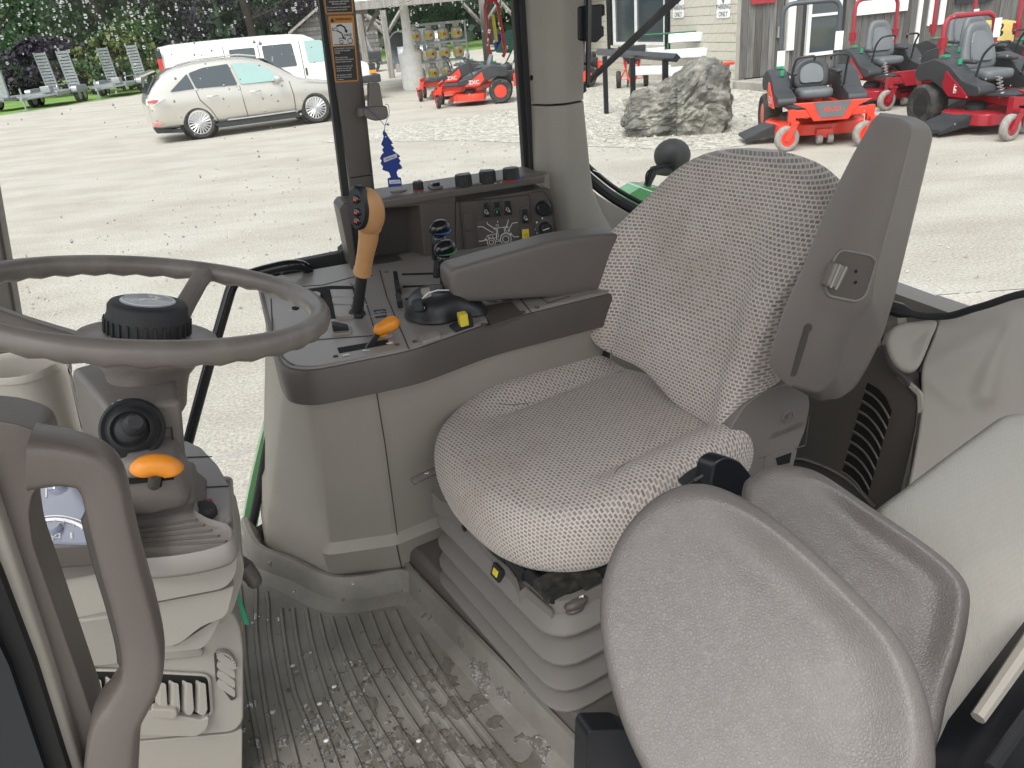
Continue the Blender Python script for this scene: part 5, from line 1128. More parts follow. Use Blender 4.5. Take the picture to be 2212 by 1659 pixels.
# housing pieces round the open cubby
g = G()
g.prism(fp_([(985, 436), (1165, 408), (1192, 412), (1203, 450), (1210, 524), (985, 556)]), (0, PB-YF, 0)); hs_ = pd.part('housing', g, 'taupe_dark', bevel=.004)
g = G()
tpz = fp_([(800, 436), (1168, 392)])
g.prism([V(.262, YF-.004, ztop-.020), V(.262, YF-.010, ztop-.004), V(.262, YF, ztop+.001), V(.262, PB+.02, ztop), V(.262, PB+.02, ztop-.02)], (.375, 0, 0)); pd.part('top_ledge', g, 'taupe', parent=hs_, bevel=.003)
g = G(); A_ = fp_([(733, 452), (742, 440), (820, 432), (812, 448), (756, 458), (772, 582), (760, 584)]); g.prism(A_, (0, .09, 0)); pd.part('cubby_frame', g, 'taupe_dark', bevel=.003)
g = G(); g.prism(fp_([(812, 436), (985, 422), (985, 440), (812, 452)]), (0, .09, 0)); g.prism(fp_([(905, 442), (985, 434), (985, 556), (918, 565)]), (0, .085, 0)); g.prism(fp_([(770, 576), (918, 556), (920, 566), (772, 588)]), (0, .09, 0)); pd.part('cubby_frame', g, 'taupe_dark', bevel=.003)
g = G(); g.prism(fp_([(745, 445), (915, 430), (925, 570), (765, 590)], 1.67), (0, .004, 0)); pd.part('cubby_back', g, 'groove')
g = G(); g.prism([px(905, 447, y=YF+.004), px(918, 560, y=YF+.004), px(918, 560, y=YF+.004)+V(-.02, .066, 0), px(905, 447, y=YF+.004)+V(-.02, .066, 0)], (.003, 0, 0)); pd.part('cubby_side', g, 'taupe_dark')
# faces: stepped panels and blanks
def face(name, pts, h, m, r=.006, parent=hs_, y=YF, bevel=.0012): 
    g = G(); P = rnd(D(pts, y=y-h), r, 3); g.prism(P, (0, h+.003, 0)); return pd.part(name, g, m, parent=parent, bevel=bevel)
face('switch_panel', Z2([(1105, 395), (1820, 325), (1835, 600), (1845, 820), (1160, 912), (1150, 880)]), .003, 'taupe_dark', .01)
def fo(pts, w_=.0009, y=YF-.0034, m='groove', nm='panel_line'):
    g = G(); g.tube(D(pts, y=y), w_, 4); return pd.part(nm, g, m, parent=hs_)
fo(Z2([(1105, 400), (1150, 880), (1170, 912), (1780, 832)])); fo(Z2([(1105, 400), (1815, 328), (1830, 600)])); fo(Z2([(1830, 300), (1960, 290), (2040, 400), (2090, 760)]))
face('blank_cover', Z2([(1143, 515), (1240, 508), (1250, 690), (1160, 697)]), .006, 'taupe_dark')
face('blank_cover', Z2([(1165, 712), (1260, 705), (1272, 885), (1180, 895)]), .006, 'taupe_dark')
face('picture_panel', Z2([(1275, 605), (1695, 565), (1705, 835), (1300, 880)]), .0045, 'taupe_dark', .005)
for q, nm_ in (((1338, 410, 1400, 548), 'a'), ((1443, 402, 1508, 538), 'b'), ((1552, 392, 1622, 526), 'c'), ((1733, 475, 1797, 608), 'd')):
    x0, y0, x1, y1 = q
    bz = face('switch_bezel', Z2([(x0-18, y0-18), (x1+6, y0-26), (x1+22, y1+18), (x0-4, y1+28)]), .006, 'taupe_dark')
    g = G(); P = D(Z2([(x0, y0), (x1-2, y0-6), (x1+10, y1), (x0+10, y1+5)]), y=YF-.006); g.loft([[p+V(0, .004, 0) for p in P], [P[0]+V(0, -.001, 0), P[1]+V(0, -.001, 0), P[2]+V(0, -.006, 0), P[3]+V(0, -.006, 0)]]); rk = pd.part('rocker_switch', g, 'black_gloss', parent=hs_, bevel=.0012)
    cx3, cy3 = (x0+x1)/2+8, y0+(y1-y0)*.66
    if nm_ == 'b':
        g = G(); C3 = D(Z2([(cx3, cy3)]), y=YF-.0125)[0]; g.prism([C3+V(a*.004, 0, b*.004) for a, b in ((-.5, -1), (.5, -1), (.4, .3), (-.4, .3))], (0, -.0005, 0))
        for a in range(5): g.tube([C3+V(cos(.3+a*.63)*.004, 0, .001+sin(.3+a*.63)*.003), C3+V(cos(.3+a*.63)*.0065, 0, .001+sin(.3+a*.63)*.006)], .0004, 4)
        pd.part('beacon_mark', g, 'green_print', parent=rk, smooth=0)
    else:
        g = G(); C3 = D(Z2([(cx3, cy3)]), y=YF-.0125)[0]; g.tube([C3+V(a*.0045, 0, b*.0055) for a, b in ((-.9, .2), (-.5, .9), (.1, .9), (1, -.8), (.2, -.9), (-.9, .2))], .0005, 4)
        for k in range(3): g.tube([C3+V(.001+k*.0012, 0, -.001-.001*k), C3+V(.004+k*.0006, 0, -.0045)], .0003, 4)
        pd.part('lamp_mark', g, 'white_print', parent=rk, smooth=0)
bz = face('switch_bezel', Z2([(1725, 660), (1812, 648), (1838, 818), (1740, 835)]), .006, 'taupe_dark')
g = G(); P = D(Z2([(1740, 680), (1808, 672), (1814, 800), (1745, 812)]), y=YF-.0075); g.prism(P, (0, .006, 0)); yk = pd.part('rocker_switch', g, 'yellow', parent=hs_, bevel=.0012, label='yellow rocker switch')
g = G()
for zz in (735, 780):
    C3 = D(Z2([(1778, zz)]), y=YF-.0078)[0]; g.tube([C3+V(a*.004, 0, b*.003) for a, b in ((-1, 0), (-.8, .8), (.8, .8), (1, 0), (.6, -.6), (-.6, -.6), (-1, 0))], .0004, 4)
pd.part('lamp_mark', g, 'groove', parent=yk)
# tractor outline
yy = YF-.0052
def ln(pts, w_=.0007, closed=False):
    g.tube(D(Z2(pts), y=yy), w_, 4, closed=closed)
g = G()
def circ(cx4, cy4, r_): ln([(cx4+r_*cos(2*pi*k/20), cy4+r_*1.0*sin(2*pi*k/20)) for k in range(20)], closed=True)
circ(1573, 775, 55); circ(1573, 775, 32); circ(1427, 808, 42); circ(1427, 808, 22)
ln([(1380, 762), (1385, 742), (1475, 722), (1478, 780)]); ln([(1478, 665), (1575, 652)]); ln([(1475, 665), (1484, 780), (1510, 785)]); ln([(1490, 670), (1498, 760)]); ln([(1555, 655), (1562, 705)]); ln([(1568, 655), (1578, 706)])
ln([(1518, 780), (1528, 735), (1560, 712), (1600, 712), (1630, 740)]); ln([(1470, 800), (1515, 795)]); ln([(1395, 745), (1400, 765), (1420, 762)]); ln([(1440, 742), (1445, 765), (1470, 762)])
for L in ([(1290, 652), (1335, 650), (1440, 710), (1450, 702)], [(1383, 602), (1387, 622), (1455, 668)], [(1490, 590), (1490, 612)], [(1598, 580), (1596, 605), (1580, 645)], [(1693, 607), (1640, 615), (1605, 680)], [(1705, 750), (1660, 755), (1625, 725)], [(1300, 797), (1345, 795), (1372, 778)]): ln(L, .0008)
for a in range(8): ln([(1487+8*cos(a*.785), 638+8*sin(a*.785)), (1487+17*cos(a*.785), 638+14*sin(a*.785))], .0005)
for c in ((1460, 668), (1588, 655), (1603, 690), (1623, 722), (1372, 782)): circ(c[0], c[1], 8)
pd.part('tractor_outline', g, 'white_print', smooth=0)
# round socket cover and rotary switch
c_ = D(Z2([(1942, 460)]), y=YF)[0]; g = G(); g.lathe([(.0165, 0), (.0165, .010), (.014, .013)], c_, (0, -1, 0), 24); g.box(c_+V(.012, -.006, -.012), (.012, .012, .008)); pd.part('socket_cap', g, 'navy_black', parent=hs_)
c_ = D(Z2([(1968, 660)]), y=YF)[0]
g = G(); g.lathe([(.0215, 0), (.0215, .002), (.0195, .0025)], c_+V(-.003, 0, 0), (0, -1, 0), 28); pd.part('dial_ring', g, 'taupe_dark', parent=hs_)
g = G(); n_ = 40; g.loft([[c_+V(cos(2*pi*k/n_)*(r_+(.0006 if k % 2 else 0)), -h, sin(2*pi*k/n_)*(r_+(.0006 if k % 2 else 0))) for k in range(n_)] for r_, h in ((.0145, .001), (.0140, .014), (.012, .016))]); rt = pd.part('rotary_switch', g, 'black', parent=hs_, smooth=0)
g = G(); g.tube([c_+V(.004, -.0165, .0015), c_+V(-.012, -.0165, -.001)], .0010, 4); pd.part('pointer', g, 'white_print', parent=rt)
for (a, b) in ((1942, 565), (1886, 606), (1872, 678), (1890, 715), (1915, 738)):
    q_ = D(Z2([(a, b)]), y=YF-.0028)[0]; g = G(); g.lathe([(.0021 if b < 650 else .0012, 0), (.0021 if b < 650 else .0012, .0008)], q_, (0, -1, 0), 10); pd.part('print_dot', g, 'white_print', parent=hs_)
# knobs on the ledge
zk = ztop+.001
def knob(u, v, r_, h, ang, lab=None, n_=44):
    c_ = px(u, v, z=zk+h*.5); c_.z = zk; g = G()
    g.loft([[c_+V(cos(2*pi*k/n_)*(rr+(.0008 if k % 2 else 0)), sin(2*pi*k/n_)*(rr+(.0008 if k % 2 else 0)), hh) for k in range(n_)] for rr, hh in ((r_, .001), (r_*.97, h*.86), (r_*.86, h), (r_*.3, h+.0008))]); k_ = pd.part('knob', g, 'black', parent=hs_, smooth=0)
    g = G(); g.tube([c_+V(cos(ang)*r_*.15, sin(ang)*r_*.15, h+.0012), c_+V(cos(ang)*r_*.98, sin(ang)*r_*.98, h+.0006)], .0014, 4); pd.part('pointer', g, 'white_print', parent=k_)
    return c_
knob(1001, 389, .0175, .025, .3); knob(1053, 381, .0175, .025, 2.2); kc = knob(1104, 375, .0175, .025, 1.2); ks = knob(903, 401, .0105, .018, .6)
for c_, rr, m_, a0, a1 in ((kc, .021, 'red_print', 2.6, 4.9), (kc, .021, 'blue_print', 4.9, 6.8), (ks, .0135, 'red_print', 3.6, 5.6)):
    g = G(); g.tube([c_+V(cos(a0+(a1-a0)*k/12)*rr, sin(a0+(a1-a0)*k/12)*rr, .0008) for k in range(13)], .0011, 4); pd.part('dial_arc', g, m_, parent=hs_)
c_ = px(861, 413, z=zk); g = G(); g.lathe([(.0175, 0), (.0175, .002), (.016, .003)], c_, n=28); pd.part('blank_cap', g, 'taupe', parent=hs_)
c_ = px(940, 403, z=zk+.003); g = G(); g.box(c_, (.026, .034, .006)); q_ = pd.part('switch_bezel', g, 'taupe', parent=hs_, bevel=.002); g = G(); g.prism([c_+V(-.008, -.012, .002), c_+V(-.008, -.012, .010), c_+V(-.008, 0, .005), c_+V(-.008, .012, .008), c_+V(-.008, .012, .002)], (.016, 0, 0)); pd.part('rocker_switch', g, 'black_gloss', parent=hs_, bevel=.001)
for u, v, r_ in ((983, 402, .0018), (993, 405, .0018), (1005, 404, .0015), (1013, 400, .001), (1038, 397, .002), (888, 416, .0018), (905, 415, .0018), (916, 411, .0016), (968, 398, .0028), (1070, 396, .003), (1082, 394, .003)):
    g = G(); g.lathe([(r_, 0), (r_, .0005)], px(u, v, z=zk), n=8); pd.part('print_dot', g, 'white_print', parent=hs_)

# ---- cab shell
cab = Thing('tractor_cab', 'tractor cab shell with taupe pillars, beige corner trim and black window seals', 'tractor cab', (.4, 1.7, FZ))
YP = 1.70
def pil(pts_bottom, pts_top): g = G(); g.loft([pts_bottom, pts_top]); return g
# front right pillar
b_, t_ = (.236, .296), (.247, .318)   # x range at z 1.4 and 2.05
def xr(z, r): return b_[r]+(t_[r]-b_[r])*(z-1.60)/.42
def pill(z): return rnd([V(xr(z, 0)-.008, YP, z), V(xr(z, 1)-.016, YP, z), V(xr(z, 1)-.012, YP+.055, z), V(xr(z, 0), YP+.055, z)], .009, 3)
g = G(); g.loft([pill(.95), pill(1.66)]); g.loft([pill(1.662), pill(2.40)]); plr = cab.part('pillar', g, 'taupe_dark')
def sealx(z): return .212+(z-1.6)*.055
g = G(); g.prism([V(sealx(.95), YP+.02, .95), V(sealx(.95)+.024, YP+.02, .95), V(sealx(2.4)+.024, YP+.02, 2.4), V(sealx(2.4), YP+.02, 2.4)], (0, .03, 0)); cab.part('window_seal', g, 'black_soft')
g = G(); g.prism([V(sealx(.95)+.014, YP+.012, .95), V(sealx(.95)+.019, YP+.012, .95), V(sealx(2.4)+.019, YP+.012, 2.4), V(sealx(2.4)+.014, YP+.012, 2.4)], (0, .01, 0)); cab.part('seal_lip', g, 'steel')
# rear right pillar in two mouldings with a crease
def cp(z, k=0):
    e = .0 if z > 1.75 else .010
    x0 = .668+(z-1.6)*.012-e*.4+k; x1 = .778+(z-1.6)*.05+(0 if z > 1.75 else .008)
    return rnd([V(x0, YP+.02, z), V(x0+.012, YP-.028-e, z), V(x0+.048, YP-.055-e, z), V(x1-.012, YP-.032-e, z), V(x1, YP+.02, z), V(x1, YP+.07, z), V(x0, YP+.07, z)], .012, 3)
g = G(); g.loft([cp(1.762), cp(2.45)]); cab.part('pillar_trim', g, 'beige')
g = G(); n_ = 7; L_ = []
for z, dx in ((1.40, .10), (1.50, .035), (1.56, .012), (1.62, .003), (1.757, 0)):
    q = cp(z); L_.append([V(p.x+(dx if p.x > .72 else 0), p.y-(.010 if dx > .02 else 0), p.z) for p in q])
g.loft(L_); cab.part('pillar_trim', g, 'beige', smooth=50)
g = G(); g.ell(px(1148, 168, y=YP-.03), (.004, .003, .006), 8, 5); cab.part('hole', g, 'hole')
g = G(); g.prism([V(.655, YP+.03, 1.5), V(.668, YP+.03, 1.5), V(.678, YP+.03, 2.45), V(.665, YP+.03, 2.45)], (0, .02, 0)); g.prism([V(.646, YP+.045, 1.5), V(.655, YP+.045, 1.5), V(.665, YP+.045, 2.45), V(.656, YP+.045, 2.45)], (0, .02, 0)); cab.part('window_seal', g, 'black_soft')
# sloping corner trim below the rear window
tr = [(1150, 392), (1190, 372), (1243, 372), (1262, 396), (1300, 428), (1372, 470), (1420, 505), (1420, 700), (1190, 700), (1196, 520), (1192, 412)]
g = G(); P = rnd(D(tr, y=1.665), .01, 3); Q = [p+V(.012*(1 if p.x > .7 else 0), .09, .0) for p in P]; g.loft([P, [p+V(0, .02, .004) for p in P], Q]); cab.part('corner_trim', g, 'beige', bevel=.008, seg=3)
# rear window seal: curved corner then running behind the seat to the left corner
sl = [px(1243, -40, y=1.72), px(1241, 150, y=1.72), px(1240, 300, y=1.72), px(1247, 350, y=1.72), px(1275, 388, y=1.71), px(1370, 452, y=1.68), V(1.0, 1.35, 1.432), V(1.08, 1.04, 1.400), px(2030, 684, x=1.115), px(2120, 662, x=1.13), px(2260, 628, x=1.16), V(1.22, .62, 1.52)]
sp = spline(sl, 6)
g = G(); g.tube(sp, [.0135 if i < 44 else .0065 for i in range(len(sp))], 8); cab.part('window_seal', g, 'black_soft')
g = G(); g.tube([p+V(.022, .018, .012) for p in sp[:40]], .006, 6); cab.part('seal_lip', g, 'black')
# parts of the cab and tractor out of view that shade the inside
g = G(); g.box((.92, .02, 1.15), (.75, .10, .75)); g.box((.1, .0, .80), (1.0, .10, .22)); cab.part('side_wall', g, 'beige_dark')
g = G(); g.box((1.28, .85, 1.05), (.06, 1.7, .60)); cab.part('back_wall', g, 'beige_dark')
g = G(); g.box((-.78, .85, 1.0), (.10, 1.5, .55)); cab.part('dash_front', g, 'taupe_dark'); g = G(); g.box((-.60, .75, .88), (.36, 1.2, .08)); cab.part('front_sill', g, 'black_soft')
g = G(); g.box((-1.8, .85, 1.15), (1.8, .85, .65)); cab.part('hood', g, 'green_paint', bevel=.06, seg=3)
g = G()
for x_, y_ in ((-.72, .02), (1.25, .02), (1.25, 1.72), (-.72, 1.72)): g.box((x_, y_, 1.7), (.07, .07, 1.5))
for q_ in ((-.72, .02), (1.25, .02)): pass
cab.part('corner_post', G().box((1.25, .04, 1.7), (.09, .09, 1.5)), 'taupe_dark'); cab.part('corner_post', G().box((-.72, .04, 1.7), (.06, .06, 1.5)), 'taupe_dark'); cab.part('corner_post', G().box((-.74, 1.72, 1.7), (.06, .06, 1.5)), 'taupe_dark')

g = G(); g.prism(rnd([V(-.75, -.05, 2.45), V(1.35, -.05, 2.45), V(1.35, 1.85, 2.45), V(-.75, 1.85, 2.45)], .12, 4), (0, 0, .12)); cab.part('roof', g, 'wall_taupe', bevel=.02)
# window frame bottom, black, front right
g = G(); g.loft([D([(528, 588), (600, 572), (742, 545), (745, 575), (600, 604), (540, 606)], y=1.70), D([(528, 584), (600, 566), (742, 538), (745, 570), (600, 600), (540, 602)], y=1.75)]); cab.part('window_frame', g, 'black_soft', bevel=.004)
g = G(); P = rnd(D([(604, 596), (618, 578), (664, 572), (672, 592), (668, 612), (612, 618)], y=1.66), .008, 3); g.prism(P, (0, .03, 0)); cab.part('latch_housing', g, 'black', bevel=.004)
g = G(); g.prism(D([(736, 545), (748, 535), (752, 575), (740, 582)], y=1.69), (0, .05, 0)); cab.part('window_frame', g, 'black_soft')
# lower front door frame curve with green outer skin
fc = [px(596, 860, y=1.60), px(590, 905, y=1.60), px(574, 985, y=1.60), px(556, 1080, y=1.60), px(541, 1150, y=1.60), px(532, 1205, y=1.60)]
g = G(); g.tube(spline(fc, 5), .010, 8); cab.part('window_seal', g, 'black_soft')
g = G(); fs_ = spline([px(590, 880, y=1.66), px(576, 930, y=1.66), px(556, 1010, y=1.66), px(540, 1085, y=1.66), px(527, 1160, y=1.66), px(520, 1215, y=1.66)], 5)
g.loft([[p+V(-.008, 0, 0), p+V(.030, .0, .004), p+V(.030, .03, 0), p+V(-.008, .03, 0)] for p in fs_]); cab.part('green_frame', g, 'pale_green_paint', smooth=60)
g = G(); fs2 = [p+V(.028, -.03, 0) for p in spline(fc, 5)]; g.loft([[p, p+V(.07, 0, 0), p+V(.07, .06, 0), p+V(0, .06, 0)] for p in fs2]); cab.part('inner_trim', g, 'beige')
# left A pillar sliver at the left edge
g = G(); pa_, pb2 = px(10, 540, y=1.45), px(76, 915, y=1.45); dz_ = (pb2-pa_)/(pb2.z-pa_.z); q0_ = pa_+dz_*(2.45-pa_.z); q1_ = pa_+dz_*(.95-pa_.z)
g.prism([q0_, q1_, q1_+V(-.06, 0, 0), q0_+V(-.06, 0, 0)], (0, .05, 0)); cab.part('front_pillar', g, 'taupe_dark', bevel=.006)
# panes
def pane(name, pts, label=None, off=(0, .005, 0), n_drop=0, seed=0, box=None, size=(.0009, .0026)):
    g = G(); g.prism(pts, off); p = cab.part(name, g, 'pane_glass', smooth=0, label=label)
    if n_drop:
        rg = random.Random(seed); dg_ = G(); nrm = (pts[1]-pts[0]).cross(pts[2]-pts[0]).normalized()
        out = V(*off).normalized()
        for i in range(n_drop):
            for tries in range(3):
                u = rg.uniform(box[0], box[2]); v = rg.uniform(box[1], box[3])
                ok = rg.random() < box[4](u, v)
                if ok: break
            if not ok: continue
            q = onplane(u, v, pts[0], nrm)+V(*off)+out*.0002
            s = rg.uniform(*size)*(1.5 if rg.random() < .1 else 1)
            x_, y_, z_ = basis(out); dg_.ell(q, (s, s*rg.uniform(1, 1.5), s*.45), 7, 5, ax=(x_, y_, z_) if abs(out.z) < .9 else None)
        cab.part('raindrops', dg_, 'water_drop', parent=p, kind='stuff')
    return p
dens = lambda u, v: .012+.5*math.exp(-v/70.0)+.6*math.exp(-((u-260)**2/40000+(v-60)**2/6000))+.12*math.exp(-((u-560)**2/40000+(v-230)**2/9000))
pane('window_pane', [V(-.75, 1.745, 1.05), V(.222, 1.745, 1.05), V(.262, 1.745, 2.44), V(-.75, 1.745, 2.44)], n_drop=800, seed=1, box=(0, 0, 700, 560, dens))
pane('window_pane', [V(.285, 1.752, 1.62), V(.66, 1.752, 1.62), V(.672, 1.752, 2.44), V(.325, 1.752, 2.44)], n_drop=230, seed=2, box=(780, 0, 1125, 300, lambda u, v: .02+.8*math.exp(-v/60)))
rp_ = [V(.80, 1.74, 1.60), V(1.15, 1.0, 1.42), V(1.20, .70, 1.50), V(1.20, .55, 2.44), V(.86, 1.74, 2.44)]
n_r = (rp_[1]-rp_[0]).cross(rp_[4]-rp_[0]).normalized()
rp2 = [p-n_r*((p-rp_[0]).dot(n_r)) for p in rp_]
pane('rear_window_pane', rp2, off=tuple(n_r*(.005 if n_r.x > 0 else -.005)), n_drop=40, seed=3, box=(1500, 20, 2200, 420, lambda u, v: .05+.9*(u > 2000)*(v < 380)), size=(.0008, .002))

# ---- wiper bracket, gas strut and wiper arm at the rear window
t = Thing('gas_strut', 'black gas strut with ball end beside the rear pillar', 'gas strut', px(1235, 370, y=1.68))
g = G(); g.cyl(px(1237, 372, y=1.675), px(1238, 330, y=1.69), .004, n=10); g.cyl(px(1238, 334, y=1.69), px(1266, -60, y=1.72), .0095, n=14); t.part('cylinder', g, 'black_gloss')
g = G(); g.lathe([(.007, -.008), (.009, -.004), (.009, .010), (.006, .016)], px(1236, 362, y=1.675), (0, -.2, 1), 12); g.ell(px(1236, 350, y=1.672), (.010, .007, .010)); t.part('ball_end', g, 'black')
t = Thing('wiper_motor', 'black wiper motor bracket with bolts at the top of the rear window', 'wiper', px(1260, 60, y=1.70))
g = G(); P = rnd(D([(1222, 25), (1232, 18), (1262, 12), (1300, 8), (1302, 80), (1290, 92), (1232, 85), (1222, 78)], y=1.66), .005, 3); g.prism(P, (0, .02, 0)); t.part('bracket', g, 'navy_black', bevel=.003)
for u, v in ((1232, 32), (1231, 68)): g = G(); g.lathe([(.007, 0), (.006, .003), (.003, .003)], px(u, v, y=1.658), (0, -1, 0), 12); t.part('bolt', g, 'hole')
for u, v in ((1300, 22), (1298, 68)): g = G(); g.lathe([(.012, -.006), (.013, 0), (.010, .006)], px(u, v, y=1.68), (.9, -.4, 0), 14); t.part('nut', g, 'black_soft')
g = G(); g.tube(rnd([px(1273, -60, y=1.645), px(1272, 60, y=1.645), px(1270, 190, y=1.645)], .01), .006, 8); t.part('linkage', g, 'black_gloss')
g = G(); A, B = px(1256, 194, y=1.78), px(1480, -18, y=1.78); dr_ = (B-A).normalized(); nn = dr_.cross(V(0, 1, 0))
g.prism([A-nn*.004, B-nn*.009, B+nn*.007, A+nn*.003], (0, .012, 0)); g.tube([A+nn*.006, B+nn*.010], .003, 5); t.part('wiper_arm', g, 'black')
g = G(); g.prism(D([(1252, 186), (1262, 180), (1268, 196), (1258, 204)], y=1.775), (0, .014, 0)); t.part('wiper_end', g, 'black')

# ---- lamp and fender outside the rear window
t = Thing('work_lamp', 'round black work lamp on the green rear fender, seen behind the seat', 'lamp', V(1.35, 2.3, 1.0))
lc = px(1452, 336, y=2.35)
g = G(); g.ell(lc, (.062, .062, .056), 20, 12); t.part('housing', g, 'black_soft')
g = G(); g.tube([lc+V(-.03, -.02, -.04), px(1412, 368, y=2.3), px(1396, 404, y=2.3)], [.022, .016, .012], 8); t.part('neck', g, 'black')
g = G()
for k in range(3): g.tube(spline([lc+V(-.02, -.05, -.02), px(1415-k*4, 365, y=2.27), px(1403-k*4, 385, y=2.27), px(1392+k*5, 415, y=2.27)], 5), .003, 5)
t.part('cable', g, 'hole')
t = Thing('rear_fender', 'curved green rear fender outside the window', 'fender', V(1.3, 2.3, 1.0))
fw_ = [px(1340, 470, y=2.25), px(1350, 432, y=2.25), px(1372, 412, y=2.25), px(1410, 405, y=2.25), px(1560, 440, y=2.25)]
g = G(); g.loft([[p, p+V(.01, .10, .0), p+V(.01, .10, -.25), p+V(0, 0, -.25)] for p in spline(fw_, 5)]); t.part('panel', g, 'green_paint', smooth=60)
g = G(); g.box(px(1400, 440, y=2.4)+V(0, .1, -.35), (.5, .3, .6)); t.part('inner', g, 'black_soft')

# ---- grab rail outside the front right window
t = Thing('grab_rail', 'bent black tube rail between the steering column and the side console', 'rail', V(-.02, 1.66, 1.2))
g = G(); P = [px(405, 960, y=1.62), px(445, 810, y=1.62), px(488, 660, y=1.62), px(500, 622, y=1.62), px(512, 606, y=1.62), px(540, 594, y=1.62), px(580, 582, y=1.62), px(625, 573, y=1.62), px(655, 575, y=1.63), px(668, 588, y=1.65)]
g.tube(spline(P, 4), .0115, 10); t.part('tube', g, 'black_gloss', smooth=60)

# ---- rotary lamp bracket on the pillar and the hanging air freshener
t = Thing('pillar_mount', 'taupe phone style mount clipped on the front pillar', 'mount', px(815, 240, y=1.66))
yb_ = 1.655
g = G(); P = rnd(D([(787, 234), (800, 230), (836, 228), (840, 250), (834, 258), (812, 262), (795, 257), (788, 250)], y=yb_), .006, 3); g.loft([[p+V(0, 0, 0) for p in P], [p+V(0, .03, 0) for p in P]]); t.part('base', g, 'taupe', bevel=.005, seg=3)
g = G(); P = rnd(D([(797, 182), (801, 178), (818, 178), (821, 184), (829, 234), (797, 234)], y=yb_+.004), .004, 3); g.prism(P, (0, .022, 0)); t.part('paddle', g, 'taupe', bevel=.004, seg=3)
g = G(); g.prism(D([(776, 234), (790, 234), (790, 250), (776, 252)], y=yb_+.012), (0, .03, 0)); t.part('arm', g, 'taupe')
ya = yb_-.012
def af(X, Y): return px((1240+X*.4337)/1.82278, Y*.434/1.82278, y=ya)
t = Thing('air_freshener', 'blue tree shaped card air freshener hanging on a blue cord from the mount', 'air freshener', af(690, 1500))
out_ = [(625, 1180), (648, 1205), (665, 1240), (690, 1272), (710, 1305), (690, 1310), (712, 1335), (720, 1352), (705, 1360), (735, 1385), (758, 1402), (775, 1420), (758, 1430), (780, 1462), (765, 1478), (792, 1515), (790, 1530), (755, 1540), (742, 1565), (755, 1605), (782, 1615), (790, 1688), (668, 1700), (660, 1620), (690, 1608), (672, 1562), (640, 1552), (612, 1540), (618, 1510), (597, 1485), (606, 1455), (590, 1440), (606, 1402), (625, 1385), (610, 1362), (625, 1335), (600, 1310), (615, 1275), (625, 1240), (615, 1210)]
g = G(); g.prism([af(*p) for p in out_], (0, .0012, 0)); card = t.part('card', g, 'blue_card', smooth=0)
e1 = (af(745, 1395)-af(620, 1430)).normalized(); n1 = V(0, -1, 0); e2 = n1.cross(e1)
g = G(); g.prism([p+V(0, -.0006, 0) for p in (af(620, 1435), af(741, 1392), af(747, 1428), af(628, 1474))], (0, .0006, 0)); t.part('label_strip', g, 'card_white', parent=card, smooth=0)
t.part('print', text_geo('Little Trees', .0043, af(684, 1434)+V(0, -.0012, 0), e1, e2, bold=.0004, out=0), 'card_text', parent=card, smooth=0)
g = G(); g.prism([p+V(0, -.0006, 0) for p in (af(672, 1634), af(772, 1630), af(780, 1662), af(676, 1670))], (0, .0006, 0)); t.part('label_strip', g, 'card_white', parent=card, smooth=0)
t.part('print', text_geo('New Car Scent', .0028, af(726, 1650)+V(0, -.0012, 0), (1, 0, .05), (0, 0, 1), bold=.0003, out=0), 'card_text', parent=card, smooth=0)
g = G(); g.lathe([(.0016, 0), (.0016, .0004)], af(641, 1241)+V(0, -.0008, 0), (0, -1, 0), 10); g2 = G(); t.part('hole', g, 'card_white', parent=card)
g = G(); g.tube([af(638, 1240), af(632, 1190), af(636, 1145)], .0007, 4); g.tube(spline([af(636, 1145), af(596, 1092), af(560, 1060), af(450, 958)], 4), .0006, 4); g.tube(spline([af(636, 1145), af(655, 1080), af(673, 1040), af(668, 960), af(640, 945)], 4), .0006, 4)
for a, b in ((-.004, .002), (.005, .001), (.004, -.002), (.003, .004)): g.tube([af(655, 1132), af(655, 1132)+V(a, 0, b)], .0007, 4)
t.part('cord', g, 'blue_card')

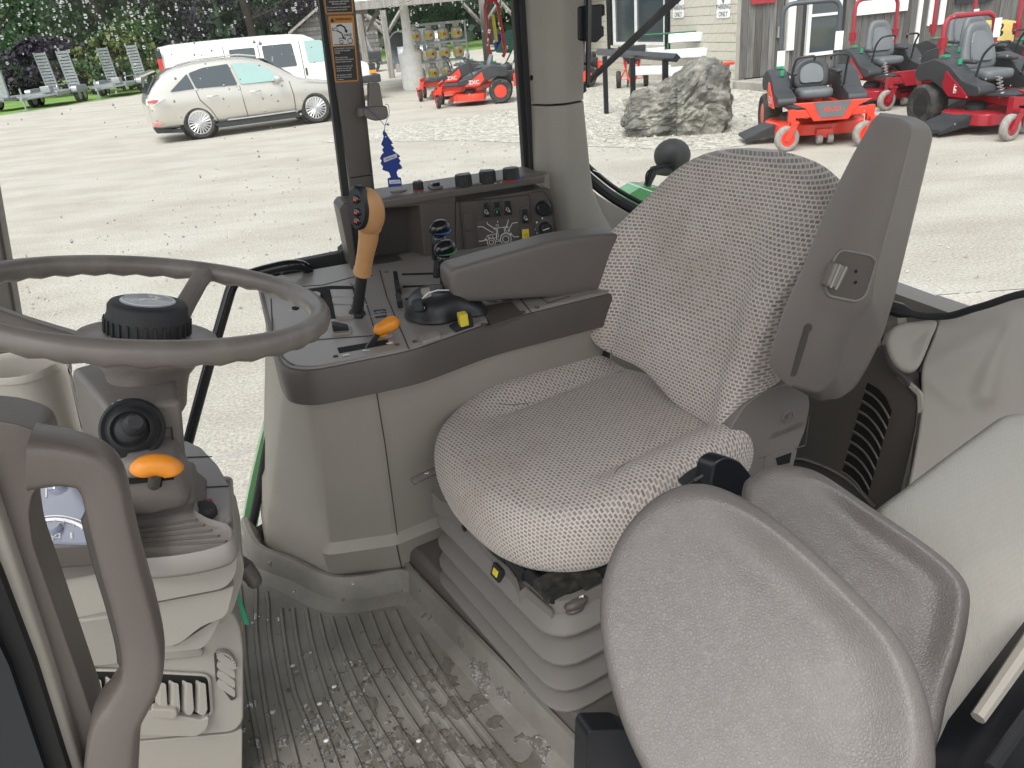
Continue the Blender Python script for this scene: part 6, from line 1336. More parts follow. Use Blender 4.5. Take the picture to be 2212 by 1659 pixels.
# ---- warning decals on the pillar
def pl(X, Y): # decal zoom coordinates to the pillar face
    return px((1240+X*.4337)/1.82278, Y*.434/1.82278, y=YP-.0008)
for k, (q, lab) in enumerate(((((118, 146), (350, 138), (398, 738), (185, 750)), 'orange and black WARNING decal with a loader picture on the pillar'), (((62, -170), (330, -180), (352, 122), (98, 130)), 'black warning decal with orange border at the top of the pillar, above the other'))):
    t = Thing('warning_decal', lab, 'decal', pl(*q[3]), 'T', 'warning decals on the pillar')
    P = [pl(*a) for a in q]; c_ = sum(P, V(0, 0, 0))/4
    g = G(); g.prism(rnd([P[0], P[3], P[2], P[1]], .004, 3), (0, -.0006, 0)); dc = t.part('sheet', g, 'decal_orange', smooth=0)
    ux = (P[1]-P[0]).normalized(); uy = (P[0]-P[3]).normalized()
    def ipt(a, b, h=.0009): return P[0].lerp(P[1], a).lerp(P[3].lerp(P[2], a), b)+V(0, -h, 0)
    def quad(a0, b0, a1, b1, m, nm, h=.0009):
        g = G(); g.prism([ipt(a0, b0, h), ipt(a0, b1, h), ipt(a1, b1, h), ipt(a1, b0, h)], (0, -.0003, 0)); t.part(nm, g, m, parent=dc, smooth=0)
    if k == 0:
        quad(.08, .11, .92, .44, 'decal_white', 'picture'); quad(.06, .455, .94, .975, 'decal_black', 'text_field')
        W_ = (P[1]-P[0]).length
        t.part('print', text_geo('WARNING', W_*.135, ipt(.58, .055), ux, uy, bold=.0006), 'decal_black', parent=dc, smooth=0)
        g = G(); c2 = ipt(.15, .06); g.prism([c2+ux*a*.0045+uy*b*.0045 for a, b in ((-1, -.8), (1, -.8), (0, 1))], (0, -.0003, 0)); t.part('print', g, 'decal_black', parent=dc, smooth=0)
        for i, s in enumerate(('AVOID INJURY OR DEATH', 'CAUSED BY FALLING', 'LOADS.', '', 'When using loader', 'ALWAYS put SCV selector', 'knobs in loader position.', '', 'If you do not, loader will', 'continue to move after', 'controls are released.', '', 'See operators manual', 'for use of other knob', 'positions.')):
            if s: t.part('print', text_geo(s, W_*.066, ipt(.10, .485+i*.0335, .0014), ux, uy, 'LEFT', bold=.0001), 'decal_white', parent=dc, smooth=0)
        g = G(); S = lambda pts, w_=.0006, cl=False: g.tube([ipt(a, b, .0014) for a, b in pts], w_, 4, closed=cl)
        S([(.08+.84*.04, .425), (.9, .425)])
        for cx5, cy5, r5 in ((.42, .39, .07), (.78, .375, .10)): S([(cx5+r5*cos(a*.4), cy5+r5*.37*sin(a*.4)) for a in range(16)], cl=True)
        S([(.34, .36), (.34, .335), (.56, .33), (.58, .36)]); S([(.6, .36), (.58, .30), (.56, .285), (.86, .27), (.86, .29), (.62, .30)]); S([(.80, .29), (.82, .34)])
        S([(.52, .345), (.47, .26), (.28, .215)], .0012); S([(.20, .175), (.16, .215), (.28, .225), (.32, .19), (.20, .175)]); S([(.46, .27), (.50, .29), (.56, .35)])
        S([(.28, .155), (.45, .135), (.60, .17), (.66, .235)], .0015); S([(.60, .225), (.66, .25), (.70, .215)], .0012); S([(.13, .17), (.12, .20), (.14, .22)], .0006)
        t.part('loader_picture', g, 'decal_black', parent=dc, smooth=0)
    else:
        quad(.05, .04, .95, .95, 'decal_black', 'text_field'); W_ = (P[1]-P[0]).length
        for i, s in enumerate(('Do not exceed the implement\'s', 'maximum transport speed.')): t.part('print', text_geo(s, W_*.062, ipt(.07, .80+i*.075, .0014), ux, uy, 'LEFT', bold=.0001), 'decal_white', parent=dc, smooth=0)
        for i, s in enumerate(('- Implements with brakes:', '40 km/h (25mph)')): t.part('print', text_geo(s, W_*.07, ipt(.5, .62+i*.075, .0014), ux, uy, bold=.0001), 'decal_white', parent=dc, smooth=0)

# ================================================================ steering wheel
SW = V(-.128, .974, 1.672); SN = V(.256, .038, .966).normalized()
sx = V(0, 1, 0); sx = (sx-SN*sx.dot(SN)).normalized(); sy = SN.cross(sx)   # sy towards -x .. lateral pair
def sp_(r, a, h=0): return SW+sx*r*cos(a)+sy*r*sin(a)+SN*h
st = Thing('steering_wheel', 'worn taupe steering wheel with three spokes and black hub cap', 'steering wheel', SW)
n_ = 144; m_ = 14; loops = []
for k in range(n_):
    a = 2*pi*k/n_; L_ = []
    for j in range(m_):
        b = 2*pi*j/m_
        under = max(0, -sin(b)); wv = (.0015*sin(36*a))*under
        rr = .0135+wv-.001*0; L_.append(sp_(.2+rr*cos(b)*.95, a, rr*sin(b)*1.02))
    loops.append(L_)
loops.append(loops[0]); g = G(); g.loft(loops, False, False); rim = st.part('rim', g, 'wheel_rim', smooth=80)
hubh = -.030
q1 = onplane(440, 590, SW, SN)-SW; ang1 = atan2(q1.dot(sy), q1.dot(sx))
q2 = onplane(5, 655, SW, SN)-SW; 
for a in (ang1, ang1+2*pi/3, ang1-2*pi/3):
    g = G(); L_ = []
    for r_, h, wd_, th_ in ((.194, 0, .019, .008), (.185, -.001, .016, .008), (.165, -.008, .0145, .008), (.12, -.028, .015, .008), (.07, -.048, .018, .009), (.03, -.058, .022, .012)):
        tn = -sx*sin(a)+sy*cos(a); L_.append([sp_(r_, a, h)+tn*wd_*x+SN*th_*y for x, y in ((-1, -.5), (-.6, 1), (.6, 1), (1, -.5), (.7, -1), (-.7, -1))])
    g.loft(L_); st.part('spoke', g, 'wheel_rim', bevel=.003)
g = G(); g.lathe([(.060, -.036), (.078, -.042), (.074, -.056), (.058, -.072), (.0475, -.088), (.0450, -.105), (.0445, -.128), (.041, -.136)], SW, SN, 36); st.part('hub', g, 'wheel_rim', smooth=60)
g = G(); g.lathe([(.044, -.045), (.0465, -.040), (.0465, -.018), (.0445, -.014), (.0440, -.004), (.041, 0), (.032, .0012)], SW, SN, 40); cap_ = st.part('hub_cap', g, 'black_soft', smooth=50)
for k in range(30):
    if k % 1 == 0:
        a = 2*pi*k/30; g = G(); g.box(sp_(.0468, a, -.029), (.004, .0028, .020), ax=(sx*cos(a)+sy*sin(a), -sx*sin(a)+sy*cos(a), SN)); st.part('grip_rib', g, 'black_soft', parent=cap_)
g = G(); g.lathe([(.0305, .0005), (.0305, .0022), (.029, .0026)], SW, SN, 40); st.part('emblem_disc', g, 'emblem_grey', parent=cap_)
g = G(); g.tube([sp_(.0285, 2*pi*k/40, .0028) for k in range(40)], .0006, 4, closed=True); st.part('emblem_ring', g, 'white_print', parent=cap_)
# leaping deer mark
ex2 = (onplane(340, 690, SW, SN)-onplane(290, 690, SW, SN)).normalized(); ey2 = SN.cross(ex2)
deer = [(-.9, -.55), (-.55, -.2), (-.5, .15), (-.25, .3), (.25, .25), (.45, .45), (.75, .5), (.95, .35), (.72, .3), (.6, .1), (.55, -.1), (.9, -.45), (.5, -.25), (.25, -.08), (-.1, -.05), (-.25, -.25), (-.6, -.6), (-.45, -.3)]
g = G(); g.prism([SW+SN*.0028+ex2*x*.018+ey2*y*.018 for x, y in deer], SN*.0004)
for L_ in ([(.7, .5), (.45, .85), (.15, .9)], [(.6, .65), (.65, .95)], [(.45, .83), (.3, .65)]): g.tube([SW+SN*.003+ex2*x*.018+ey2*y*.018 for x, y in L_], .0006, 4)
st.part('deer_emblem', g, 'white_print', parent=cap_, smooth=0)

# ================================================================ steering column
co = Thing('steering_column', 'taupe and beige steering column with black turn signal boot, tray and air vents', 'steering column', V(-.2, .95, FZ))
Ax = SN
# upper cover
yN, yF_ = .885, 1.03
RL, RR = px(226, 880, y=yN), px(392, 866, y=yN); BR, BL = px(404, 1020, y=yN+.005), px(262, 1030, y=yN+.005)
FL = px(152, 795, y=yF_); FR = V(RR.x-.016, yF_, FL.z+.01); FBL = px(178, 950, y=yF_); FBR = V(BR.x-.012, yF_, BR.z)
g = G(); g.loft([[RL, RR, BR, BL], [RL.lerp(FL, .5)+V(0, 0, .003), RR.lerp(FR, .5)+V(.001, 0, .003), BR.lerp(FBR, .5), BL.lerp(FBL, .5)], [FL, FR, FBR, FBL]]); up_c = co.part('upper_cover', g, 'taupe', bevel=.008, seg=3)
g = G(); g.tube(D([(378, 923), (408*.92, 917), (374, 1000)], y=yN-.001), .0012, 4); 
g = G(); g.tube([px(345, 927, y=yN-.001), px(371, 924, y=yN-.001), px(377, 985, y=yN-.001)], .0010, 4); co.part('panel_line', g, 'groove', parent=up_c)
fnv = V(0, -1, 0)
for (u, v, s) in ((258, 869, '='), (262, 875, '='), (266, 880, '=')): pass
g = G()
pm = lambda u, v: px(u, v, y=yN-.0012)
top_pl = lambda u, v: onplane(u, v, RL+V(0, 0, .0012), (FL-RL).cross(RR-RL).normalized())
for L_ in ([(242, 886), (250, 884), (258, 882)], [(262, 882), (280, 881), (296, 879)], [(298, 880), (306, 877), (312, 880)], [(246, 868), (256, 867), (262, 869)], [(250, 873), (262, 872)], [(254, 879), (268, 877)], [(266, 867), (268, 868)], [(270, 874), (272, 875)]): g.tube([top_pl(u, v-13) for u, v in L_], .0010, 4)
co.part('pictogram', g, 'white_print', parent=up_c)
# turn signal boot
bo = V(-.02, -.92, .38).normalized(); bc = px(287, 926, y=yN-.014)
g = G(); g.lathe([(.0345, 0), (.0345, .004), (.0315, .007), (.028, .004), (.0250, .006), (.0240, .012), (.0205, .015), (.0180, .011), (.0160, .013), (.0145, .020), (.0120, .024)], bc, bo, 40); bt_ = co.part('lever_boot', g, 'black_soft', smooth=60)
tipc = px(295, 908, y=yN-.062)
g = G(); bd2 = (tipc-bc).normalized(); g.tube([bc+bd2*.015, bc+bd2*.024, bc+bd2*.026, bc+bd2*.034, bc+bd2*.040, bc+bd2*.046], [.013, .0125, .0115, .0115, .0105, .0075], 20); co.part('turn_lever', g, 'black_soft', parent=bt_, smooth=50)
# tilt lever housing dome and orange handle
yD = .865
dome = [(262, 975), (300, 962), (372, 958), (388, 975), (398, 1015), (414, 1050), (420, 1078), (340, 1092), (262, 1105), (235, 1060), (246, 1010)]
g = G(); P = D(dome, y=yD); cd = sum(P, V(0, 0, 0))/len(P); g.loft([[cd+(p-cd)*.80+V(0, -.030, -.004) for p in P], [cd+(p-cd)*.96+V(0, -.020, 0) for p in P], [p+V(0, .0, 0) for p in P], [p+V(0, .10, 0) for p in P]]); dm = co.part('tilt_housing', g, 'taupe', sub=1, smooth=60)
yh = yD-.034
g = G(); g.prism(rnd(D([(262, 1037), (372, 1030), (378, 1036), (264, 1048)], y=yh), .003), (0, .003, 0)); g.prism(rnd(D([(320, 1038), (350, 1036), (350, 1052), (322, 1054)], y=yh), .002), (0, .003, 0)); co.part('slot', g, 'hole', parent=dm)
g = G(); g.cyl(px(332, 1048, y=yh), px(336, 1022, y=yh-.022), .0065, n=14); co.part('lever_stem', g, 'dirty_metal', parent=dm)
g = G(); P = [px(u, v, y=yh-.024) for u, v in ((301, 1024), (306, 1014), (318, 1007), (338, 1004), (358, 1007), (372, 1014), (377, 1022))]; g.tube(spline(P, 4), [.004, .0095, .0115, .012, .0122]+[.0122]*(len(spline(P, 4))-10)+[.0122, .012, .0115, .0095, .004], 14); hd_ = co.part('tilt_handle', g, 'orange', parent=dm, smooth=80)
g = G(); g.tube([px(252, 1024, y=yh), px(262, 1021, y=yh)], .0014, 4); g.tube([px(240, 1029, y=yh), px(252, 1024, y=yh)], .0008, 4); co.part('pictogram', g, 'white_print', parent=dm)
# tray
zt_ = 1.452
tro = [(181, 1192), (215, 1212), (300, 1214), (390, 1206), (460, 1192), (500, 1176), (508, 1154), (496, 1136), (452, 1122), (425, 1104), (418, 1082), (330, 1092), (262, 1112), (238, 1142), (196, 1166)]
P = spline(D(tro, z=zt_), 4, True); cT = sum(P, V(0, 0, 0))/len(P)
def ring(k, h): return [V(cT.x+(p.x-cT.x)*k, cT.y+(p.y-cT.y)*k, zt_+h) for p in P]
g = G(); g.loft([ring(.93, -.026), ring(.985, -.020), ring(1, -.010), ring(.99, -.001), ring(.96, .003), ring(.925, .0005), ring(.89, -.004), ring(.5, -.004)]); ty3 = co.part('tray', g, 'panel', smooth=70)
for k in range(5):
    u0, u1 = 330+k*6, 425+k*16; v = 1128+k*10
    g = G(); g.tube(spline([px(270+k*2, v+14, z=zt_-.0035), px(u0, v+10, z=zt_-.0035), px(u1, v-4+k*1.5, z=zt_-.0035)], 4), .0022, 5); co.part('tray_rib', g, 'taupe', parent=ty3)
g = G(); P = D([(262, 1108), (300, 1090), (418, 1076), (424, 1100), (452, 1121), (360, 1128), (262, 1140)], y=.86); g.prism(P, (0, .10, 0)); co.part('neck', g, 'taupe', bevel=.006)
# instrument cluster
zc = 1.505
cl_ = Thing('instrument_cluster', 'instrument cluster with pale reflecting glass and white gauge marks, seen through the door handle', 'instrument cluster', px(160, 1110, z=zc))
g = G(); g.prism(D([(40, 1150), (50, 1010), (200, 990), (256, 1060), (262, 1170), (60, 1182)], z=zc-.004), (0, 0, -.03)); hs2 = cl_.part('housing', g, 'taupe_dark', bevel=.004)
g = G(); g.prism(rnd(D([(55, 1170), (55, 1020), (200, 1000), (222, 1085), (195, 1120), (205, 1172)], z=zc), .004), (0, 0, -.003)); gl_ = cl_.part('glass', g, 'gauge_glass')
g = G(); g.prism(rnd(D([(203, 1118), (222, 1090), (252, 1100), (258, 1140), (235, 1165), (208, 1165)], z=zc-.0015), .003), (0, 0, -.002)); cl_.part('dark_bezel', g, 'navy_black', parent=hs2)
def arc(c, r, a0, a1, n_=18): return [px(c[0]+r[0]*cos(a0+(a1-a0)*k/n_), c[1]+r[1]*sin(a0+(a1-a0)*k/n_), z=zc+.0008) for k in range(n_+1)]
for c, r, a0, a1, w_ in (((110, 960), (92, 70), .2, 1.6, .0018), ((120, 1190), (92, 68), -2.7, -.5, .0022), ((120, 1190), (104, 76), -2.7, -.35, .0008)):
    g = G(); g.tube(arc(c, r, a0, a1), w_, 4); cl_.part('gauge_arc', g, 'white_print', parent=gl_)
g = G(); g.tube(arc((90, 1068), (16, 16), 1.8, 4.4), .0016, 4); cl_.part('gauge_arc', g, 'gauge_blue', parent=gl_)
for k in range(9):
    a = -2.6+k*.25; g = G(); g.tube([px(120+84*cos(a), 1190+62*sin(a), z=zc+.001), px(120+97*cos(a), 1190+72*sin(a), z=zc+.001)], .0007, 4); cl_.part('gauge_tick', g, 'card_white', parent=gl_)
ecx = (px(240, 1150, z=zc)-px(200, 1160, z=zc)).normalized()
for u, v, s in ((132, 1160, '25'), (106, 1031, '2'), (128, 1022, '0'), (142, 1018, 'x')):
    cl_.part('numeral', text_geo(s, .012, px(u-10 if s == '25' else u, v, z=zc+.0012), V(-.15, .98, 0), V(-.98, -.15, 0)), 'white_print', parent=gl_, smooth=0)
for q in ([(98, 1055), (102, 1055), (102, 1074), (98, 1074)], [(84, 1154), (88, 1154), (86, 1174), (83, 1174)], [(151, 1151), (156, 1151), (157, 1163), (152, 1163)], [(80, 1046), (96, 1040), (98, 1046), (82, 1050)]):
    g = G(); g.prism(D(q, z=zc+.0006), (0, 0, .0004)); cl_.part('needle', g, 'white_print', parent=gl_, smooth=0)
for u, v in ((112, 1055), (100, 1150)):
    g = G(); g.lathe([(.010, 0), (.010, .004), (.008, .006)], px(u+14, v-3, z=zc), n=20); cl_.part('gauge_hub', g, 'gauge_glass', parent=gl_)
# column lower mouldings
def body_(name, near, y0, depth, m, bevel=.012, r=.02, taper=1, drop=0):
    g = G(); P = rnd(D(near, y=y0), r, 4); g.loft([P, [V(p.x, p.y+depth, p.z+drop) for p in P]]); return co.part(name, g, m, bevel=bevel, seg=3)
body_('shroud', [(84, 1178), (262, 1160), (270, 1215), (300, 1222), (470, 1200), (505, 1176), (508, 1190), (260, 1232), (112, 1258)], .795, .16, 'taupe', r=.004, bevel=.004)
body_('beige_tier', [(108, 1256), (112, 1250), (260, 1226), (500, 1180), (514, 1186), (512, 1240), (488, 1272), (262, 1316), (128, 1344)], .80, .17, 'beige', r=.012)
body_('beige_tier', [(256, 1318), (300, 1310), (488, 1274), (508, 1262), (490, 1335), (440, 1350), (380, 1398), (300, 1395), (282, 1370)], .815, .15, 'beige', r=.012)
body_('beige_tier', [(285, 1372), (300, 1390), (380, 1396), (480, 1330), (452, 1385), (435, 1402), (330, 1412), (300, 1408)], .83, .13, 'beige', r=.006)
body_('side_cover', [(500, 1165), (516, 1172), (528, 1228), (522, 1262), (504, 1318), (480, 1352), (470, 1340), (500, 1250)], .86, .12, 'beige', r=.006, bevel=.005)
# right wing of the dash, grey, with hazard switch and dial
g = G(); P = D([(375, 955), (402, 950), (435, 965), (468, 1000), (497, 1050), (499, 1118), (470, 1140), (380, 1110)], z=1.43); g.prism(P, (0, 0, -.05)); wg = co.part('dash_wing', g, 'panel', bevel=.004)
g = G()
for L_ in ([(402, 988), (458, 986)], [(405, 1054), (494, 1050)]): g.tube(D(L_, z=1.4305), .0009, 4)
co.part('panel_line', g, 'groove', parent=wg)
g = G(); P = D([(417, 1074), (458, 1077), (464, 1089), (418, 1088)], z=1.435); g.prism(P, (0, 0, -.006)); hz = co.part('hazard_switch', g, 'sign_red', parent=wg, bevel=.001)
g = G(); g.tube(D([(422, 1083), (432, 1075), (436, 1084)], z=1.4356), .0006, 4, closed=True); g.tube([px(448+3*cos(a), 1083+2*sin(a), z=1.4356) for a in range(6)], .0005, 4, closed=True); co.part('pictogram', g, 'white_print', parent=hz)
g = G(); cK = px(436, 1108, z=1.435); g.loft([[cK+V(cos(2*pi*k/36)*(r_+(.001 if k % 2 else 0)), sin(2*pi*k/36)*(r_+(.001 if k % 2 else 0)), h) for k in range(36)] for r_, h in ((.0165, -.012), (.0165, .004), (.013, .009))]); kd = co.part('dial', g, 'black_soft', parent=wg, smooth=0)
g = G(); g.prism([cK+V(-.012, -.004, .0095), cK+V(-.007, -.002, .0095), cK+V(-.009, .004, .0095)], (0, 0, .0005)); co.part('pointer', g, 'white_print', parent=kd, smooth=0)
# base with vents
yb2 = .885
body_('base', [(120, 1340), (300, 1400), (400, 1408), (470, 1345), (498, 1318), (518, 1350), (526, 1400), (526, 1560), (505, 1582), (300, 1600), (120, 1600)], yb2, .20, 'beige', r=.02)
body_('lower_base', [(120, 1602), (300, 1602), (505, 1585), (524, 1572), (522, 1760), (120, 1760)], yb2+.006, .19, 'beige', r=.01)
body_('duct_back', [(130, 1345), (250, 1330), (292, 1400), (440, 1404), (440, 1420), (330, 1430), (170, 1445), (140, 1440)], yb2-.010, .02, 'beige_dark', r=.01, bevel=.006)
g = G(); g.prism(rnd(D([(172, 1452), (262, 1452), (450, 1462), (456, 1540), (438, 1548), (172, 1512)], y=yb2-.003), .006), (0, .002, 0)); vt = co.part('vent_opening', g, 'hole')
g = G(); g.tube(rnd(D([(172, 1446), (262, 1448), (452, 1458), (458, 1540), (440, 1552), (172, 1516)], y=yb2-.004), .01, 3), .0022, 6, closed=True); co.part('vent_frame', g, 'beige', parent=vt)
for u in (176, 206, 236, 345, 372, 401, 430):
    lo_ = 1520 if u < 300 else 1540; hi_ = 1458 if u < 300 else 1466
    P = rnd(D([(u+4, hi_), (u+14, hi_+2), (u+18, lo_-14), (u+11, lo_-2), (u+1, lo_-6)], y=yb2-.004), .004, 3); g = G(); g.loft([[p+V(-.009, .004, 0) for p in P], [p+V(-.002, -.006, 0) for p in P], [p+V(.0, -.007, 0) for p in P]]); co.part('louver', g, 'beige', parent=vt, bevel=.0008)
body_('vent_lip', [(172, 1520), (320, 1535), (438, 1556), (452, 1548), (448, 1575), (425, 1592), (172, 1585)], yb2-.012, .03, 'beige', r=.008, bevel=.004)
g = G(); g.prism(rnd(D([(326, 1532), (382, 1534), (384, 1546), (376, 1556), (328, 1552)], y=yb2-.018), .004), (0, .012, 0)); co.part('vent_tab', g, 'beige', bevel=.002)
# side vent with toothed wheel
g = G(); g.prism(rnd(D([(462, 1412), (480, 1408), (506, 1440), (511, 1508), (500, 1515), (466, 1470)], y=yb2-.002), .004), (0, .004, 0)); v2 = co.part('side_vent', g, 'groove')
for k, v in enumerate((1420, 1438, 1458, 1478)):
    P = rnd(D([(468, v-6), (480, v-8), (508, v+14), (508, v+30), (494, v+22), (468, v+4)], y=yb2-.006), .004, 3); g = G(); g.loft([P, [p+V(.002, .008, 0) for p in P]]); co.part('louver', g, 'beige', parent=v2, bevel=.001)
for k in range(11):
    a = -1.9+k*.16; c_ = px(478+30*cos(a)*1.0+2, 1452+44*sin(a), y=yb2-.006); g = G(); g.box(c_, (.0035, .008, .003)); co.part('tooth', g, 'beige', parent=v2, bevel=.0008)
# lever, key and tag
g = G(); g.tube([px(512, 1215, y=.93), px(530, 1228, y=.92), px(548, 1250, y=.915)], [.012, .0125, .0105], 12); g.ell(px(549, 1254, y=.915), (.0105, .0105, .011)); co.part('stalk', g, 'taupe_dark')
t = Thing('key_tag', 'green plastic key tag hanging from the ignition key on the steering column', 'key tag', px(520, 1310, y=.90))
g = G(); g.tube([px(508, 1272, y=.90)+V(.004*cos(a*.5), 0, .004*sin(a*.5)) for a in range(12)], .0006, 4, closed=True); g.cyl(px(507, 1255, y=.90), px(509, 1270, y=.90), .0014, n=6); t.part('key_ring', g, 'steel')
g = G(); P = D([(508, 1276), (514, 1274), (537, 1344), (538, 1350), (528, 1350), (526, 1345)], y=.895); g.prism(P, (0, .002, 0)); t.part('tag', g, 'key_green', bevel=.0006)
g = G(); g.prism(rnd(D([(514, 1346), (525, 1344), (524, 1368), (514, 1370)], y=.99), .002), (0, .006, 0)); solo('orange_clip', g, 'tan', 'small orange clip on the far side of the steering column base', 'clip', px(519, 1356, y=.99))
# storage bin left of the column
bn_ = Thing('storage_bin', 'beige moulded storage bin left of the steering column', 'bin', px(60, 850, y=1.0))
rim_ = [(-70, 812), (-20, 822), (40, 820), (90, 806), (120, 792), (140, 790), (150, 800), (140, 765), (60, 762), (-20, 775), (-70, 785)]
z_r = 1.575
def bring(k, dz): 
    P = spline(D(rim_, z=z_r), 3, True); c_ = sum(P, V(0, 0, 0))/len(P); return [V(c_.x+(p.x-c_.x)*k, c_.y+(p.y-c_.y)*k, z_r+dz) for p in P]
g = G(); g.loft([bring(.80, -.10), bring(.98, -.006), bring(1.02, -.006), bring(1.02, .002), bring(1, .004), bring(.97, .002), bring(.955, -.006), bring(.78, -.09)]); bn_.part('bin', g, 'beige', smooth=60)
g = G(); P = D([(-80, 925), (165, 925), (180, 965), (180, 1010), (-80, 1010)], y=1.10); g.prism(P, (0, .05, 0)); bn_.part('ledge', g, 'taupe_dark', bevel=.003)
g = G(); g.box(V(-.42, 1.15, 1.18), (.26, .14, .52)); bn_.part('pedestal', g, 'beige_dark', bevel=.01)

# ================================================================ driver seat
SC = V(.43, 1.0, 0); SF = V(-.97, -.25, 0).normalized(); SL = V(.25, -.97, 0).normalized()
def S(a, b, z): p = SC+SF*a+SL*b; p.z = z; return p
ds = Thing('driver_seat', 'driver seat in grey beige woven fabric with black dashes on a ribbed bellows base', 'seat', V(.43, 1.0, 1.03))
# cushion
co_ = [(.222, 0), (.218, .08), (.192, .150), (.135, .200), (.03, .222), (-.10, .216), (-.195, .195), (-.240, .11), (-.246, 0), (-.240, -.11), (-.20, -.188), (-.10, -.215), (.02, -.225), (.12, -.212), (.182, -.165), (.212, -.085)]
P = spline([V(a, b, 0) for a, b in co_], 5, True)
def hcush(a, b):
    bol = max(0, min(1, (abs(b)-.125)/.05)); bol = bol*bol*(3-2*bol)
    fa = max(0, min(1, (.12-a)/.10))
    z = 1.338+.024*bol*fa-.018*max(0, (a-.10)/.12)**2-.002*max(0, -a/.2)
    seam_ = math.exp(-((abs(b)-.125)/.006)**2)*(.006 if a < .06 else 0)
    d2 = (a-.065); seam2 = 0
    return z-seam_
loops = []
for k, dz in ((.86, -.100), (.93, -.104), (.98, -.090), (1.0, -.068), (1.0, -.045), (.985, -.024), (.955, -.009), (.92, -.002)):
    loops.append([S(p.x*k, p.y*k, hcush(p.x*.92, p.y*.92)+dz) for p in P])
for k in [.88-.04*i for i in range(21)]+[.03]:
    loops.append([S(p.x*k, p.y*k, hcush(p.x*k, p.y*k)) for p in P])
g = G(); g.loft(loops)
def uvc(p):
    q = p-SC; a = q.dot(SF); b = q.dot(SL); dz = min(0, p.z-1.325)
    r_ = sqrt(a*a+b*b)+1e-6; return (b*(1-dz/r_), a*(1-dz/r_))
cush = ds.part('seat_cushion', g, 'seat_fabric', uvf=uvc, sub=1)
# piping seams
for s in (-1, 1):
    g = G(); L_ = [S(a, s*b, hcush(a, s*b)-.0005) for a, b in [(-.20, .118), (-.10, .125), (-.02, .128), (.03, .136), (.055, .150)]]; g.tube(spline(L_, 4), .0014, 5); ds.part('seam', g, 'seat_grey', parent=cush)
# backrest
bo_ = [(-.122, 1.372), (-.182, 1.412), (-.219, 1.470), (-.222, 1.53), (-.172, 1.598), (-.128, 1.646), (-.086, 1.688), (-.035, 1.716), (.05, 1.727), (.135, 1.720), (.192, 1.700), (.230, 1.665), (.240, 1.61), (.225, 1.55), (.218, 1.49), (.212, 1.43), (.190, 1.365), (.160, 1.328), (.06, 1.330), (-.03, 1.365)]
def BK(b, z, d=0):   # d: forward
    return S(-.17-.35*(z-1.36)+d, b, z)
P = spline([V(b, z, 0) for b, z in bo_], 4, True); cB = V(.012, 1.52, 0)
def hback(b, z):
    bb = b-.01; w_ = max(0, min(1, (abs(bb)-.10)/.07)); w_ = w_*w_*(3-2*w_)
    lo2 = max(0, min(1, (1.66-z)/.10))
    lum = .016*math.exp(-((z-1.44)/.07)**2)*(1-w_)
    sm = .006*math.exp(-((bb+.118)/.005)**2)+.005*math.exp(-((bb-.132)/.006)**2)*(z < 1.60)
    return .034*w_*lo2+lum-sm*(z < 1.60)
loops = []
for k, d in ((.80, -.085), (.92, -.080), (.98, -.062), (1.0, -.040), (.99, -.018), (.965, -.004)):
    loops.append([BK(cB.x+(p.x-cB.x)*k, cB.y+(p.y-cB.y)*k, d+.45*hback(cB.x+(p.x-cB.x)*.94, cB.y+(p.y-cB.y)*.94)) for p in P])
for k in [.93-.04*i for i in range(23)]+[.02]:
    loops.append([BK(cB.x+(p.x-cB.x)*k, cB.y+(p.y-cB.y)*k, hback(cB.x+(p.x-cB.x)*k, cB.y+(p.y-cB.y)*k)+.004*min(1, (.95-k)*8)) for p in P])
g = G(); g.loft(loops)
def uvb(p):
    q = p-SC; b = q.dot(SL); a = q.dot(SF); d = a+.17+.35*(p.z-1.36); k = 1 if b > 0 else -1
    return (b+k*max(0, -d)*.9+.003, (p.z-1.36)*1.06+.2)
bk_ = ds.part('backrest', g, 'seat_fabric', uvf=uvb, sub=1)
g = G(); g.tube(spline([BK(-.108, z, hback(-.108, z)+.0045) for z in (1.36, 1.40, 1.46, 1.52, 1.57)], 4), .0018, 5); ds.part('seam', g, 'seat_grey', parent=bk_)
g = G(); P2 = [BK(cB.x+(p.x-cB.x)*.93, cB.y-.006+(p.y-cB.y)*.92, -.062) for p in P]; g.loft([P2, [p-SF*.035+V(0, 0, 0) for p in P2], [BK(cB.x+(p.x-cB.x)*.8, cB.y+(p.y-cB.y)*.8, -.115) for p in P]]); ds.part('backrest_shell', g, 'black_soft')
# black gap and side hinge cover (grey, with round badge)
g = G(); g.box(S(-.215, -.02, 1.25), (.07, .30, .10), rz=atan2(SF.y, SF.x)); ds.part('hinge_block', g, 'black_soft')
g = G(); g.ell(S(-.20, -.19, 1.335), (.03, .02, .04), 12, 8); ds.part('hinge_block', g, 'black_soft')
yC = .845
hc_ = [(1567, 1010), (1580, 930), (1610, 880), (1650, 850), (1700, 830), (1745, 845), (1755, 870), (1745, 930), (1715, 1000), (1740, 1075), (1700, 1090), (1620, 1050)]
g = G(); P = rnd(D(hc_, y=yC), .012, 3); g.loft([[p+V(0, .004, 0) for p in P], [p+V(0, .045, 0) for p in P]]); hcov = ds.part('hinge_cover', g, 'seat_grey', bevel=.006, seg=3)
g = G(); c_ = px(1700, 900, y=yC+.004); g.lathe([(.0105, 0), (.0105, .0015), (.0092, .0025), (.0088, .001)], c_, (0, -1, 0), 28); bg_ = ds.part('badge', g, 'seat_grey', parent=hcov)
g = G()
for a in (-.8, 0, .8): g.tube([c_+V(0, -.003, -.004), c_+V(sin(a)*.006, -.003, .002+cos(a)*.004)], .0007, 4)
ds.part('badge_mark', g, 'taupe', parent=bg_)
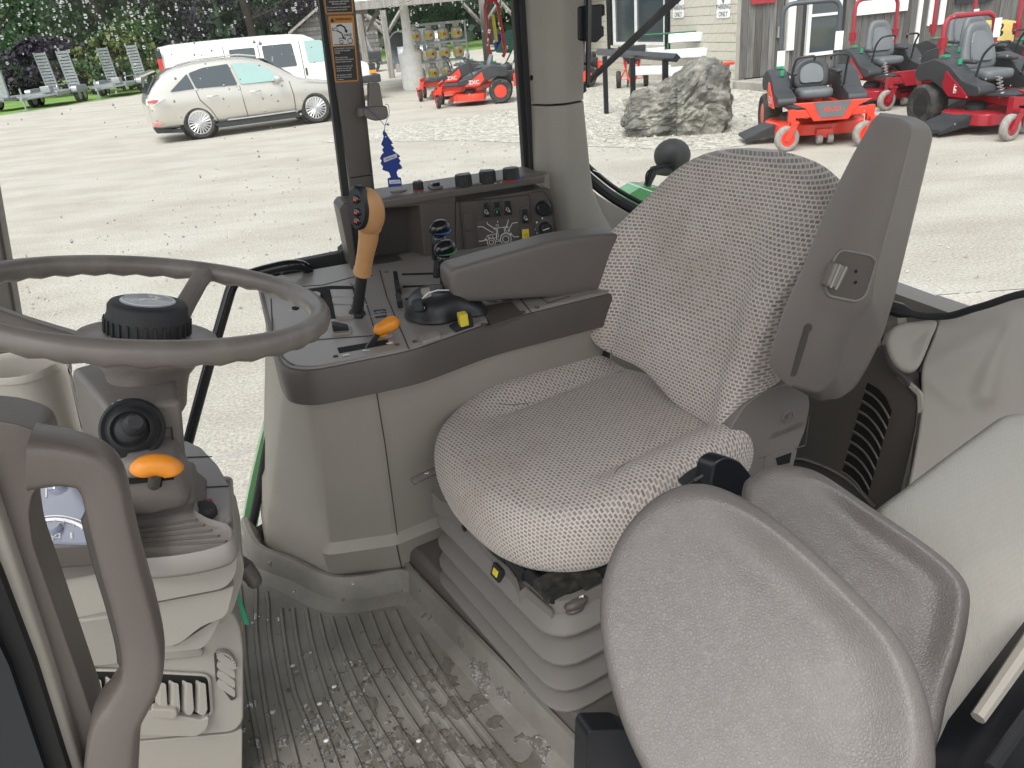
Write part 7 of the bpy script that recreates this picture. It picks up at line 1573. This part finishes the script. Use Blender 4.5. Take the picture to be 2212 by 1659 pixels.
ds.part('lettering', text_geo('GRAMMER', .0125, px(1700, 930, y=yC+.0025), V(1, 0, .12), V(-.12, 0, 1), bold=.0003), 'taupe', parent=hcov, smooth=0)
g = G(); g.tube(D([(1640, 990), (1740, 962), (1748, 900)], y=yC+.003), .0010, 4); ds.part('panel_line', g, 'taupe_dark', parent=hcov)
g = G(); g.prism(rnd(D([(1655, 985), (1710, 965), (1722, 972), (1712, 1010), (1658, 1030), (1650, 1010)], y=yC+.002), .004), (0, .004, 0)); rc = ds.part('recess', g, 'seat_grey', parent=hcov)
g = G(); g.prism(D([(1676, 990), (1710, 978), (1706, 1000), (1680, 1006)], y=yC+.0012), (0, .002, 0)); ds.part('recess_shade', g, 'hole', parent=hcov)  # black patch painted in for the deep shade inside the recess
# right armrest (far side), horizontal
g = G(); ys = (1.195, 1.262)
ar = [(968, 600), (975, 583), (1000, 574), (1120, 540), (1210, 516), (1300, 505), (1340, 508), (1360, 540), (1350, 610), (1275, 640), (1150, 645), (1000, 654), (978, 640)]
P = spline(D(ar, y=ys[0]), 3, True); cA = sum(P, V(0, 0, 0))/len(P)
def rg_(k, dy): return [V(cA.x+(p.x-cA.x)*(1-(1-k)*.25), p.y+dy, cA.z+(p.z-cA.z)*k) for p in P]
g.loft([rg_(.60, -.003), rg_(.93, -.002), rg_(.985, .002), rg_(1, .010), rg_(1, .030), rg_(1.0, .056), rg_(.92, .064), rg_(.5, .066)]); ds.part('armrest', g, 'arm_taupe', sub=1)
# left armrest folded upright (near side)
yA = .735
la = [(1880, 250), (1900, 243), (1975, 252), (2004, 268), (2016, 292), (1998, 370), (1962, 520), (1930, 650), (1905, 730), (1876, 790), (1848, 836), (1815, 860), (1770, 868), (1700, 844), (1658, 808), (1654, 770), (1678, 690), (1698, 640), (1726, 580), (1782, 440), (1836, 330)]
li = [(1886, 258), (1902, 250), (1945, 256), (1968, 268), (1973, 286), (1953, 362), (1920, 490), (1898, 570), (1886, 650), (1842, 700), (1826, 740), (1812, 812), (1768, 852), (1704, 834), (1668, 800), (1664, 772), (1687, 690), (1707, 640), (1735, 580), (1790, 440), (1844, 334)]
la = [(u+(26 if i > 12 or i < 1 else 0), v) for i, (u, v) in enumerate(la)]; P = rnd(D(la, y=yA+.024), .008, 3); PI_ = rnd(D(li, y=yA), .008, 3); cA2 = sum(P, V(0, 0, 0))/len(P)
def ra(k, dy, dx=0): return [V(cA2.x+(p.x-cA2.x)*k+dx, p.y+dy, cA2.z+(p.z-cA2.z)*(1-(1-k)*.35)) for p in P]
g = G(); cI = sum(PI_, V(0, 0, 0))/len(PI_); g.loft([[cI+(p-cI)*.97+V(0, -.0002, 0) for p in PI_], [p+V(0, .0012, 0) for p in PI_], [p.lerp(q, .12)+V(0, .002, 0) for p, q in zip(PI_, P)], [p.lerp(q, .9)+V(0, .0, 0) for p, q in zip(PI_, P)], P, [cA2+(p-cA2)*.97+V(.012, .022, -.004) for p in P], [cA2+(p-cA2)*.90+V(.016, .034, -.006) for p in P]]); la_ = ds.part('armrest', g, 'arm_taupe', smooth=60, label='left armrest folded upright with adjustment knob and slot')
# recess with dial: floor of the recess slightly darker, rim raised
rcs = [(1800, 562), (1815, 540), (1880, 552), (1893, 565), (1870, 640), (1850, 652), (1790, 640), (1782, 625)]
g = G(); P = rnd(D(rcs, y=yA-.001), .008, 3); g.prism(P, (0, .002, 0)); ds.part('recess_floor', g, 'taupe_dark', parent=la_)
g = G(); g.tube([p+V(0, .0005, 0) for p in P], .0022, 6, closed=True); ds.part('recess_rim', g, 'taupe', parent=la_)
g = G(); A = px(1796, 622, y=yA-.010); B = px(1818, 572, y=yA-.010); dd = (B-A).normalized(); ss = dd.cross(V(0, 1, 0)); P = [A-ss*.010, A+ss*.010, B+ss*.012, B-ss*.012]
g.loft([[p+V(0, .012, 0) for p in rnd(P, .004)], [p for p in rnd(P, .004)], [A.lerp(B, .5)+(p-A.lerp(B, .5))*.85+V(0, -.003, 0) for p in rnd(P, .004)]]); kb = ds.part('adjust_knob', g, 'seat_grey', parent=la_, bevel=.0015, label='ribbed adjustment knob')
for k in (-.45, .45):
    g = G(); g.tube([A+ss*.010*k+V(0, -.003, 0), B+ss*.012*k+V(0, -.003, 0)], .0016, 6); ds.part('grip_rib', g, 'beige_dark', parent=kb)
for u, v in ((1849, 586), (1848, 610)): g = G(); g.lathe([(.0022, 0), (.0022, .0006)], px(u, v, y=yA-.0014), (0, -1, 0), 10); ds.part('hole', g, 'hole', parent=la_)
g = G(); g.prism(rnd(D([(1740, 704), (1750, 706), (1744, 735), (1720, 812), (1708, 814), (1728, 740)], y=yA-.0012), .003), (0, .002, 0)); ds.part('slot', g, 'groove', parent=la_)
g = G(); g.lathe([(.0062, 0), (.0062, .0008)], px(1745, 709, y=yA-.001), (0, -1, 0), 16); ds.part('hole', g, 'groove', parent=la_)
g = G(); g.ell(S(-.20, .175, 1.372), (.022, .028, .03), 14, 8); ds.part('armrest_pivot', g, 'black_soft')
# metal tray under the cushion and black slides
def SR(a0, a1, b0, b1, z): return [S(a1, b0, z), S(a1, b1, z), S(a0, b1, z), S(a0, b0, z)]
TL, TN_, TR = px(945, 1062, z=1.222), px(1203, 1330, z=1.205), px(1300, 1278, z=1.215)
vv = (TN_-TL).normalized(); vw = V(-vv.y, vv.x, 0); vw = vw if vw.x > 0 else -vw
def base_loop(z, gr=0, r=.035, sx_=1.0):
    A_ = V(TL.x, TL.y, z)-vv*gr-vw*gr; B_ = V(TN_.x, TN_.y, z)+vv*gr-vw*gr
    return rnd([A_, B_, B_+vw*(.36+2*gr), A_+vw*(.36+2*gr)], r, 5)
g = G(); g.loft([base_loop(1.190, -.004), base_loop(1.215, -.004), base_loop(1.215, -.012), base_loop(1.196, -.012)]); fr_ = ds.part('seat_pan', g, 'seat_grey', smooth=50)
# rim plate with waved edge (front face)
g = G(); P = [p_-vw*.012 for p_ in (px(945, 1056, z=1.224), px(966, 1078, z=1.216), px(975, 1078, z=1.220), px(1030, 1130, z=1.214), px(1075, 1192, z=1.204), px(1108, 1218, z=1.208), px(1128, 1245, z=1.205), px(1136, 1272, z=1.200), px(1148, 1262, z=1.206), px(1205, 1312, z=1.202))]
g.loft([[p, p+vw*.003, p+vw*.003+V(0, 0, -.040), p+V(0, 0, -.040)] for p in P]); ds.part('side_plate', g, 'seat_grey', parent=fr_)
P = [px(1205, 1312, z=1.203), px(1240, 1300, z=1.203), px(1248, 1275, z=1.210), px(1312, 1252, z=1.212)]
g = G(); g.loft([[p, p-vv*.003, p-vv*.003+V(0, 0, -.034), p+V(0, 0, -.034)] for p in P]); ds.part('side_plate', g, 'seat_grey', parent=fr_)
for u, v in ((1020, 1133), (1104, 1203), (1267, 1258)): g = G(); c_ = px(u, v, z=1.205)-vw*.0135; g.lathe([(.0062, 0), (.0062, .003), (.004, .004)], c_, (-vw if u < 1200 else vv), 14); ds.part('rivet', g, 'black', parent=fr_)
g = G(); c0__ = base_loop(1.21, -.014); g.loft([c0__, [p+V(0, 0, .006) for p in c0__]]); ds.part('pan_floor', g, 'black_dirty', parent=fr_)
g = G(); A = px(968, 1062, z=1.235); B = px(1135, 1245, z=1.222); g.tube([A, B], .0085, 8); g.tube([A+vw*.022+V(0, 0, .006), B+vw*.022+V(0, 0, .006)], .006, 6); ds.part('slide_rail', g, 'black')
g = G(); g.tube([px(1140, 1240, z=1.222), px(1200, 1292, z=1.218)], .010, 8); ds.part('slide_rail', g, 'black')
axm = (vv, vw, V(0, 0, 1)); g = G(); g.box(px(1235, 1262, z=1.222)+vw*.01, (.012, .11, .014), ax=axm); g.box(px(1225, 1240, z=1.228)+vw*.01, (.02, .12, .016), ax=axm); g.box(px(1265, 1245, z=1.228), (.035, .03, .01), ax=axm); g.cyl(px(1192, 1278, z=1.216), px(1192, 1278, z=1.224), .006, n=10); ds.part('slide_mechanism', g, 'black_dirty')
g = G(); g.loft([SR(-.2, .14, -.17, .17, 1.222), SR(-.2, .15, -.18, .18, 1.262)]); ds.part('seat_underframe', g, 'black_soft')
g = G(); rg = random.Random(2)
P = [px(1222+8*k, 1206+4*sin(k*1.7)+(6 if k > 4 else 0), z=1.245) for k in range(9)]
g.loft([[p, p+V(.002, -.002, -.006-.004*rg.random())] for p in P], False, False, closed=False); ds.part('plastic_film', g, 'film')
# bellows
zb = [1.196, 1.172, 1.146, 1.138, 1.112, 1.104, 1.078, 1.070, 1.046]
g = G(); lps = [base_loop(1.196, -.012, .03)]
for k, z in enumerate((1.176, 1.127, 1.083, 1.046)):
    o2 = .014+.0028*k
    lps += [base_loop(z+.013, -.004 if k else .004, .045), base_loop(z+.002, o2+.001, .055), base_loop(z, o2+.0035, .055), base_loop(z-.003, o2+.0035, .055), base_loop(z-.005, o2, .055), base_loop(z-.009, -.042, .04)]
    if k < 3: lps.append(base_loop(z-.019, -.042, .04))
g.loft(lps); bel = ds.part('bellows', g, 'seat_grey', smooth=25, bevel=0)
# weight adjuster window, logo plate, knob
wc = px(1076, 1236, z=1.190)
up3 = V(0, 0, 1); fx3 = vv
nb3 = (-vw+V(0, 0, .35)).normalized(); uu = nb3.cross(fx3)*-1
def bx3(name, c, w_, h_, d_, m, par): g = G(); g.box(c, (w_, h_, d_), ax=(fx3, uu, nb3)); return ds.part(name, g, m, parent=par, bevel=.0015)
b0 = bx3('weight_window', wc, .024, .022, .010, 'black', bel); bx3('yellow_scale', wc+nb3*.005, .013, .011, .003, 'yellow', bel)
# logo plate on the right side of the second fold
nv = (vv+V(0, 0, .5)).normalized(); ux3 = vw; uy3 = nv.cross(ux3); uy3 = uy3 if uy3.z > 0 else -uy3
lc3 = base_loop(1.150, .012, .05)[0]
pc3 = px(1207, 1356, z=1.128)+vv*.012
g = G(); g.box(pc3, (.030, .020, .002), ax=(ux3, uy3, nv)); lp = ds.part('logo_plate', g, 'taupe', parent=bel, bevel=.003)
g = G(); g.tube([pc3+nv*.0015+ux3*(.0075*cos(a*.4))+uy3*(.0075*sin(a*.4)) for a in range(16)], .0006, 4, closed=True)
for a in (-.7, 0, .7): g.tube([pc3+nv*.0015-uy3*.005, pc3+nv*.0015+ux3*sin(a)*.005+uy3*.003], .0006, 4)
ds.part('logo_mark', g, 'seat_grey', parent=bel)
ds.part('lettering', text_geo('GRAMMER', .026, px(1240, 1340, z=1.131)+ux3*.03+vv*.012, ux3, uy3, bold=.0006, out=.0004), 'taupe', parent=bel, smooth=0)
g = G(); c_ = px(1244, 1302, z=1.205); g.ell(c_, (.020, .013, .009), 16, 8, ax=(ux3, uy3.cross(ux3), uy3)); g.ell(c_-V(0, 0, .010)-ux3*.002, (.016, .012, .006), 14, 6, ax=(ux3, uy3.cross(ux3), uy3)); kn3 = ds.part('height_knob', g, 'taupe_dark', sub=1)
g = G(); q = px(1256, 1288, z=1.216); g.tube([q-ux3*.004, q+ux3*.003, q+ux3*.001+V(0, 0, -.004)], .0011, 4); ds.part('arrow_mark', g, 'white_print', parent=kn3)
# fore-aft lever at the front left
g = G(); g.tube(spline([px(890, 1043, z=1.245), px(900, 1036, z=1.248), px(925, 1024, z=1.25), px(955, 1012, z=1.25)], 3), [.004, .0075, .0078, .0072, .0078, .0072, .0078, .0075, .0075, .007][:len(spline([V(0,0,0)]*4, 3))], 10); ds.part('slide_lever', g, 'taupe', label='small grey lever at the front of the seat')
g = G(); q = px(917, 1023, z=1.256); g.tube([q, q+V(.006, -.002, 0), q+V(.007, .002, 0)], .0009, 4); ds.part('arrow_mark', g, 'white_print')
# seat belt buckle behind cushion (far) and black latch (near)
g = G(); g.prism(D([(1168, 765), (1182, 748), (1192, 748), (1208, 764), (1200, 780), (1172, 780)], y=1.235), (0, .02, 0)); bu = ds.part('belt_buckle', g, 'black', bevel=.002)
g = G(); g.prism(D([(1167, 766), (1180, 750), (1185, 752), (1174, 768)], y=1.234), (0, .01, 0)); ds.part('buckle_button', g, 'tail_red', parent=bu)
g = G(); A = px(1620, 1052, y=.66); B = px(1572, 985, y=.70); C_ = px(1545, 990, y=.70)
P = rnd(D([(1545, 1000), (1570, 985), (1600, 996), (1626, 1028), (1628, 1065), (1560, 1078), (1535, 1048)], y=.70), .008, 3); g.loft([P, [p+V(-.012, .022, .0) for p in P]]); bl = ds.part('belt_latch', g, 'navy_black', bevel=.003)
g = G(); g.prism(D([(1480, 1052), (1502, 1034), (1558, 1000), (1566, 1006), (1530, 1040), (1488, 1064)], y=.715), (0, .02, .0)); ds.part('latch_tongue', g, 'black', parent=bl, bevel=.002)
g = G()
for q in ([(1500, 1038), (1530, 1020)], [(1535, 1018), (1558, 1004)]): g.tube(D(q, y=.712), .002, 5)
g.lathe([(.003, 0), (.003, .002)], px(1554, 1001, y=.712), (0, -1, 0), 8); ds.part('chrome_edge', g, 'steel', parent=bl)

# ---- seat plinth
pl_ = Thing('seat_plinth', 'taupe metal plinth with bolts under the driver seat', 'plinth', V(.4, .9, FZ))
zt4 = 1.035
q0, q1, q2 = px(868, 1168, z=zt4), px(1243, 1548, z=zt4), px(1262, 1575, z=zt4)
d4 = (q1-q0).normalized(); n4 = V(-d4.y, d4.x, 0); n4 = n4 if n4.x > 0 else -n4
A_ = q0+d4*-.02; B_ = q0+d4*.80
g = G(); prof = [(.0, FZ+.004), (.0, zt4-.012), (.006, zt4-.002), (.014, zt4), (.60, zt4), (.60, FZ)]
g.loft([[V((A_+n4*a).x, (A_+n4*a).y, z) for a, z in prof], [V((B_+n4*a).x, (B_+n4*a).y, z) for a, z in prof]]); pb_ = pl_.part('box', g, 'wall_taupe', bevel=.004)
g = G(); prof = [(-.003, FZ+.008), (-.003, zt4-.045), (-.001, zt4-.042), (.002, zt4-.042), (.002, FZ+.008)]
g.loft([[V((A_+n4*a).x, (A_+n4*a).y, z) for a, z in prof], [V((B_+n4*a).x, (B_+n4*a).y, z) for a, z in prof]]); pl_.part('kick_strip', g, 'floor_rubber')
for u, v in ((877, 1219), (1206, 1568)):
    c_ = onplane(u, v, V(A_.x, A_.y, 0), n4)-n4*.001; g = G(); g.lathe([(.0085, 0), (.0085, .002), (.0055, .0025), (.0055, .006)], c_, -n4, 12); pl_.part('bolt', g, 'dirty_metal', parent=pb_)
for k in range(13):
    c_ = q0+d4*(.10+.035*k); c_.z = zt4-.060; g = G(); ax3 = (d4, -n4, V(0, 0, 1)); g.box(c_-n4*.0035, (.004, .0015, .022), ax=ax3); g.box(c_-n4*.0035+d4*.012+V(0, 0, .008*(-1)**k), (.018, .0015, .003), ax=ax3); pl_.part('embossed_rib', g, 'taupe', parent=pb_)
t = Thing('black_latch_box', 'black plastic box beside the seat plinth under the folded seat pad', 'box', px(1310, 1600, z=1.06))
g = G(); P = rnd(D([(1268, 1590), (1276, 1578), (1345, 1576), (1430, 1620), (1470, 1740), (1262, 1740)], y=.60), .006, 3); g.loft([P, [p+V(.0, .035, -.006) for p in P]]); t.part('box', g, 'navy_black', bevel=.004)
g = G(); g.tube(D([(1262, 1560), (1259, 1600), (1258, 1650), (1258, 1700)], y=.625), .005, 6); t.part('edge_clip', g, 'black')

# ================================================================ rear wall, fender trims, folded passenger seat
rw = Thing('rear_wall_panel', 'dark taupe rear wall panel with curved air vent slots behind the seat', 'panel', V(1.1, 1.1, FZ))
XR = 1.06
wp_ = [(1500, 1140), (1560, 700), (1890, 735), (1918, 752), (1935, 800), (1968, 842), (1978, 862), (1975, 920), (1948, 1050), (1925, 1120), (1880, 1200), (1600, 1200)]
g = G(); P = rnd(D(wp_, x=XR), .01, 3); g.loft([P, [p+V(.04, 0, 0) for p in P]]); wpn = rw.part('panel', g, 'wall_taupe', bevel=.006, seg=3)
for k in range(9):
    y0 = 828+k*22.0; x0 = 1870-k*6.2; L_ = [(x0+2, y0), (x0+30, y0+16-k*.2), (x0+48, y0+38), (x0+54, y0+64), (x0+52, y0+58+18), (x0+44, y0+50), (x0+24, y0+30), (x0-4, y0+12)]
    L_ = [(x0+4, y0-1), (x0+26, y0+12), (x0+44, y0+32), (x0+55, y0+60), (x0+52, y0+74), (x0+44, y0+58), (x0+30, y0+38), (x0+12, y0+22), (x0-2, y0+14)]
    g = G(); P = rnd(D(L_, x=XR-.0012), .002, 2); g.prism(P, (.003, 0, 0)); vs_ = rw.part('vent_slot', g, 'hole', parent=wpn)
    g = G(); g.tube(spline(D([(x0-3, y0+15), (x0+12, y0+24), (x0+30, y0+41), (x0+44, y0+62), (x0+51, y0+76)], x=XR-.003), 3), .0022, 5); rw.part('slat', g, 'taupe', parent=vs_)
g = G(); g.tube(spline(D([(1560, 1010), (1700, 992), (1760, 1000), (1830, 1035), (1890, 1095)], x=XR-.004), 4), .004, 6); rw.part('moulding', g, 'taupe', parent=wpn)
g = G(); g.tube(spline(D([(1895, 738), (1925, 768), (1945, 812), (1980, 845), (1988, 862), (1984, 930), (1950, 1075), (1940, 1110)], x=XR-.004), 4), .006, 6); rw.part('edge_moulding', g, 'beige', parent=wpn)
g = G(); g.prism(D([(1860, 640), (1935, 660), (1945, 735), (1860, 740)], x=XR+.03), (.02, 0, 0)); rw.part('sill', g, 'beige')
g = G(); g.prism(D([(1240, 700), (1560, 690), (1560, 1150), (1240, 1000)], x=XR+.05), (.02, 0, 0)); rw.part('lower_wall', g, 'groove')
# beige fender trim as a shaped sheet: grid over the outline, pushed in and out for its mouldings
ft = Thing('fender_trim', 'beige moulded inner fender trim with swept ribs right of the seat', 'trim', V(.9, .8, 1.2))
def sheet(rows, bump, nu=40, nv=26):
    """rows: list of (left point, right point) in 3D from top to bottom, interpolated"""
    L_ = spline([r[0] for r in rows], 12); R_ = spline([r[1] for r in rows], 12); N = len(L_); vs = []; fs = []
    for j in range(N):
        for i in range(nu+1):
            p = L_[j].lerp(R_[j], i/nu); vs.append((p, i/nu, j/(N-1)))
    for j in range(N-1):
        for i in range(nu): a = j*(nu+1)+i; fs.append((a, a+1, a+nu+2, a+nu+1))
    g = G(); nrm = (R_[0]-L_[0]).cross(L_[-1]-L_[0]).normalized()
    g.add([p+nrm*bump(u, v) for p, u, v in vs], fs); return g
def yx(u): return None
pA = V(1.05, .95, 1.30); nA = V(-.42, -.72, .55).normalized()
def fpnt(u, v): return onplane(u, v, pA, nA)
rows = [(fpnt(2028, 689), fpnt(2300, 614)), (fpnt(2014, 735), fpnt(2300, 690)), (fpnt(1990, 800), fpnt(2300, 770)), (fpnt(1991, 870), fpnt(2300, 850)), (fpnt(1980, 960), fpnt(2300, 950)), (fpnt(1955, 1080), fpnt(2300, 1060)), (fpnt(1920, 1200), fpnt(2300, 1180))]
def seg_d(u, v, a, b):
    t_ = max(0, min(1, ((u-a[0])*(b[0]-a[0])+(v-a[1])*(b[1]-a[1]))/((b[0]-a[0])**2+(b[1]-a[1])**2))); return sqrt((u-a[0]-t_*(b[0]-a[0]))**2+(v-a[1]-t_*(b[1]-a[1]))**2), t_
def fb(u, v):
    U = 2000+u*300; Vv = 650+v*540; s = 0
    # swept rib from upper right to lower left, and its companion
    d, t_ = seg_d(U, Vv, (2170, 745), (2130, 910)); s += .011*math.exp(-(d/(12+14*t_))**2)*(.3+.7*t_)
    d, t_ = seg_d(U, Vv, (2160, 740), (2010, 845)); s += .004*math.exp(-(d/40)**2)
    d, t_ = seg_d(U, Vv, (2020, 870), (2075, 930)); s += .004*math.exp(-(d/16)**2)
    d, t_ = seg_d(U, Vv, (2210, 700), (2030, 800)); s += .002*math.exp(-(d/40)**2)
    return -s
g = sheet(rows, fb, 46); ft.part('panel', g, 'beige_dark', smooth=80, flip=True, solid=.006)
cap2 = [fpnt(*q) for q in ((1912, 742), (1920, 716), (1942, 700), (1985, 694), (2020, 692), (2024, 704), (2012, 732), (1998, 768), (1982, 798), (1962, 806), (1938, 796), (1920, 772))]
P = spline(cap2, 3, True); c_ = sum(P, V(0, 0, 0))/len(P)
g = G(); g.loft([[c_+(p-c_)*k+nA*h for p in P] for k, h in ((1, -.02), (1, -.002), (.95, .004), (.85, .006), (.6, .004), (.3, .001), (.05, 0))]); ft.part('corner_cap', g, 'beige', smooth=70)
g = G(); g.tube([fpnt(*q)+nA*.001 for q in ((2027, 700), (2014, 736), (2000, 772), (1986, 804))], .0022, 6); ft.part('shadow_gap', g, 'groove')
g = G(); g.tube(spline([fpnt(*q)-nA*.004 for q in ((1908, 745), (1925, 790), (1955, 818), (1986, 862), (1992, 882), (1980, 990), (1955, 1085))], 4), .0055, 6); ft.part('shadow_gap', g, 'groove')
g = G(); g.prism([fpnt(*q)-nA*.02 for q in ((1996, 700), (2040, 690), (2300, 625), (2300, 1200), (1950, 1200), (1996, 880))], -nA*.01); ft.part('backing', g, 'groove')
# twill covered cushion
nT = V(-.35, -.62, .70).normalized(); pT = px(2120, 1060, d=.98)
def tw(u, v): return onplane(u, v, pT, nT)
P = [tw(*q) for q in ((2172, 893), (2205, 889), (2340, 892), (2420, 1100), (2300, 1420), (2120, 1640), (1980, 1780), (1860, 1600), (1850, 1250), (1897, 1098), (1960, 1052), (2040, 990))]
P = rnd(P, .012, 3); c_ = sum(P, V(0, 0, 0))/len(P)
g = G(); g.loft([[c_+(p-c_)*k+nT*h for p in P] for k, h in ((.98, -.06), (1, -.02), (.998, -.006), (.98, .002), (.93, .006), (.7, .010), (.3, .012), (.02, .012))]); t = Thing('fabric_cushion', 'pale beige twill covered cushion at the right behind the folded pads', 'cushion', c_); t.part('cover', g, 'twill', sub=1)
# rail at the right and black frame corner
t = Thing('door_sill_rail', 'pinkish beige plastic rail in front of black door seals at the lower right', 'rail', px(2150, 1480, d=.8))
g = G(); A, B = px(2120, 1540, d=.80), px(2265, 1330, d=.86); g.tube([A+(A-B)*.05, B], [.006, .0085], 8); g.tube([A, B+V(0, -.004, -.004)], .004, 6); t.part('rail', g, 'beige_dark')
P = [px(2098, 1585, d=.84), px(2290, 1330, d=.9), px(2290, 1800, d=.72), px(2010, 1800, d=.74)]; g = G(); g.prism(P, (.01, .03, -.02)); t.part('seal', g, 'navy_black')
g = G(); g.tube([px(2140, 1659, d=.74), px(2290, 1450, d=.8)], .005, 6); t.part('seal_lip', g, 'black')
# folded passenger seat pads
ps = Thing('passenger_seat', 'folded passenger seat made of two grey leather-grain pads in the foreground', 'seat', px(1650, 1450, d=.75))
def pad(name, outl, p0, nrm, th, mat_, crown, crease=None, dish=0):
    P = spline([onplane(u, v, p0, nrm) for u, v in outl], 5, True); c_ = sum(P, V(0, 0, 0))/len(P)
    dirs = [(p-c_).normalized() for p in P]; rt_ = (onplane(2100, 1250, p0, nrm)-onplane(1500, 1500, p0, nrm)).normalized()
    W_ = [max(0, min(1, (d.dot(rt_)+.25)/.75)) for d in dirs]; W_ = [w*w*(3-2*w) for w in W_]
    def R_(k, h0, h1): return [c_+(p-c_)*k+nrm*(h0+(h1-h0)*w) for p, w in zip(P, W_)]
    lps = [R_(.88, -th, -th), R_(.97, -th*.92, -th*.92), R_(1.0, -th*.72, -th*.75), R_(1.006, -th*.40, -th*.55), R_(1.0, -th*.20, -th*.40), R_(.985, -th*.07, -th*.26), R_(.965, -.0015, -th*.16), R_(.94, .0005, -th*.09), R_(.915, .001, -th*.045), R_(.89, .001, -th*.012), R_(.865, .001, .001), R_(.84, .0005, .001), R_(.81, 0, -.0005), R_(.77, -.0005, -.003), R_(.72, -.001, -.006), R_(.66, -.002, -.0095), R_(.58, -.003, -dish), R_(.49, -.004, -dish*1.02), R_(.4, -.006, -dish*.85), R_(.25, -.007, -dish*.75), R_(.1, -.008, -.008), R_(.02, -.008, -.008)]
    g = G(); g.loft(lps); return ps.part(name, g, mat_, sub=1)
n1p = V(-.42, -.55, .72).normalized(); p1 = px(1650, 1350, d=.70)
pad('front_pad', [(1290, 1340), (1302, 1230), (1350, 1130), (1420, 1062), (1490, 1034), (1560, 1042), (1650, 1088), (1760, 1175), (1880, 1290), (1960, 1380), (2010, 1480), (2036, 1590), (2030, 1720), (1930, 1900), (1700, 1960), (1500, 1850), (1380, 1659), (1318, 1500)], p1, n1p, .070, 'vinyl', -.004, dish=.012)
p2 = px(1850, 1250, d=.83)
pad('rear_pad', [(1605, 1060), (1625, 1020), (1660, 1000), (1720, 998), (1780, 1015), (1880, 1080), (2000, 1160), (2075, 1220), (2108, 1270), (2108, 1330), (2090, 1420), (2055, 1520), (2035, 1600), (1990, 1700), (1850, 1700), (1700, 1500), (1620, 1250)], p2, V(-.38, -.55, .74).normalized(), .060, 'vinyl_dark', -.003, dish=.010)

# ================================================================ door at the left edge
dr_t = Thing('cab_door', 'taupe cab door frame with thick grab handle in the left foreground', 'door', px(200, 1400, d=.52))
yD2 = .44
g = G(); P = D([(-80, 905), (20, 912), (92, 935), (108, 985), (110, 1040), (72, 1060), (62, 1110), (72, 1180), (125, 1330), (205, 1560), (235, 1720), (130, 1720), (90, 1560), (0, 1230), (-80, 1010)], y=yD2)
P = rnd(P, .006, 3); g.loft([P, [p+V(0, .035, 0) for p in P]]); df = dr_t.part('frame', g, 'door_taupe', bevel=.006, seg=3)
g = G(); P = D([(-80, 930), (-20, 1060), (40, 1240), (100, 1420), (175, 1659), (200, 1740), (150, 1740), (60, 1480), (-10, 1290), (-80, 1100)], y=yD2-.012); g.loft([P, [p+V(0, .03, 0) for p in P]]); dr_t.part('inner_strip', g, 'beige', bevel=.004)
g = G(); P = D([(-80, 1060), (0, 1245), (75, 1440), (155, 1690), (170, 1760), (-80, 1760)], y=yD2-.02); g.loft([P, [p+V(0, .03, 0) for p in P]]); dr_t.part('seal', g, 'hole')
g = G(); P = D([(-80, 1230), (20, 1440), (95, 1659), (120, 1760), (-80, 1760)], y=yD2-.026); g.loft([P, [p+V(0, .01, 0) for p in P]]); dr_t.part('glass', g, 'navy_black')
# grab handle
hp = [(70, 985), (140, 988), (196, 1004), (224, 1040), (238, 1100), (262, 1200), (290, 1300), (309, 1390), (306, 1450), (280, 1500), (254, 1545), (244, 1620), (238, 1740)]
hr = [.0165, .0140, .0130, .0124, .0122, .0124, .0126, .0130, .0136, .0145, .0160, .0172, .018]
S_ = spline([px(u, v, y=yD2-.015) for u, v in hp], 4); rr = []
for i in range(len(hp)-1):
    for j in range(4): rr.append(hr[i]+(hr[i+1]-hr[i])*j/4)
rr.append(hr[-1])
g = G(); g.tube(S_, rr, 24, sq=(1.05, .90, .45)); hnd = dr_t.part('grab_handle', g, 'door_taupe', parent=df, smooth=70)
g = G(); g.tube([p+V(-.0098, -.0045, 0) for p in S_[15:31]], [.0015]+[.0048]*14+[.0015], 8); dr_t.part('handle_shade', g, 'groove', parent=df)  # dark strip stands in for the shaded inner side of the handle
